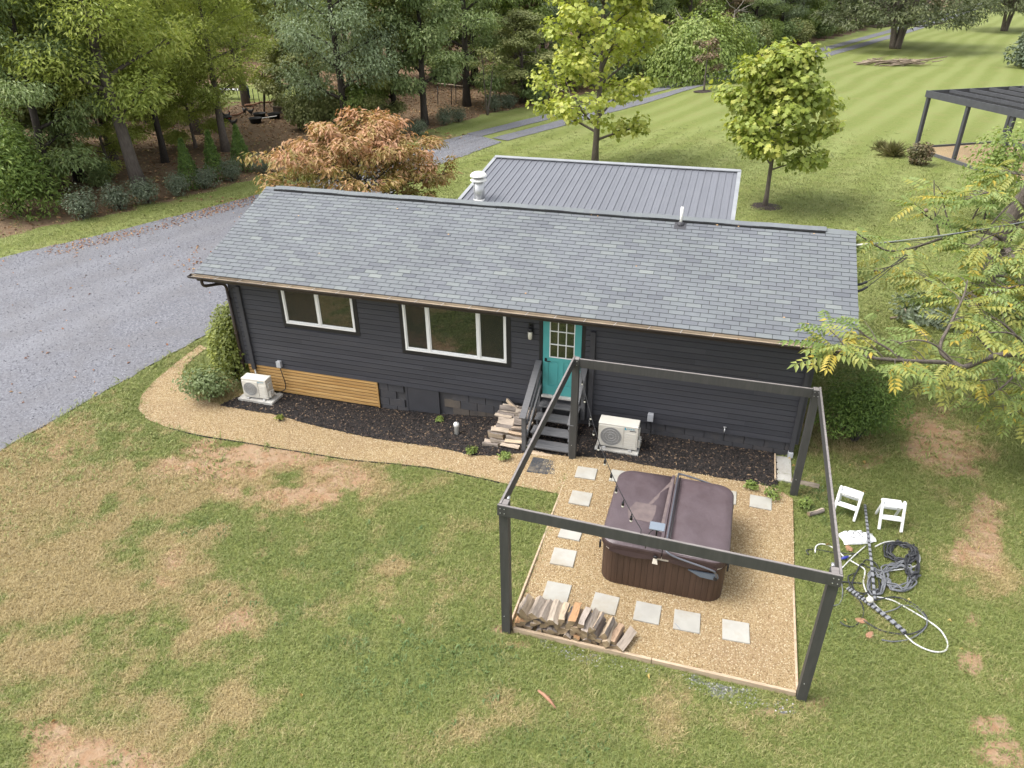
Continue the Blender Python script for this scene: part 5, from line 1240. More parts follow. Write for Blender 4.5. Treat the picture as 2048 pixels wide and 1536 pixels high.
def skeleton(r, Hh, r0, base, prof, nl, sub=5, lean=(0, 0), up=(.25, .8), stems=1, sag=.1, sides=6):
    """trunk, limbs and twigs as tubes; returns the mesh builder and the twig tips"""
    mb = MB(); tips = []; dirs = []
    for sidx in range(stems):
        az = r.uniform(0, 6.28) if stems > 1 else 0; sp = (.35 if stems > 1 else 0)
        n = 9; t = np.linspace(0, 1, n); wob = np.cumsum(r.normal(0, .02*Hh/8, (n, 2)), axis=0)
        P = np.stack([lean[0]*Hh*t**1.3+wob[:, 0]+sp*math.cos(az)*Hh*.5*t, lean[1]*Hh*t**1.3+wob[:, 1]+sp*math.sin(az)*Hh*.5*t, t*Hh*.97-.15*(1-t)], 1)
        R_ = r0*(1-t)**.75*(1/stems**.5)+.012; R_[0] *= 1.35
        mb.tube(P, R_, sides+2)
        for i in range(nl):
            f = base+(1-base)*((i+.5)/nl)**.9*.97; a = i*2.399+r.uniform(-.4, .4)+az
            p0 = np.array([np.interp(f, t, P[:, k]) for k in range(3)]); L_ = prof((f-base)/(1-base))*r.uniform(.75, 1.1)
            el = up[0]+(up[1]-up[0])*f+r.uniform(-.12, .12)
            d = np.array([math.cos(a)*math.cos(el), math.sin(a)*math.cos(el), math.sin(el)])
            q = np.linspace(0, 1, 5); bend = r.normal(0, .06, 3)*L_
            LP = p0+d*L_*q[:, None]+bend*(q**2)[:, None]+np.array([0, 0, 1.0])*(-sag*L_*q**2)[:, None]
            lr = max(np.interp(f, t, R_)*.5, .012)
            mb.tube(LP, lr*(1-.8*q), 5, cap=False)
            tips.append(LP[-1]); dirs.append(d)
            for j in range(sub):
                g = .30+.68*(j+r.random()*.6)/sub; b0 = np.array([np.interp(g, q, LP[:, k]) for k in range(3)])
                sd2 = np.cross(d, [0, 0, 1.0]); sd2 /= np.linalg.norm(sd2)+1e-9
                dd = d*.5+sd2*(1 if j % 2 else -1)*r.uniform(.5, 1.0)+np.array([0, 0, r.uniform(-.15, .45)]); dd /= np.linalg.norm(dd)
                SLn = L_*.42*(1.1-g*.5)*r.uniform(.6, 1.1); e = b0+dd*SLn+np.array([0, 0, -sag*.5*SLn])
                mb.tube([b0, (b0+e)/2+np.array([0, 0, .04*SLn]), e], [lr*.4, lr*.28, .006], 4, cap=False)
                tips.append(e); dirs.append(dd); tips.append(b0*.45+e*.55); dirs.append(dd)
    return mb, np.array(tips), np.array(dirs)
def plant(name, cat, label, mb, crown, bark, leafm, loc, rz=0, group=None, trunk_name='trunk', crown_name='crown'):
    o = thing(name, label, cat, loc, rz, group)
    if mb is not None: mb.build(trunk_name, bark, o)
    V, F, t = crown; link(crown_name, np_mesh(crown_name, V, F, leafm, t), o)
    return o
def copy_plant(src, loc, rz, sc, label, group=None):
    c = copy_tree(src); c.location = loc; c.rotation_euler = (0, 0, rz); c.scale = (sc[0], sc[0], sc[1])
    c['label'] = label
    if group: c['group'] = group
    elif 'group' in c: del c['group']
    return c
dome = lambda w_: (lambda h: w_*(math.sin(math.pi*min(max(.18+.80*h, 0), 1))**.7))
cone = lambda w_: (lambda h: w_*(1-.88*h))
L = {}
L['syc'] = leaf_mat('sycamore_leaf', ((.20,.25,.042), (.33,.375,.070), (.48,.48,.13)), .35)
L['syc2'] = leaf_mat('sycamore_leaf_deep', ((.155,.205,.036), (.265,.32,.060), (.43,.43,.105)), .35)
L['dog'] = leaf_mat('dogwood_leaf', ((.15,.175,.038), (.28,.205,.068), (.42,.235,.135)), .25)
L['locust'] = leaf_mat('locust_leaf', ((.18,.235,.050), (.32,.375,.085), (.48,.50,.15)), .35)
L['grey'] = leaf_mat('greyish_leaf', ((.165,.215,.115), (.25,.315,.18), (.36,.42,.27)), .28)
L['oak'] = leaf_mat('dark_leaf', ((.11,.16,.055), (.20,.265,.098), (.33,.375,.165)), .25)
L['hick'] = leaf_mat('hickory_leaf', ((.16,.205,.055), (.29,.325,.10), (.42,.43,.16)), .3)
L['russet'] = leaf_mat('russet_leaf', ((.165,.115,.068), (.25,.18,.105), (.25,.24,.11)), .2)
L['olive'] = leaf_mat('olive_leaf', ((.14,.17,.055), (.24,.265,.10), (.38,.37,.16)), .25)
L['vine'] = leaf_mat('vine_leaf', ((.12,.175,.042), (.205,.27,.068), (.33,.37,.12)), .3)
L['ever'] = leaf_mat('evergreen_leaf', ((.055,.095,.022), (.11,.18,.036), (.23,.305,.068)), .2)
L['ceda'] = leaf_mat('cedar_leaf', ((.055,.075,.030), (.10,.12,.050), (.16,.175,.075)), .15)
L['sage'] = leaf_mat('sage_leaf', ((.075,.10,.060), (.14,.17,.11), (.26,.29,.21)), .2)
L['sage2'] = leaf_mat('soft_green_leaf', ((.085,.125,.042), (.155,.20,.080), (.28,.33,.155)), .25)
L['bright'] = leaf_mat('bright_evergreen_leaf', ((.075,.13,.028), (.15,.225,.048), (.27,.34,.085)), .25)
L['lime'] = leaf_mat('lime_leaf', ((.095,.125,.025), (.19,.22,.045), (.36,.38,.085)), .3)
L['walnut'] = leaf_mat('walnut_leaf', ((.125,.185,.050), (.225,.285,.090), (.44,.34,.055)), .38, hue=.03)
L['berry'] = leaf_mat('barberry_leaf', ((.065,.080,.030), (.15,.12,.06), (.24,.13,.10)), .2)
L['straw'] = leaf_mat('straw_leaf', ((.10,.11,.04), (.17,.16,.07), (.26,.22,.12)), .2)

# ---- woodland trees: one of each kind is grown, the rest are copies
def grow(seed, Hh, r0, base, prof, nl, per, cr, size, tpl, sub=5, **kw):
    r = np.random.default_rng(seed); ck = {k: kw.pop(k) for k in ('up_', 'out', 'rnd', 'droop', 'flat', 'tone_fn') if k in kw}
    if 'up_' in ck: ck['up'] = ck.pop('up_')
    mb, tips, dirs = skeleton(r, Hh, r0, base, prof, nl, sub, **kw)
    return mb, cloud(r, tips, dirs, per, cr, size, tpl, **ck)
KIND = {}
def kind(key, name, bark, leafm, *a, **kw): KIND[key] = (name, bark, leafm, grow(*a, **kw), [None])
kind('locust', 'locust_tree', M['bark'], L['locust'], 1, 10, .24, .26, dome(3.5), 18, 120, 1.0, .19, T_LONG, 5, flat=.75, droop=.5, rnd=1.1, up_=.4)
kind('locust_b', 'locust_tree', M['bark_dark'], L['locust'], 2, 10, .20, .24, dome(3.4), 18, 120, 1.0, .19, T_LONG, 5, flat=.75, droop=.5, rnd=1.1, up_=.4)
kind('low', 'young_locust', M['bark'], L['locust'], 12, 10, .14, .06, dome(3.3), 15, 105, .85, .27, T_LONG, 5, flat=.8, droop=.6, rnd=1.0)
kind('scrub', 'understorey_tree', M['bark_dark'], L['olive'], 13, 10, .14, .04, dome(3.8), 15, 105, 1.0, .30, T_DIA, 5, flat=.8, droop=.4, rnd=1.0)
kind('grey', 'willow_tree', M['bark_dark'], L['grey'], 3, 10, .22, .08, dome(3.7), 20, 140, .95, .18, T_LONG, 5, flat=.75, droop=.6, rnd=1.0)
kind('oak', 'oak_tree', M['bark_dark'], L['oak'], 4, 10, .26, .16, dome(3.6), 18, 110, .90, .21, T_DIA, 5, droop=.4)
kind('oak_b', 'oak_tree', M['bark_dark'], L['oak'], 5, 10, .24, .10, dome(3.5), 18, 110, .88, .22, T_LONG, 5, droop=.6)
kind('hick', 'hickory_tree', M['bark_dark'], L['hick'], 6, 10, .20, .14, dome(3.3), 17, 70, .72, .28, T_LONG, 5, droop=.7, flat=.4)
kind('russet', 'russet_tree', M['bark'], L['russet'], 7, 10, .2, .10, dome(3.4), 17, 100, .85, .21, T_DIA, 5)
kind('olive', 'olive_tree', M['bark'], L['olive'], 8, 10, .18, .05, dome(3.5), 18, 105, .85, .20, T_DIA, 5)
kind('vine', 'vine_clad_tree', M['bark'], L['vine'], 9, 10, .2, .03, dome(3.0), 20, 90, .85, .26, T_DIA, 5, droop=.6)
def wood_tree(key, loc, Hh, wide, rz, label, group=None, lean=None):
    name, bark, leafm, (mb, crown), first = KIND[key]
    if first[0] is None:
        first[0] = plant(name, 'tree', label, mb, crown, bark, leafm, loc, rz, group); o = first[0]; o.scale = (wide, wide, Hh/10)
    else: o = copy_plant(first[0], loc, rz, (wide, Hh/10), label, group)
    if lean: o.rotation_euler = (lean[0], lean[1], rz)
    return o
named = [
 ('locust', (283,385), 12.5, 1.25, 'tall locust tree with a pale straight trunk leaning left by the drive verge', (rad(-2), rad(-7))),
 ('locust_b', (160,362), 12.5, 1.2, 'locust tree with a thick dark trunk behind the leftmost grey green shrub', (0, rad(-5))),
 ('oak_b', (104,398), 9.5, .9, 'slim dark tree just right of the bright evergreen at the left edge', (0, rad(-6))),
 ('locust', (452,302), 9.2, .95, 'bright green locust with a dark trunk behind the small conical evergreens', (0, rad(-3))),
 ('oak', (60,345), 12, 1.2, 'dark shady tree in the thicket at the far left of the wood', None),
 ('locust_b', (330,325), 10, .85, 'slender locust between the pale trunk and the small conical evergreens', None),
 ('hick', (556,222), 10.5, .85, 'yellow green tree with a forked dark trunk leaning over the chicken run', (0, rad(-8))),
 ('locust', (493,213), 17, 1.1, 'very tall tan trunked tree standing in the chicken run', (0, rad(-3))),
 ('grey', (690,262), 12.6, 1.15, 'big feathery grey green tree behind the orange dogwood', None),
 ('hick', (792,248), 10.2, .98, 'yellow green hickory with drooping leaf sprays right of the feathery grey green tree', None),
 ('oak', (850,252), 11.5, .85, 'dark leaved tree with a straight bare trunk by the verge shrubs', None),
 ('oak_b', (935,212), 12, 1.15, 'bluish dark green oak behind the thin twin stemmed sapling', None),
 ('olive', (1045,205), 6.2, .85, 'olive green small tree right of the twin stemmed sapling', None),
 ('locust', (232,335), 9.5, .95, 'light green locust just left of the pale leaning trunk, deeper in', None),
 ('locust', (395,268), 10, 1.0, 'light green locust behind the small conical evergreens, deeper in', None),
 ('oak', (300,245), 11, 1.0, 'shady dark tree behind the pale leaning trunk', None),
 ('oak_b', (120,305), 11, 1.1, 'long leaved dark tree behind the thick dark locust trunk', None),
 ('low', (392,296), 5.6, .62, 'low hanging bright locust left of the chicken run, behind the conical evergreens', None),
 ('low', (222,352), 5.2, .60, 'low bright young locust just left of the pale leaning trunk', None),
 ('low', (325,300), 5.0, .55, 'low bright young locust to the right of the pale leaning trunk', None),
 ('scrub', (600,235), 5.2, .62, 'olive understorey tree left of the feathery grey green tree', None),
 ('scrub', (752,252), 4.8, .55, 'olive understorey tree behind the tip of the orange dogwood', None),
 ('scrub', (40,380), 5.4, .65, 'olive understorey tree above the bright evergreen at the left edge', None),
 ('low', (560,118), 7.5, 1.0, 'light green young tree at the far side of the grass clearing', None),
 ('scrub', (430,112), 7.5, 1.1, 'olive understorey tree at the far left of the grass clearing', None),
 ('scrub', (640,120), 7.0, 1.0, 'olive understorey tree at the far right of the grass clearing', None),
 ('russet', (1010,150), 13, .95, 'tree with russet tinged leaves rising behind the olive green small tree', None),
 ('locust_b', (640,205), 13, 1.0, 'locust tree filling the gap behind the feathery grey green tree', None),
]
gi2 = 0
for key, (px, py), Hh, wd_, lab, lean in named:
    p = G(px, py); wood_tree(key, p, Hh, wd_, gi2*1.7, lab, None, lean); gi2 += 1
# the depth of the wood: rows of trees that nothing tells apart
rw = np.random.default_rng(33); keys = ['oak', 'locust', 'oak_b', 'hick', 'locust_b', 'olive', 'vine', 'russet', 'grey']
back_lab = {'oak': 'dark oak deep in the wood behind the drive', 'oak_b': 'long leaved dark oak deep in the wood behind the drive', 'locust': 'light green locust deep in the wood behind the drive', 'locust_b': 'dark stemmed locust deep in the wood behind the drive',
            'hick': 'yellowish hickory deep in the wood behind the drive', 'olive': 'olive green tree deep in the wood behind the drive', 'vine': 'vine clad tree deep in the wood behind the drive', 'russet': 'russet brown tree deep in the wood behind the drive', 'grey': 'grey green tree deep in the wood behind the drive'}
ordn = lambda i: ORDN[i]
ORDN = ORD+['fifteenth','sixteenth','seventeenth','eighteenth','nineteenth','twentieth']+['twenty '+o for o in ORD[:9]]+['thirtieth']
cnt_ = {}
desc = {'oak': 'dark oak', 'oak_b': 'long leaved oak', 'locust': 'light green locust', 'locust_b': 'dark stemmed locust', 'hick': 'yellowish hickory', 'olive': 'olive green tree', 'vine': 'vine clad tree', 'russet': 'russet brown tree', 'grey': 'grey green tree'}
def back(px, py, Hh, wd_, key):
    row = 'rearmost' if py < 100 else ('middle' if py < 150 else 'foremost'); k_ = (row, key); cnt_[k_] = cnt_.get(k_, 0)+1
    p = G(px, py); wood_tree(key, p, Hh, wd_, float(rw.uniform(0, 6.28)), f'{desc[key]}, {ordn(cnt_[k_]-1)} of its kind from left, {row} row of the deep wood', 'trees deep in the wood behind the drive')
for px, py, Hh, wd_, key in sorted([(-60,330,12,1.3,'oak'),(20,250,13,1.3,'locust'),(-40,200,14,1.4,'olive'),(120,225,13,1.2,'locust_b'),(200,215,13,1.1,'oak'),(60,140,15,1.4,'olive'),(170,118,15,1.4,'hick'),(285,122,15,1.3,'locust'),
   (395,118,15,1.3,'oak'),(470,112,16,1.3,'oak_b'),(560,116,15,1.2,'oak'),(640,118,15,1.3,'olive'),(722,122,15,1.3,'oak'),(700,180,13,1.0,'oak_b'),(790,160,14,1.2,'oak'),(880,165,14,1.2,'locust'),(840,110,16,1.4,'oak'),(930,112,16,1.4,'olive'),
   (990,120,16,1.3,'russet'),(1060,120,15,1.3,'russet'),(1000,95,17,1.5,'oak'),(-100,130,16,1.6,'oak'),(-20,95,18,1.6,'olive'),(100,92,18,1.6,'oak'),(230,92,18,1.6,'vine'),(350,90,18,1.6,'oak'),(470,88,18,1.6,'olive'),(590,88,18,1.6,'oak'),(710,88,18,1.6,'locust'),(830,85,18,1.6,'oak')]):
    back(px, py, Hh, wd_, key)
# ---- tree line along the drive, right of the sycamore
edge = dens(wood_edge[8:17], 60); lab_tl = {'vine': 'vine clad tree in the line along the drive', 'oak': 'dark oak in the tree line along the drive', 'olive': 'olive tree in the line along the drive', 'russet': 'russet tree in the line along the drive', 'grey': 'grey green tree in the line along the drive', 'oak_b': 'long leaved oak in the tree line along the drive', 'locust': 'light locust in the tree line along the drive', 'hick': 'yellowish tree in the line along the drive', 'locust_b': 'dark stemmed locust in the tree line along the drive'}
lk_ = ['vine','oak','grey','vine','oak_b','olive','vine','oak','russet','vine','oak_b','olive','grey','oak','vine']
d_ = np.gradient(edge, axis=0); d_ /= np.linalg.norm(d_, axis=1)[:, None]; nrm = np.stack([-d_[:, 1], d_[:, 0]], 1)
for row, (off, Hh) in enumerate(((5.0, 10.5), (9.5, 14.0), (15, 16.5))):
    k_ = 0
    for i in range(4, 58, 4 if row < 2 else 5):
        x, y = edge[i]+nrm[i]*(off+rw.uniform(-1, 1)); key = lk_[(k_*2+row*4) % len(lk_)]; k_ += 1
        wood_tree(key, (x, y, float(gz(x, y))), Hh*rw.uniform(.8, 1.15), (.95+.25*row)*rw.uniform(.9, 1.15), float(rw.uniform(0, 6.28)), f'{desc[key]}, {ordn(k_-1)} from the house, {("front", "middle", "rear")[row]} row of trees along the drive', 'trees in the line along the drive')

# ---- shrubs
def bush(r, w_, h_, n, size, tpl, lumps=9, shell=.75, base=.0, droop=.2, up=.5, squash=1.0, tone_fn=None, spiky=0):
    cs_ = []; 
    for i in range(lumps):
        a = r.uniform(0, 6.28); q = r.uniform(.0, .62); z = r.uniform(.25, .80)
        cs_.append((w_/2*q*math.cos(a), w_/2*q*math.sin(a)*squash, h_*(base+(1-base)*z), w_*r.uniform(.22, .34), h_*(1-base)*r.uniform(.20, .30)))
    cs_ = np.array(cs_); k = r.integers(0, lumps, n); u = unit(r.normal(0, 1, (n, 3))); rr_ = (shell+(1-shell)*r.random(n)**.7)[:, None]
    if spiky: rr_ = rr_*(1+spiky*np.abs(r.normal(0, .5, n))[:, None]*(u[:, 2:3] > 0))
    C = cs_[k, :3]+u*rr_*np.stack([cs_[k, 3], cs_[k, 3]*squash, cs_[k, 4]], 1); C[:, 2] = np.maximum(C[:, 2], .03+.06*r.random(n))
    N_ = u*.7+np.array([0, 0, up])+r.normal(0, .35, (n, 3)); T_ = u*.6+r.normal(0, .5, (n, 3))-np.array([0, 0, droop])
    V, F = leaves(C, N_, T_, size*(1+r.uniform(-.3, .3, n)), tpl); t = .42+r.normal(0, .13, lumps)[k]+r.normal(0, .14, n)
    if tone_fn is not None: t = tone_fn(C, t)
    st_ = MB()
    for i in range(min(lumps, 7)): st_.tube([(0, 0, -.05), tuple(cs_[i, :3]*np.array([.4, .4, .55])), tuple(cs_[i, :3])], [.022, .016, .006], 5, cap=False)
    return st_, (V, F, np.repeat(np.clip(t, 0, 1), len(tpl[1])))
def shrub(name, label, loc, leafm, seed, *a, group=None, cat='shrub', rz=0, bark='bark_dark', **kw):
    st_, cr = bush(np.random.default_rng(seed), *a, **kw)
    return plant(name, cat, label, st_, cr, M[bark], leafm, loc, rz, group, 'stem', 'foliage')
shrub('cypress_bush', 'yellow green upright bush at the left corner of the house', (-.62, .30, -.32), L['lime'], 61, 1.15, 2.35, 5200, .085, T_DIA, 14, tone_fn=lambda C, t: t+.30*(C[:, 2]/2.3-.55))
shrub('grey_bush', 'low grey green bush in front of the yellow green corner bush', (-.72, -.62, -.32), L['sage2'], 62, 1.45, .85, 2300, .075, T_DIA, 14, spiky=.5, shell=.55)
shrub('round_bush', 'dense dark evergreen bush at the right corner of the house behind the frame', (14.35, .95, .08), L['ever'], 63, 1.75, 1.85, 8500, .075, T_LONG, 16, droop=-.1)
shrub('corner_shrub', 'small dark shrub half hidden behind the right end of the roof', (14.0, 5.6, .1), L['oak'], 64, 1.2, 1.3, 1500, .11, T_DIA, 8)
shrub('large_evergreen', 'bright feathery evergreen cut off by the left edge beside the drive', (-18.5, 10.3, -.3), L['bright'], 65, 3.9, 4.8, 9000, .20, T_LONG, 18, droop=-.15, tone_fn=lambda C, t: t+.16)
for i, ((px, py), w_, h_) in enumerate((((383,378),1.25,2.25), ((434,360),1.2,2.3), ((487,342),1.4,2.2))):
    r = np.random.default_rng(70+i); n = 3200; z = r.random(n)**.8; a = r.uniform(0, 6.28, n); q = (1-z*.93)*w_/2*(.75+.3*r.random(n))*(1+.12*np.sin(a*5+z*9))
    C = np.stack([q*np.cos(a), q*np.sin(a), .05+z*h_], 1); u = np.stack([np.cos(a), np.sin(a), np.full(n, .45)], 1)
    V, F = leaves(C, u+r.normal(0, .4, (n, 3)), u*.6+np.array([0, 0, .5])+r.normal(0, .4, (n, 3)), .13*(1+r.uniform(-.3, .3, n)), T_LONG)
    mb = MB().tube([(0,0,-.1),(0,0,h_*.5),(0,0,h_*.92)], [.05,.035,.01], 7)
    lab = ['conical young evergreen, nearest of the three along the drive verge', 'conical young evergreen, middle of the three along the drive verge', 'conical young evergreen beside the orange dogwood, farthest of the three'][i]
    plant('arborvitae', 'evergreen', lab, mb, (V, F, np.repeat(np.clip(.38+r.normal(0, .17, n), 0, 1), 2)), M['bark'], L['ever'], G(px, py), i, 'conical evergreens along the drive verge')
vb = None
verge = [((167,438),1.35,'pale grey green verge shrub, leftmost along the drive'), ((242,420),1.2,'grey green verge shrub in front of the pale leaning trunk'), ((298,406),1.25,'grey green verge shrub at the foot of the pale leaning trunk'), ((357,391),1.1,'grey green verge shrub left of the conical evergreens'),
         ((410,377),1.15,'grey green verge shrub between the first two conical evergreens'), ((465,362),1.1,'grey green verge shrub between the last two conical evergreens'), ((530,345),1.1,'verge shrub half hidden by the left edge of the orange dogwood'),
         ((800,274),1.2,'dull verge shrub right of the orange dogwood'), ((836,270),1.1,'dull verge shrub at the foot of the straight bare trunk'), ((888,250),1.15,'dark verge shrub between the bare trunk and the twin stemmed sapling'), ((918,244),1.1,'dark verge shrub just left of the twin stemmed sapling'),
         ((990,223),1.25,'silvery verge shrub, left of the pair beyond the twin stemmed sapling'), ((1017,216),1.25,'silvery verge shrub, right of the pair beyond the twin stemmed sapling')]
for i, ((px, py), s_, lab) in enumerate(verge):
    p = G(px, py)
    if vb is None: vb = shrub('verge_shrub', lab, p, L['sage'], 80, 1.15, .95, 1500, .10, T_LONG, 9, spiky=.45, group='shrubs planted along the drive verge'); vb.scale = (s_,)*3
    else: copy_plant(vb, p, i*1.3, (s_, s_*(1+.1*math.sin(i*3))), lab, 'shrubs planted along the drive verge')
# hedge of shrubs along the right tree line and brush at the wood's edge
hb = [shrub('hedge_shrub', 'tangled olive shrub in the hedge along the drive', (0, 0, 0), L['olive'], 90, 3.6, 2.8, 2600, .22, T_DIA, 12, group='shrubs in the hedge along the drive'),
      shrub('hedge_shrub', 'tangled green shrub in the hedge along the drive', (0, 0, 0), L['vine'], 91, 3.8, 3.1, 2600, .24, T_DIA, 12, group='shrubs in the hedge along the drive'),
      shrub('hedge_shrub', 'tangled dark shrub in the hedge along the drive', (0, 0, 0), L['oak'], 92, 3.8, 3.2, 2600, .24, T_DIA, 12, group='shrubs in the hedge along the drive')]
k_ = 0
for i in range(3, 58, 2):
    x, y = edge[i]+nrm[i]*(1.9+rw.uniform(-.5, .6)); src = hb[k_ % 3]; s_ = rw.uniform(.8, 1.2)
    hlab = lambda q: f'{("olive", "green", "dark")[q % 3]} tangled shrub, {ordn(q)} from the house in the hedge along the drive'
    if k_ < 3: src.location = (x, y, float(gz(x, y))); src.scale = (s_,)*3; src['label'] = hlab(k_)
    else: copy_plant(src, (x, y, float(gz(x, y))), float(rw.uniform(0, 6.28)), (s_, s_*rw.uniform(.85, 1.2)), '', src['group'])['label'] = hlab(k_)
    k_ += 1
for i, (px, py, s_, lab) in enumerate([(75,395,.55,'weedy shrub at the foot of the dark shady tree at far left'), (130,372,.5,'weedy shrub beside the thick dark locust trunk'), (205,372,.45,'thin weedy sapling between the thick dark trunk and the pale one'), (600,262,.9,'dark brush under the feathery grey green tree, left side'), (735,258,.9,'dark brush under the feathery grey green tree, right side'),
       (1075,205,.9,'olive brush at the end of the wood left of the tall sycamore'), (650,255,1.0,'dark brush behind the top of the orange dogwood'), (1000,195,.8,'olive brush behind the silvery pair of verge shrubs'), (1250,165,.9,'silvery brush right of the tall sycamore'), (560,225,.4,'low bush at the foot of the forked leaning trunk')]):
    copy_plant(hb[i % 3], G(px, py), i*2.1, (s_*.9, s_), lab)
# vine covered mound
r = np.random.default_rng(101); n = 11000; a = r.uniform(0, 6.28, n); z = r.random(n)
MW, MH = 4.4, 4.6
prof_ = np.sqrt(np.clip(1-(z*.97)**2.2, 0, 1)); u = np.stack([np.cos(a)*prof_, np.sin(a)*prof_*.8, z*.8+.1], 1)
C = np.stack([np.cos(a)*prof_*MW, np.sin(a)*prof_*MW*.75, z*MH], 1)*(1+.09*np.sin(a*4+z*5)+.05*r.normal(0, 1, n))[:, None]
V, F = leaves(C, u+r.normal(0, .35, (n, 3)), -np.array([0, 0, 1.0])+u*.5+r.normal(0, .4, (n, 3)), .27*(1+r.uniform(-.3, .3, n)), T_DIA)
st_ = MB().tube([(0,0,-.1),(.1,0,1.5),(-.3,.2,3.6)], [.2,.15,.08], 7)
plant('vine_mound', 'vine', 'big rounded mound of hanging vines behind the small reddish sapling', st_, (V, F, np.repeat(np.clip(.5+.25*np.sin(a*6)*.5+.2*(z-.5)+r.normal(0, .14, n), 0, 1), 2)), M['bark_dark'], L['vine'], G(1400,160), .5, None, 'trunk', 'foliage')
# thin saplings
def sapling(name, label, loc, Hh, w_, leafm, seed, stems, n_, size, base=.4):
    r = np.random.default_rng(seed); mb, tips, dirs = skeleton(r, Hh, .07, base, dome(w_), 6, 3, stems=stems)
    return plant(name, 'tree', label, mb, cloud(r, tips, dirs, n_, .35, size, T_DIA), M['bark'], leafm, loc)
sapling('twin_stemmed_sapling', 'thin twin stemmed sapling by the verge beside the silvery shrubs', G(975,230), 4.4, 1.0, L['olive'], 111, 2, 9, .16, .5)
sapling('reddish_sapling', 'small round sapling with reddish leaves in a mulch ring beside the drive', G(1408,183), 3.6, 1.5, L['berry'], 112, 1, 26, .19, .36)
sapling('young_sapling', 'small sapling with sparse light leaves inside the chicken run', G(528,226), 4.2, .8, L['locust'], 113, 2, 7, .18, .45)

# ---- sycamores on the lawn
def syc(seed, Hh, w_, base, leafm, label, loc, r0, nl, per, size, prof):
    r = np.random.default_rng(seed); mb, tips, dirs = skeleton(r, Hh, r0, base, prof, nl, 6, up=(.28, .9), sag=.06)
    def tf(C, t): 
        q = np.random.default_rng(seed+1).random(len(C)); return np.where(q > .975, 1.0, t)
    return plant('sycamore_tree', 'tree', label, mb, cloud(r, tips, dirs, per, .50, size, T_MAPLE, up=.55, out=.7, rnd=.8, droop=.35, flat=.8, tone_fn=tf, jitter=.35), M['bark'], leafm, loc)
syc(121, 11.2, 3.9, .13, L['syc'], 'tall yellow green sycamore rising behind the grey metal roof', (4.1, 24.2, -.28), .16, 32, 24, .20, lambda h: 4.2*(1-.80*h**1.15)*(.72+.6*min(h*4, .47)))
syc(122, 5.75, 2.7, .27, L['syc2'], 'smaller round crowned sycamore alone on the mown lawn', (12.45, 18.4, .1), .085, 28, 23, .185, lambda h: 3.0*(1-.72*h**1.6)*(.62+.6*min(h*3, .63)))
def ring(label, loc, R_):
    o = thing('mulch_ring', label, 'mulch', loc); r = np.random.default_rng(int(R_*100)); n = 26
    V = [(0, 0, .06)]+[(R_*.7*math.cos(6.283*i/n), R_*.7*math.sin(6.283*i/n), .045) for i in range(n)]+[((R_+r.uniform(-.1,.1))*math.cos(6.283*i/n), (R_+r.uniform(-.1,.1))*math.sin(6.283*i/n), .0) for i in range(n)]
    mb = MB(); mb.add(V, [(0, 1+i, 1+(i+1) % n) for i in range(n)]+[(1+i, 1+n+i, 1+n+(i+1) % n, 1+(i+1) % n) for i in range(n)]); mb.build('bed', M['mulch_brown'], o)
M['mulch_brown'] = mat('brown_mulch', (.022,.015,.013), (.05,.035,.03), 20, .95, bump=.8, bscale=30, bdist=.03)
ring('dark mulch ring round the foot of the smaller sycamore', (12.45, 18.4, .11), .62)
ring('brown mulch ring round the foot of the reddish sapling', tuple(G(1408,183)), .8)
# ---- orange dogwood behind the left end of the house
r = np.random.default_rng(131)
mb, tips, dirs = skeleton(r, 4.5, .15, .14, lambda h: 4.6*math.sqrt(max(1-(h*.93)**2, 0.05))*.98, 30, 7, up=(.06, 1.0), sag=.04)
mb2 = MB(); mb2 = mb
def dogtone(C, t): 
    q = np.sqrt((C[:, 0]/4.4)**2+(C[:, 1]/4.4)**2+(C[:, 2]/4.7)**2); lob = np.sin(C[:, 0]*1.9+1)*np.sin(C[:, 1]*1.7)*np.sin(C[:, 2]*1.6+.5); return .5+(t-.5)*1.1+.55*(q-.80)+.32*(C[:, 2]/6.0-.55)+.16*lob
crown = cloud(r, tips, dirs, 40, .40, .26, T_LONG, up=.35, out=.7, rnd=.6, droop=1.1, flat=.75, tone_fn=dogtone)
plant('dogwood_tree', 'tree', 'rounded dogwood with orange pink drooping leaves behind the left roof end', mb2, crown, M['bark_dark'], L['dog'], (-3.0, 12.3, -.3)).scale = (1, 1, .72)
# ---- cedars and other trees far up the lawn
r = np.random.default_rng(141); mb = MB(); tips = []; dirs = []
for i in range(7):
    a = i*.9; sp = r.uniform(.10, .30); P = [(.35*math.cos(a), .35*math.sin(a), -.1), (.5*math.cos(a)+sp*1.5*math.cos(a), .5*math.sin(a)+sp*1.5*math.sin(a), 2.6), (.5*math.cos(a)+sp*7*math.cos(a), .5*math.sin(a)+sp*7*math.sin(a), 8)]
    mb.tube(curve_pts(P, 8), np.linspace(.27, .06, 8), 7)
    for j in range(26):
        b = r.uniform(0, 6.28); rr_ = 8.4*math.sqrt(r.random()); z = 3.0+8.5*r.random()**1.2*(1-.6*(rr_/8.4)**2)-.5*rr_/8.4; tips.append((rr_*math.cos(b), rr_*math.sin(b), z)); dirs.append((math.cos(b), math.sin(b), .15))
tips = np.array(tips); dirs = np.array(dirs)
for t_, d in list(zip(tips, dirs))[::3]: mb.tube([(0, 0, 2.4), tuple(t_*np.array([.5, .5, .8])), tuple(t_)], [.09, .06, .02], 5, cap=False)
cdr = plant('cedar_tree', 'tree', 'wide dark cedar with several splayed trunks at the top of the lawn', mb, cloud(r, tips, dirs, 90, 1.35, .42, T_LONG, flat=.4, droop=.05), M['bark'], L['ceda'], tuple(G(1790,97)), .4)
p = G(2008, 62); copy_plant(cdr, p, 2.0, (.72, 1.05), 'farther dark tree with a single stout trunk at the top right edge')
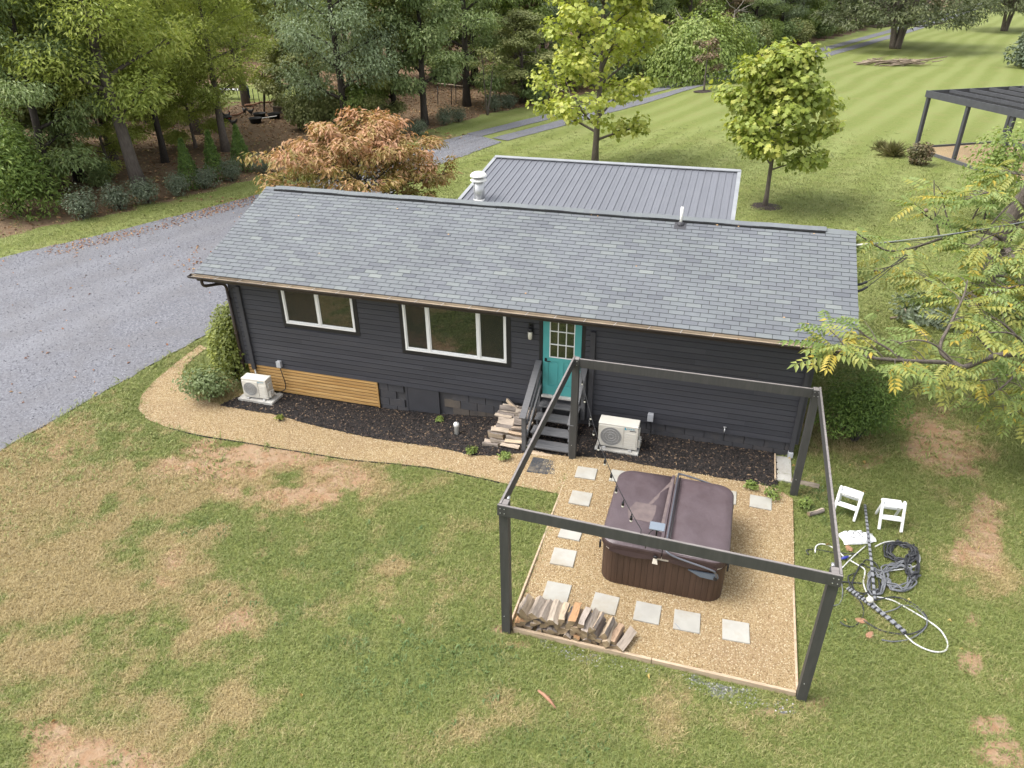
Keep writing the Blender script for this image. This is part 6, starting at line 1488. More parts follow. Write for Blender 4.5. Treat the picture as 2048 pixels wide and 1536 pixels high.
p = G(2050, 135); shrub('dark_shrub', 'dark round shrub at the right edge beyond the far pergola', p, L['sage'], 142, 4.0, 3.4, 2600, .30, T_DIA, 11)
# ---- by the far pergola
shrub('barberry_bush', 'small reddish bush at the near corner of the far pergola', tuple(G(1832,330)), L['berry'], 151, 1.25, 1.05, 1300, .13, T_DIA, 8, spiky=.2)
for i, ((px, py), lab) in enumerate((((1785,312), 'larger tuft of tall dry grass left of the reddish bush'), ((1760,300), 'smaller tuft of tall dry grass farther left of the reddish bush'))):
    r = np.random.default_rng(155+i); n = 260-100*i; a = r.uniform(0, 6.28, n); q = r.uniform(0, .3, n); C = np.stack([q*np.cos(a), q*np.sin(a), np.zeros(n)], 1)
    V, F = leaves(C, np.stack([np.cos(a)*.6, np.sin(a)*.6, np.full(n, .5)], 1)+r.normal(0, .3, (n, 3)), np.stack([np.cos(a)*.6, np.sin(a)*.6, np.ones(n)], 1), (.75-.2*i)*(1+r.uniform(-.3, .3, n)), (np.array([(0,0,0),(-.03,.5,.0),(0,1,-.12),(.03,.5,.0)]), T_LONG[1]))
    o = thing('grass_tuft', lab, 'grass', tuple(G(px, py)), 0, 'grass tufts by the far pergola'); link('blades', np_mesh('blades', V, F, L['straw'], np.repeat(np.clip(.5+r.normal(0, .2, n), 0, 1), 2)), o)
shrub('tall_shrub', 'tall loose bright green shrub in front of the far pergola', (20.6, 18.6, .1), L['vine'], 158, 2.5, 3.4, 2600, .15, T_DIA, 18, spiky=.45, shell=.5)

# ---- walnut at the right edge, its boughs reaching over the lawn and the roof corner
r = np.random.default_rng(161)
def w3(px, py, Y): return W(px, py, Y)
tb0 = G(1940, 650); wt = MB(); boughs = []
TR = curve_pts([tb0+np.array([0,0,-.2]), tb0+np.array([.02,.0,1.5]), tb0+np.array([.15,-.1,3.2]), tb0+np.array([.5,-.3,5.2]), tb0+np.array([1.3,-.6,7.4])], 16)
wt.tube(TR, np.linspace(.30, .10, 16), 12)
def bough(P, r0_):
    q = curve_pts(P, max(10, 4*len(P))); wt.tube(q, np.linspace(r0_, .010, len(q)), 6, cap=False); boughs.append((q, r0_)); return q
root = TR[6]; root2 = TR[9]
BL = [([root, w3(1990,470,7.4), w3(1935,460,6.6), w3(1880,478,5.6), w3(1820,497,4.4), w3(1770,500,3.6), w3(1712,466,2.9)], .055),
 ([w3(1880,478,5.6), w3(1870,425,5.8), w3(1868,360,6.0)], .026), ([w3(1905,468,6.0), w3(1890,420,6.2), w3(1885,385,6.4)], .022), ([w3(1840,490,4.8), w3(1800,525,4.2), w3(1755,540,3.8)], .020),
 ([w3(1900,450,6.2), w3(1860,437,5.8), w3(1830,410,5.4)], .022),
 ([root2, w3(2060,540,5.6), w3(1990,552,4.8), w3(1930,572,3.6), w3(1880,572,3.0), w3(1850,560,2.6)], .045),
 ([root, w3(2120,680,3.4), w3(2060,704,1.8), w3(1990,712,.6), w3(1925,735,-.2), w3(1885,725,-.7), w3(1820,722,-1.1), w3(1745,716,-1.5), w3(1690,700,-1.7), w3(1655,688,-1.8)], .080),
 ([w3(1925,735,-.2), w3(1880,700,.0), w3(1905,640,.5), w3(1928,590,1.0), w3(1935,560,1.3)], .042), ([w3(1820,730,-1.1), w3(1780,700,-.9), w3(1745,680,-.8), w3(1720,665,-.7)], .026),
 ([w3(1925,735,-.2), w3(1895,758,-.6), w3(1860,755,-.8), w3(1830,742,-1.0)], .024), ([w3(1905,722,-.4), w3(1870,690,-.4), w3(1830,680,-.5), w3(1790,690,-.6)], .020),
  ([w3(2060,704,1.8), w3(2020,760,1.0), w3(1980,790,.6), w3(1950,800,.3)], .030), ([w3(2060,704,1.8), w3(2010,650,1.9), w3(1960,630,1.8), w3(1900,640,1.5)], .030),
 ([root2, w3(2090,430,5.0), w3(2030,400,4.8), w3(1980,385,4.6), w3(1930,400,4.4)], .040), ([w3(2030,400,4.8), w3(1990,440,4.4), w3(1950,500,4.0)], .026), ([root2, w3(2110,600,3.8), w3(2050,600,3.2), w3(2000,640,2.6)], .032), ([root2, w3(2100,480,4.2), w3(2040,500,3.8), w3(1990,520,3.4)], .03),
 ([root, w3(2110,760,2.0), w3(2060,800,1.2), w3(2020,830,.6)], .03), ([w3(1990,712,.6), w3(1960,680,.5), w3(1940,660,.4)], .02),
 ([w3(1990,552,4.8), w3(1960,600,4.2), w3(1900,610,3.6), w3(1840,600,3.2)], .024), ([w3(1935,460,6.6), w3(1960,410,6.4), w3(1990,370,6.2)], .024)]
BL += [([root2, w3(2110,450,4.6), w3(2050,455,4.3), w3(1985,470,4.0), w3(1930,505,3.6)], .03), ([root2, w3(2110,560,3.6), w3(2040,570,3.1), w3(1975,590,2.7), w3(1925,605,2.4)], .03),
 ([w3(2060,704,1.8), w3(2030,670,1.5), w3(1985,665,1.1), w3(1935,672,.8)], .025), ([w3(2060,704,1.8), w3(2040,735,1.3), w3(2000,755,.9), w3(1960,762,.6)], .025), ([root2, w3(2100,370,5.2), w3(2045,350,5.2), w3(2000,345,5.2)], .028)]
for P, r0_ in BL: bough(P, r0_)
LC, LN, LT, LS, LTone = [], [], [], [], []
def rosette(p, d, k, yel):
    for j in range(k):
        a = 6.283*j/k+r.uniform(-.5, .5); s1 = np.cross(d, [0, 0, 1.0]); s1 = s1/(np.linalg.norm(s1)+1e-9)
        t = d*r.uniform(.25, .8)+s1*math.sin(a)*.9+np.array([0, 0, math.cos(a)*.25-.12]); t /= np.linalg.norm(t)
        LC.append(p); LT.append(t); LN.append(np.array([0, 0, 1.0])+r.normal(0, .28, 3)); LS.append(r.uniform(.36, .66)); LTone.append(yel)
for q, r0_ in boughs:
    n = len(q); ln = np.linalg.norm(np.diff(q, axis=0), axis=1).sum()
    for i in range(max(3, int(ln*(2.3 if q[-1][0] < 14.2 else 3.1)))):
        f = r.uniform(.22, 1.0); j = min(int(f*(n-1)), n-2); p = q[j]+(q[j+1]-q[j])*(f*(n-1)-j); d = q[min(j+1, n-1)]-q[j]; d /= np.linalg.norm(d)+1e-9
        sd2 = np.cross(d, [0, 0, 1.0]); sd2 /= np.linalg.norm(sd2)+1e-9
        dd = d*.6+sd2*r.choice([-1, 1])*r.uniform(.5, 1)+np.array([0, 0, r.uniform(-.1, .5)]); dd /= np.linalg.norm(dd); L2 = r.uniform(.12, .55)
        if f > .93: dd = d; L2 = .05
        e = p+dd*L2; wt.tube([p, (p+e)/2+np.array([0, 0, .03]), e], [.010, .008, .005], 4, cap=False)
        rosette(e, dd, int(r.integers(2, 4)), .5+r.normal(0, .17))
LC, LT, LN, LS = map(np.array, (LC, LT, LN, LS)); LTone = np.array(LTone)
V, F = leaves(LC, LN, LT, LS, T_PIN); nf = len(T_PIN[1]); tt = np.repeat(LTone, nf)+r.normal(0, .10, len(LTone)*nf); tt = np.where(r.random(len(tt)) > .972, .98, np.minimum(tt, .68))
yl = np.repeat(r.random(len(LTone)) > .955, nf); tt = np.where(yl, tt+.3, tt)
wo_ = thing('walnut_tree', 'large walnut with long compound leaves leaning in from the right edge', 'tree', (0, 0, 0)); wt.build('trunk', M['bark'], wo_); link('crown', np_mesh('crown', V, F, L['walnut'], np.clip(tt, 0, 1)), wo_)
for i, (px, py, Y) in enumerate(((1752,541,3.75), (1852,421,5.7))):
    o = MB().lathe([(.01,-.05),(.04,-.035),(.052,0),(.04,.035),(.01,.05)], (0, 0, 0), 12).build('walnut_fruit', M['stick'], wo_); o.location = w3(px, py, Y)
shrub('ground_plants', 'low grey green plants and twigs round the foot of the walnut', (17.2, 8.3, .1), L['sage'], 165, 2.6, .55, 1500, .16, T_DIA, 10, cat='plants')
shrub('shade_shrub', 'dark shrub right of the walnut trunk at the right edge', (19.6, 9.2, .1), L['oak'], 166, 3.0, 2.0, 2600, .16, T_DIA, 11)
shrub('edge_shrub', 'dark shrub low at the right edge beyond the bare soil', (19.0, 3.2, .1), L['oak'], 167, 2.0, 1.5, 1500, .14, T_DIA, 9)
ft = thing('fallen_branch', 'fallen dead branch lying beside the walnut trunk', 'branch', (16.6, 7.9, .14))
for P in ([(-.7,-.1,.02),(.0,.05,.08),(.9,.0,.03)], [(.0,.05,.08),(.3,.4,.15),(.8,.6,.05)], [(-.2,.0,.06),(-.3,.35,.18),(-.2,.7,.1)]): MB().tube(curve_pts(P, 8), np.linspace(.03, .008, 8), 6).build('twig', M['stick'], ft)
# weeds along the beds
for i, ((px, py), s_, lab) in enumerate((((1540,990), 1.2, 'clump of weeds where the gravel meets the right mulch bed'), ((1500,975), .8, 'small clump of weeds at the front of the right mulch bed'), ((940,905), .9, 'weeds growing at the left foot of the log heap'), ((1010,915), .8, 'weeds in front of the log heap by the steps'), ((600,782), .7, 'weed against the pine skirting beside the smaller unit'), ((880,842), .6, 'small weed at the foot of the crawl space door'), ((560,838), .5, 'yellowish weeds at the front of the left mulch bed'), ((1610,1010), .9, 'clump of clover by the foot of the right rear post'))):
    p = G(px, py, .05); shrub('weed_clump', lab, tuple(p), L['vine'] if i != 6 else L['lime'], 170+i, .45*s_*.75, .15*s_, 170, .055, T_DIA, 6, cat='weeds')
# ================================================================ FAR PERGOLA
A_ = G(1831,300); B_ = G(1906,324); C_ = G(2004,289)
u_ = (B_-A_)[:2]; SPA = np.linalg.norm(u_); u_ = u_/SPA; v_ = np.array([-u_[1], u_[0]])
if v_ @ (C_-A_)[:2] < 0: v_ = -v_
SPB = float(v_ @ (C_-A_)[:2]); ztop = W(1859,181,A_[1])[2]-A_[2]
fp = thing('far_pergola', 'dark slatted pergola over gravel at the right edge of the lawn', 'pergola', tuple(A_), math.atan2(u_[1], u_[0]))
sg = 1 if (u_[0]*v_[1]-u_[1]*v_[0]) > 0 else -1           # local x along u, local y along v
LU, LV = SPA*3, SPB*1.6
def fpb(name, mb, m_): return mb.build(name, m_, fp)
M['dark_stain'] = mat('dark_stained_wood', (.050,.052,.058), (.066,.068,.075), 5, .6)
for i in range(4):
    fpb('post', MB().cbox((SPA*i-.08,-.08*1,-.1), (SPA*i+.08,.08,ztop-.3), .008), M['dark_stain'])
for j in (1,):
    fpb('post', MB().cbox((-.08,sg*SPB*j-.08,-.1), (.08,sg*SPB*j+.08,ztop-.3), .008), M['dark_stain'])
    fpb('post', MB().cbox((LU-.08,sg*SPB*j-.08,-.1), (LU+.08,sg*SPB*j+.08,ztop-.3), .008), M['dark_stain'])
def lx(y): return sg*y
fpb('beam', MB().bar((-.15,lx(-.10),ztop-.16), (LU+.15,lx(-.10),ztop-.16), .05, .32), M['dark_stain'])
fpb('beam', MB().bar((-.15,lx(SPB*1.05),ztop-.16), (LU+.15,lx(SPB*1.05),ztop-.16), .05, .28), M['dark_stain'])
fpb('beam', MB().bar((-.10,lx(-.07),ztop-.14), (-.10,lx(LV),ztop-.14), .05, .26), M['dark_stain'])
nr = int(LV/1.2)
for i in range(1, nr+1): fpb('rafter', MB().bar((-.07,lx(1.2*i),ztop-.075), (LU+.1,lx(1.2*i),ztop-.075), .045, .15), M['dark_stain'])
for k_ in range(int(LU/.33)+1): fpb('slat', MB().bar((.16+.33*k_,lx(-.05),ztop-.20), (.16+.33*k_,lx(LV),ztop-.20), .04, .09), M['dark_stain'])
def world(a, b, z=0): q = A_[:2]+u_*a+v_*b; return (q[0], q[1], z)
pad2 = MB(); qs = [world(-.05,-.05), world(LU+2,-.05), world(LU+2,LV+1), world(-.05,LV+1)]
zz = [A_[2]+.07]*4; pad2.add([(q[0], q[1], z) for q, z in zip(qs, zz)], [(0,1,2,3)]); o = pad2.build('gravel_pad', M['pea2'] if 'pea2' in M else M['pea'], None); tag(o, kind='structure')
if o.data.polygons[0].normal.z < 0: o.data.flip_normals()
for lab, p, q in (('grey edging board along the near side of the far pergola', (-.1,-.12), (LU+2,-.12)), ('grey edging board along the far left side of the far pergola', (-.12,-.1), (-.12,LV+1))):
    a, b = Vector(world(*p, A_[2]+.05)), Vector(world(*q, A_[2]+.05)); t = thing('edging_board', lab, 'board', tuple((a+b)/2)); MB().bar(a-(a+b)/2, b-(a+b)/2, .06, .22).build('board', M['grey_edge'] if 'grey_edge' in M else M['grey_wood'], t)
tp = G(2040,322); tt_ = thing('garden_table', 'dark low table on the gravel beneath the far pergola', 'table', tuple(tp), math.atan2(u_[1], u_[0]))
MB().cbox((-.9,-.45,.66), (.9,.45,.71), .01).build('table_top', M['dark_stain'], tt_)
for x in (-.8,.8):
    for y in (-.36,.36): MB().cbox((x-.035,y-.035,.03), (x+.035,y+.035,.659), .005).build('leg', M['dark_stain'], tt_)
# brush pile on the lawn
bp_ = thing('brush_pile', 'pile of pale dead branches lying on the lawn below the cedar', 'branches', tuple(G(1790,131))); rb_ = random.Random(3)
for i in range(46):
    a = rb_.gauss(.2,.5); c = (rb_.gauss(0,1.5), rb_.gauss(0,.5), .1+rb_.random()*.35); Ln = rb_.uniform(.5,1.6); d = (math.cos(a)*Ln, math.sin(a)*Ln, rb_.uniform(-.15,.25))
    MB().tube([tuple(c[k]-d[k] for k in range(3)), c, tuple(c[k]+d[k]*.9+(.1 if k == 2 else 0) for k in range(3))], [.06,.045,.015], 5).build('branch', M['stick'], bp_)
MB().tube([(-3.3,-.2,.1),(-2.4,-.1,.25),(-1.4,0,.3)], [.14,.12,.09], 7).build('branch', M['stick'], bp_); MB().tube([(1.0,0,.35),(2.6,.5,.5),(4.4,1.0,.75)], [.10,.08,.04], 6).build('branch', M['stick'], bp_)
fl_ = thing('fallen_log', 'pale fallen log in the brush right of the tall sycamore', 'log', tuple(G(1325,146))); MB().tube([(-1.6,-.2,.3),(0,0,.75),(1.3,.2,1.0)], [.20,.18,.14], 8).tube([(.9,.15,.95),(1.5,.0,.72)], [.1,.06], 6).build('trunk', M['stick'], fl_)
# bleached dead branches in the tree line
for i, (px, py, Y, lab) in enumerate(((1372,45,60,'bleached bare branches above the vine mound'), (1070,70,48,'bleached forked snag between the russet tree and the sycamore'), (1040,105,44,'bleached broken branch over the olive small tree'), (1470,20,66,'bleached bare twigs high in the tree line'))):
    p = W(px, py, Y); t = thing('dead_branch', lab, 'branch', tuple(p)); r2 = random.Random(i)
    mb = MB(); base = np.array([r2.uniform(-.3,.3), .4, -p[2]]); mb.tube([base, np.array([0,.2,-p[2]*.4]), (0,0,0)], [.10,.07,.05], 6); mb.build('stem', M['bark_pale'], t)
    for k_ in range(5):
        a = r2.uniform(-.3,1.2); sx = r2.choice((-1,1)); e = (sx*r2.uniform(.7,1.8), r2.uniform(-.6,.2), r2.uniform(-.3,1.3)); MB().tube([(0,0,-.3+.1*k_),(e[0]*.5,e[1]*.5,e[2]*.35),e], [.05,.035,.01], 5).build('twig', M['bark_pale'], t)

# ================================================================ CHICKEN RUN IN THE WOOD
def flat(name, label, cat, px, py, build, rz=0, group=None): 
    t = thing(name, label, cat, tuple(G(px, py)), rz, group); build(t); return t
for i, (px, py, lab) in enumerate(((512,246,'stacked dark rubber tub in the middle of the chicken run'), (520,236,'dark rubber tub behind the stacked one in the chicken run'), (549,237,'dark rubber tub at the right of the chicken run'), (452,243,'dark bluish tub at the left of the chicken run'))):
    flat('rubber_tub', lab, 'tub', px, py, lambda t: MB().lathe([(.34,.0),(.42,.30),(.46,.31),(.46,.34),(.40,.33),(.33,.05)], (0,0,0), 20).build('bowl', M['tyre'], t), 0, 'rubber tubs in the chicken run')
flat('plank', 'white plank leaning across the tubs in the chicken run', 'plank', 528, 243, lambda t: MB().bar((-.9,-.2,.1), (.9,.25,.36), .16, .04).build('board', M['white_metal'], t))
def rail(px0, py0, px1, py1, lab, z=.35):
    a, b = G(px0, py0), G(px1, py1); c = (a+b)/2; t = thing('fence_rail', lab, 'rail', tuple(c)); MB().tube([tuple(a-c+[0,0,z]), tuple((a+b)/2-c+[0,0,z-.06]), tuple(b-c+[0,0,z+.05])], .07, 7).build('log', M['redwood'], t)
rail(492,220,526,215,'left reddish rail at the back of the chicken run'); rail(526,215,560,209,'right reddish rail at the back of the chicken run'); rail(458,236,492,228,'low reddish rail at the left of the chicken run', .15)
for i, px in enumerate(range(500,580,10)):
    py = 213-(px-500)*.085; flat('fence_post', f'thin dark fence stake, {ORD[i]} from the left behind the chicken run', 'post', px, py, lambda t: MB().tube([(0,0,-.1),(.02,0,1.25)], .028, 6).build('stake', M['iron'], t), 0, 'fence stakes behind the chicken run')
a, b = G(1060-300,262), G(955,240)
rp0, rp1 = G(873,193), G(935,197); c = (rp0+rp1)/2; t = thing('fence_rail', 'long pale rail fence at the back of the wood by the bare trunk', 'rail', tuple(c)); MB().tube([tuple(rp0-c+[0,0,1.0]), tuple(rp1-c+[0,0,.85])], .06, 6).build('log', M['stick'], t)
for i, (px, py) in enumerate(((876,212),(903,210),(912,206),(932,204))): flat('fence_post', f'thin dark stake, {ORD[i]} from the left under the pale rail by the bare trunk', 'post', px, py, lambda t: MB().tube([(0,0,-.1),(.05,0,1.4)], .03, 6).build('stake', M['iron'], t))
# stone edged box and timber at the right of the run
flat('wooden_box', 'weathered wooden box with a pale top at the right of the chicken run', 'box', 572, 226, lambda t: (MB().cbox((-.8,-.35,0), (.8,.35,.42), .02).build('side', M['bark'], t), MB().cbox((-.85,-.4,.421), (.85,.4,.48), .01).build('top', M['stick'], t)))
# hens
def hen(px, py, rz, lab):
    t = thing('hen', lab, 'hen', tuple(G(px, py)), rz, 'black hens scratching in the wood')
    me = bpy.data.meshes.new('body'); bm = bmesh.new(); lay = bm.verts.layers.skin.verify()
    pts = [((-.02,0,.27),(.115,.13)), ((.10,0,.30),(.10,.115)), ((.18,0,.40),(.052,.055)), ((.215,0,.49),(.042,.044)), ((.275,0,.485),(.012,.012)), ((-.16,0,.33),(.085,.085)), ((-.27,0,.45),(.030,.062)), ((-.31,0,.53),(.010,.04)),
           ((.0,.055,.14),(.035,.035)), ((.01,.06,.01),(.010,.010)), ((.0,-.055,.14),(.035,.035)), ((.01,-.06,.01),(.010,.010)), ((.07,.07,.0),(.009,.009)), ((.07,-.07,.0),(.009,.009))]
    vs = [bm.verts.new(p) for p, _ in pts]
    for v, (_, rr2) in zip(vs, pts): v[lay].radius = rr2
    vs[0][lay].use_root = True
    for i, j in ((0,1),(1,2),(2,3),(3,4),(0,5),(5,6),(6,7),(0,8),(8,9),(9,12),(0,10),(10,11),(11,13)): bm.edges.new((vs[i], vs[j]))
    bm.to_mesh(me); bm.free(); me.materials.append(M['feather']); o = link('body', me, t)
    o.modifiers.new('skin', 'SKIN'); sb_ = o.modifiers.new('sub', 'SUBSURF'); sb_.levels = sb_.render_levels = 1
    MB().prism([(.16,.53),(.18,.58),(.205,.545),(.225,.585),(.245,.545),(.255,.52)], -.006, .006).build('comb', M['comb'], t).matrix_local = Matrix(((1,0,0,0),(0,0,-1,0),(0,1,0,0),(0,0,0,1)))
hen(490,229,2.6,'black hen with raised tail left of the tubs in the chicken run'); hen(503,231,.4,'black hen right beside the stacked tub'); hen(468,254,3.4,'black hen nearest the drive at the left of the chicken run'); hen(354,274,2.9,'black hen alone in the leaves between two trunks'); hen(456,240,1.0,'black hen beside the bluish tub')
# tyre swing
p = G(556,205); sw = thing('tyre_swing', 'dark tyre swing hanging from the forked leaning tree', 'tyre swing', (p[0], p[1], p[2]+1.25))
R1 = [(.42*math.cos(q), .12*math.sin(q*1), .42*math.sin(q)) for q in np.linspace(0, 6.283, 25)]; MB().tube(R1, .12, 10, cap=False).build('tyre', M['tyre'], sw); MB().tube([(0,0,.5),(0,0,4.0)], .018, 6).build('rope', M['stick'], sw); MB().tube([(.35,0,-.3),(1.0,.1,-.1),(1.3,.1,0)], [.10,.14,.10], 8).build('seat', M['tyre'], sw)
# white table and the person bending beside it
p = G(466,196); flat('folding_table', 'white folding table on the grass clearing beyond the chicken run', 'table', 464, 198, lambda t: (MB().cbox((-1.0,-.4,.70), (1.0,.4,.75), .01).build('top', M['plastic_white'], t), [MB().tube([(x,y,0),(x,y,.70)], .025, 6).build('leg', M['galv'], t) for x in (-.85,.85) for y in (-.3,.3)]))
pe = thing('person', 'person in blue checked shirt and jeans bending over beside a tall trunk', 'person', tuple(G(498,199)), 0.3)
me = bpy.data.meshes.new('body'); bm = bmesh.new(); lay = bm.verts.layers.skin.verify()
J = [((0,0,.88),(.15,.13)), ((-.16,0,1.05),(.145,.125)), ((-.40,0,1.22),(.17,.13)), ((-.50,0,1.26),(.06,.06)), ((-.62,0,1.24),(.10,.095)), ((-.70,0,1.20),(.085,.08)),
     ((.02,.10,.80),(.10,.10)), ((.02,.12,.45),(.07,.07)), ((.06,.12,.09),(.05,.05)), ((-.10,.13,.04),(.045,.035)), ((.02,-.10,.80),(.10,.10)), ((-.04,-.12,.45),(.07,.07)), ((.02,-.12,.09),(.05,.05)), ((-.14,-.13,.04),(.045,.035)),
     ((-.42,.20,1.18),(.06,.06)), ((-.46,.24,.92),(.048,.048)), ((-.62,.18,.76),(.036,.036)), ((-.70,.16,.74),(.04,.022)), ((-.42,-.20,1.18),(.06,.06)), ((-.46,-.24,.92),(.048,.048)), ((-.62,-.18,.76),(.036,.036)), ((-.70,-.16,.74),(.04,.022))]
vs = [bm.verts.new(q) for q, _ in J]
for v, (_, rr2) in zip(vs, J): v[lay].radius = rr2
vs[0][lay].use_root = True
for i, j in ((0,1),(1,2),(2,3),(3,4),(4,5),(0,6),(6,7),(7,8),(8,9),(0,10),(10,11),(11,12),(12,13),(2,14),(14,15),(15,16),(16,17),(2,18),(18,19),(19,20),(20,21)): bm.edges.new((vs[i], vs[j]))
bm.to_mesh(me); bm.free(); o = link('body', me, pe); o.modifiers.new('skin', 'SKIN'); sb_ = o.modifiers.new('sub', 'SUBSURF'); sb_.levels = sb_.render_levels = 2
dg = bpy.context.evaluated_depsgraph_get(); me2 = bpy.data.meshes.new_from_object(o.evaluated_get(dg)); o.modifiers.clear(); o.data = me2
me2.materials.clear()
for m_ in (M['denim'], M['plaid'], M['skin'], M['hair'], M['iron']): me2.materials.append(m_)
for pl in me2.polygons:
    c = pl.center
    if c.z < .10: k_ = 4
    elif c.x < -.53 and c.z > 1.05: k_ = 3 if c.z > 1.24 or c.x > -.6 else 2
    elif c.z < .80 and c.x < -.55: k_ = 2
    elif c.z < .93 and c.x > -.3: k_ = 0
    else: k_ = 1
    pl.material_index = k_; pl.use_smooth = True

# ================================================================ THINGS ON THE GRASS AT THE RIGHT
def stool(label, loc, rz):
    t = thing('step_stool', label, 'step stool', loc, rz, 'white plastic step stools on the grass')
    for sx in (-1, 1):
        x = sx*.185
        MB().bar((x,-.215,.0), (x,-.005,.475), .045, .062, c=.012).build('leg', M['plastic_white'], t)
        MB().bar((sx*.165,.235,.0), (sx*.165,.02,.455), .036, .05, c=.010).build('leg', M['plastic_white'], t)
        MB().tube([(x,-.03,.455),(x,.0,.487),(x,.035,.485),(x,.06,.455)], .026, 10).build('grip', M['plastic_white'], t)
    MB().cbox((-.16,-.06,.40), (.16,.16,.435), .008).build('step', M['plastic_white'], t)
    MB().cbox((-.16,-.175,.195), (.16,-.045,.225), .008).build('step', M['plastic_white'], t)
    MB().cbox((-.145,.15,.20), (.145,.175,.24), .006).build('cross_bar', M['plastic_white'], t)
p = (G(1704,1043)+G(1664,1030))/2; stool('white plastic step stool turned aside, half behind the right beam', (p[0]+.08, p[1]+.20, p[2]+.02), rad(-17))
p = (G(1752,1062)+G(1799,1062))/2; stool('white plastic step stool facing the viewer, right of the other one', (p[0]+.02, p[1]+.21, p[2]+.02), rad(3))
# bag
p = G(1714,1079); bg_ = thing('plastic_bag', 'crumpled white plastic sack with black print lying on the grass', 'bag', (p[0], p[1], p[2]+.02), rad(20))
nx_, ny_ = 26, 14; xs = np.linspace(-.30,.32,nx_); ys = np.linspace(-.15,.15,ny_); XX, YY = np.meshgrid(xs, ys, indexing='ij')
ed_ = np.clip((1-np.abs(YY)/.15)*4, 0, 1)*np.clip((.30-np.abs(XX))*9, 0, 1); ZZ = .01+.085*ed_**.6*(.6+.8*fbm(XX*6, YY*6, 5, 3))*np.where(XX > .12, .5, 1)
YY2 = YY*(1-.28*sstep(.1,.3,XX))+.02*(fbm(XX*9, YY*2, 9, 2)-.5); XX2 = XX+.05*(fbm(YY*14, XX*3, 2, 2)-.5)*(np.abs(XX) > .22)
V = np.stack([XX2, YY2, ZZ], -1).reshape(-1, 3); i, j = np.meshgrid(np.arange(nx_-1), np.arange(ny_-1), indexing='ij'); k = (i*ny_+j).ravel()
F = np.stack([k, k+ny_, k+ny_+1, k+1], 1); link('sack', np_mesh('sack', V, F, M['bag'], smooth=True), bg_)
def zb(x, y):
    i_ = int(np.clip((x+.30)/.62*(nx_-1), 0, nx_-1)); j_ = int(np.clip((y+.15)/.30*(ny_-1), 0, ny_-1)); return ZZ[i_, j_]+.004
for P in ([(-.17,.09),(-.16,.0),(-.15,-.09)], [(-.17,.09),(-.13,.10)], [(-.15,-.09),(-.11,-.09)], [(-.06,.06),(-.09,.0),(-.04,-.06),(.02,-.02),(.0,.05),(-.06,.06)], [(.05,.08),(.10,.07)], [(.05,.05),(.11,.045)], [(.0,-.09),(.06,-.06)]):
    q = curve_pts([(x, y, 0) for x, y in P], 10); q[:, 2] = [zb(x, y) for x, y, _ in q]; MB().tube(q, .0055, 5).build('print', M['print_black'], bg_)
# hoses; picture points are taken from the ground around the stools
zq = lambda x, y, dz=.03: G(1580+x/3.84, 940+y/3.84)+np.array([0, 0, dz])
def hose(name, label, pts, r_, m_, cat='hose', n=60, dz=.03, group='hoses and cords lying on the grass'):
    P = np.array([zq(x, y, dz+.012*math.sin(i*1.7)) for i, (x, y) in enumerate(pts)]); c = P.mean(axis=0); t = thing(name, label, cat, tuple(c), 0, group)
    MB().tube(curve_pts(P-c, n), r_, 8).build('tube', m_, t); return t
hose('hose', 'long white hose making a wide loop to the lower right', [(615,985),(640,1040),(740,1130),(870,1262),(960,1350),(1080,1405),(1180,1400),(1207,1340),(1150,1245),(1040,1160),(900,1070),(780,1010),(660,988)], .013, M['hose_white'])
hose('hose', 'white hose curling over the top of the dark hose heap', [(700,800),(780,785),(900,765),(975,735),(993,690),(970,640),(900,580),(800,556),(720,570),(650,600)], .012, M['hose_white'])
hose('hose', 'white hose bending down along the segmented strip', [(460,705),(520,745),(572,780),(562,870),(585,950),(625,1005)], .013, M['hose_white'])
hose('hose', 'short white hose arched left of the beam', [(190,645),(197,600),(240,577),(300,590),(360,630),(420,690)], .013, M['hose_white'])
hose('hose', 'thin grey cord hanging in a bend beside the right front post', [(372,820),(395,900),(400,970),(375,1035),(310,1056)], .010, M['hose_grey'])
hose('white_pole', 'thin straight white pole lying under the corner of the beam', [(385,775),(480,680),(580,590)], .011, M['hose_white'], 'pole', 8)
hose('hose', 'black hose looping below the segmented strips', [(340,865),(430,875),(550,880)], .013, M['hose_black'])
hose('hose', 'black hose in a big oval below the lower segmented strip', [(470,960),(540,1030),(560,1120),(500,1200),(430,1210),(380,1180)], .010, M['hose_black'])
hose('hose', 'dark hose sweeping wide inside the white loop', [(650,1010),(800,990),(930,1030),(1030,1110),(1050,1190),(990,1250),(880,1270),(700,1240),(560,1170)], .013, M['hose_black'])
hose('hose', 'grey hose sweeping just outside the dark one inside the white loop', [(700,1110),(800,1085),(860,1050),(950,1060),(1040,1150),(1030,1230),(930,1300),(800,1325),(700,1318)], .011, M['hose_grey'])
hose('hose', 'black cord coiled at the left foot of the beam corner', [(140,660),(125,630),(200,620),(330,640),(480,655),(520,660)], .012, M['hose_black'])
def coil(label, cx, cy, rx, ry, turns, r_, m_, seed, dz):
    q = random.Random(seed); P = []
    for i in range(turns*10):
        a = 6.283*i/10; k1 = q.uniform(.55,1.05); P.append((cx+rx*k1*math.cos(a)+q.uniform(-.12,.12)*rx, cy+ry*k1*math.sin(a)+q.uniform(-.12,.12)*ry))
    Pw = np.array([zq(x, y, dz+q.uniform(0,.06)) for x, y in P]); c = Pw.mean(axis=0); t = thing('hose_coil', label, 'hose', tuple(c), 0, 'hoses and cords lying on the grass'); MB().tube(curve_pts(Pw-c, turns*60), r_, 7).build('tube', m_, t)
coil('black hose coiled thickly at the top of the heap', 850, 650, 135, 85, 7, .016, M['hose_black'], 1, .03)
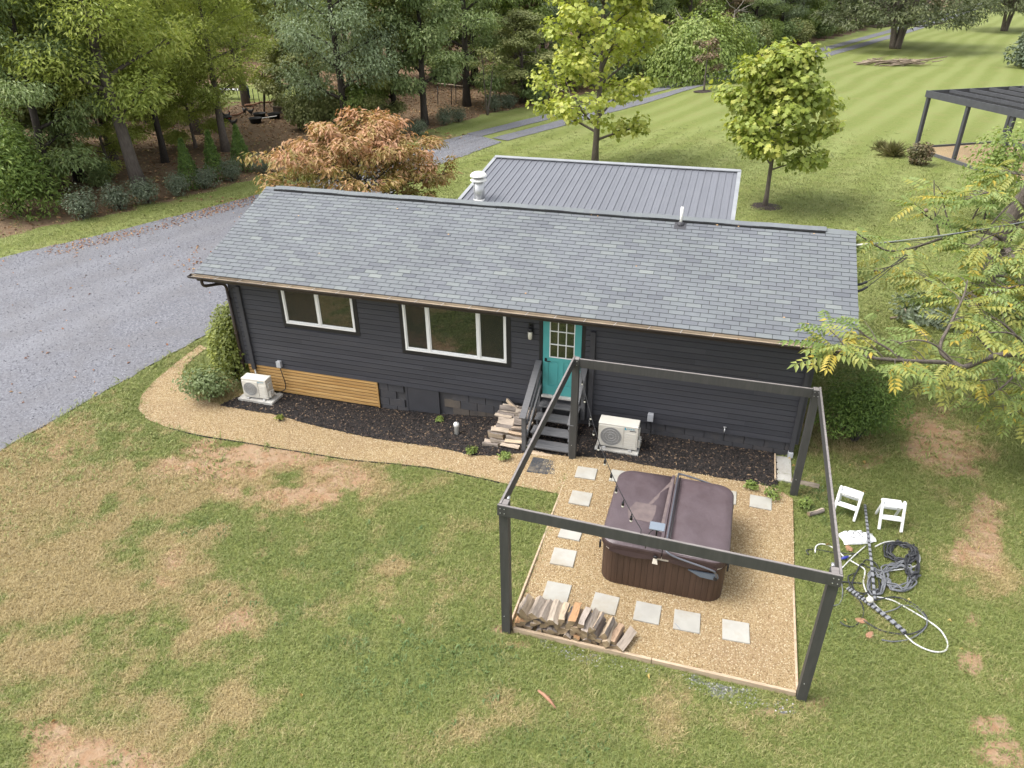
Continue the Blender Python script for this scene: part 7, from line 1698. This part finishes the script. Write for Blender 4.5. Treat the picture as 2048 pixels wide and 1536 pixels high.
coil('tangled grey hose spilling below the black coil', 830, 830, 150, 110, 7, .014, M['hose_grey'], 2, .03)
coil('grey hose bunched tightly beside the upright segmented strip', 650, 880, 75, 110, 5, .014, M['hose_grey'], 3, .03)
coil('dark hose wound through the right side of the heap', 930, 760, 60, 110, 4, .015, M['hose_black'], 4, .05)
coil('loose dark hose ring round the upright segmented strip', 560, 850, 125, 160, 2, .012, M['hose_black'], 5, .02)
def strip(label, pts, wd_, n, zoff):
    P = curve_pts(np.array([zq(x, y, zoff) for x, y in pts]), n+1); c = P.mean(axis=0); t = thing('cable_track', label, 'cable track', tuple(c))
    for i in range(n):
        a, b = P[i]-c, P[i+1]-c; d = b-a
        MB().bar(a+d*.03, a+d*.66, wd_, .035, c=.006).build('segment', M['strip_grey'], t); MB().bar(a+d*.665, a+d*1.02, wd_*.72, .024).build('joint', M['hose_black'], t)
strip('thin grey and black segmented track running up towards the stools', [(566,300),(580,430),(598,600),(620,800),(640,1035)], .045, 22, .10)
strip('wider grey segmented track lying diagonally below the hose heap', [(435,925),(520,985),(610,1050),(740,1150),(880,1270)], .075, 15, .06)
o = thing('white_ball', 'pale round fitting where the two segmented tracks cross', 'fitting', tuple(zq(600,1040,.13))); MB().lathe([(.01,-.05),(.045,-.035),(.06,0),(.045,.035),(.01,.05)], (0,0,0), 14).build('knob', M['ac'], o)
bl = thing('blue_nozzle', 'small blue hose nozzle beside the corner of the beam', 'nozzle', tuple(zq(415,700,.06)), .4); MB().tube([(-.09,0,0),(.0,0,.02),(.07,.02,.02)], [.018,.028,.02], 8).build('grip', M['blue_plastic'], bl); MB().tube([(.07,.02,.02),(.13,.04,.02)], [.012,.010], 7).build('tip', M['hose_white'], bl)
for i, (x, y, lab) in enumerate(((545,1165,'flat reddish stone below the hose heap'), (610,1275,'reddish clay clod below the dark hose loop'), (450,610,'reddish clay clod beside the white sack'))):
    o = thing('clay_clod', lab, 'clod', tuple(zq(x, y, .02)), i); bm = bmesh.new(); bmesh.ops.create_icosphere(bm, subdivisions=2, radius=.06); r2 = random.Random(i)
    for v in bm.verts: v.co *= r2.uniform(.8,1.15); v.co.z *= .5; v.co.x *= 1.5
    me = bpy.data.meshes.new('clod'); bm.to_mesh(me); bm.free(); me.materials.append(M['redwood']); link('lump', me, o)
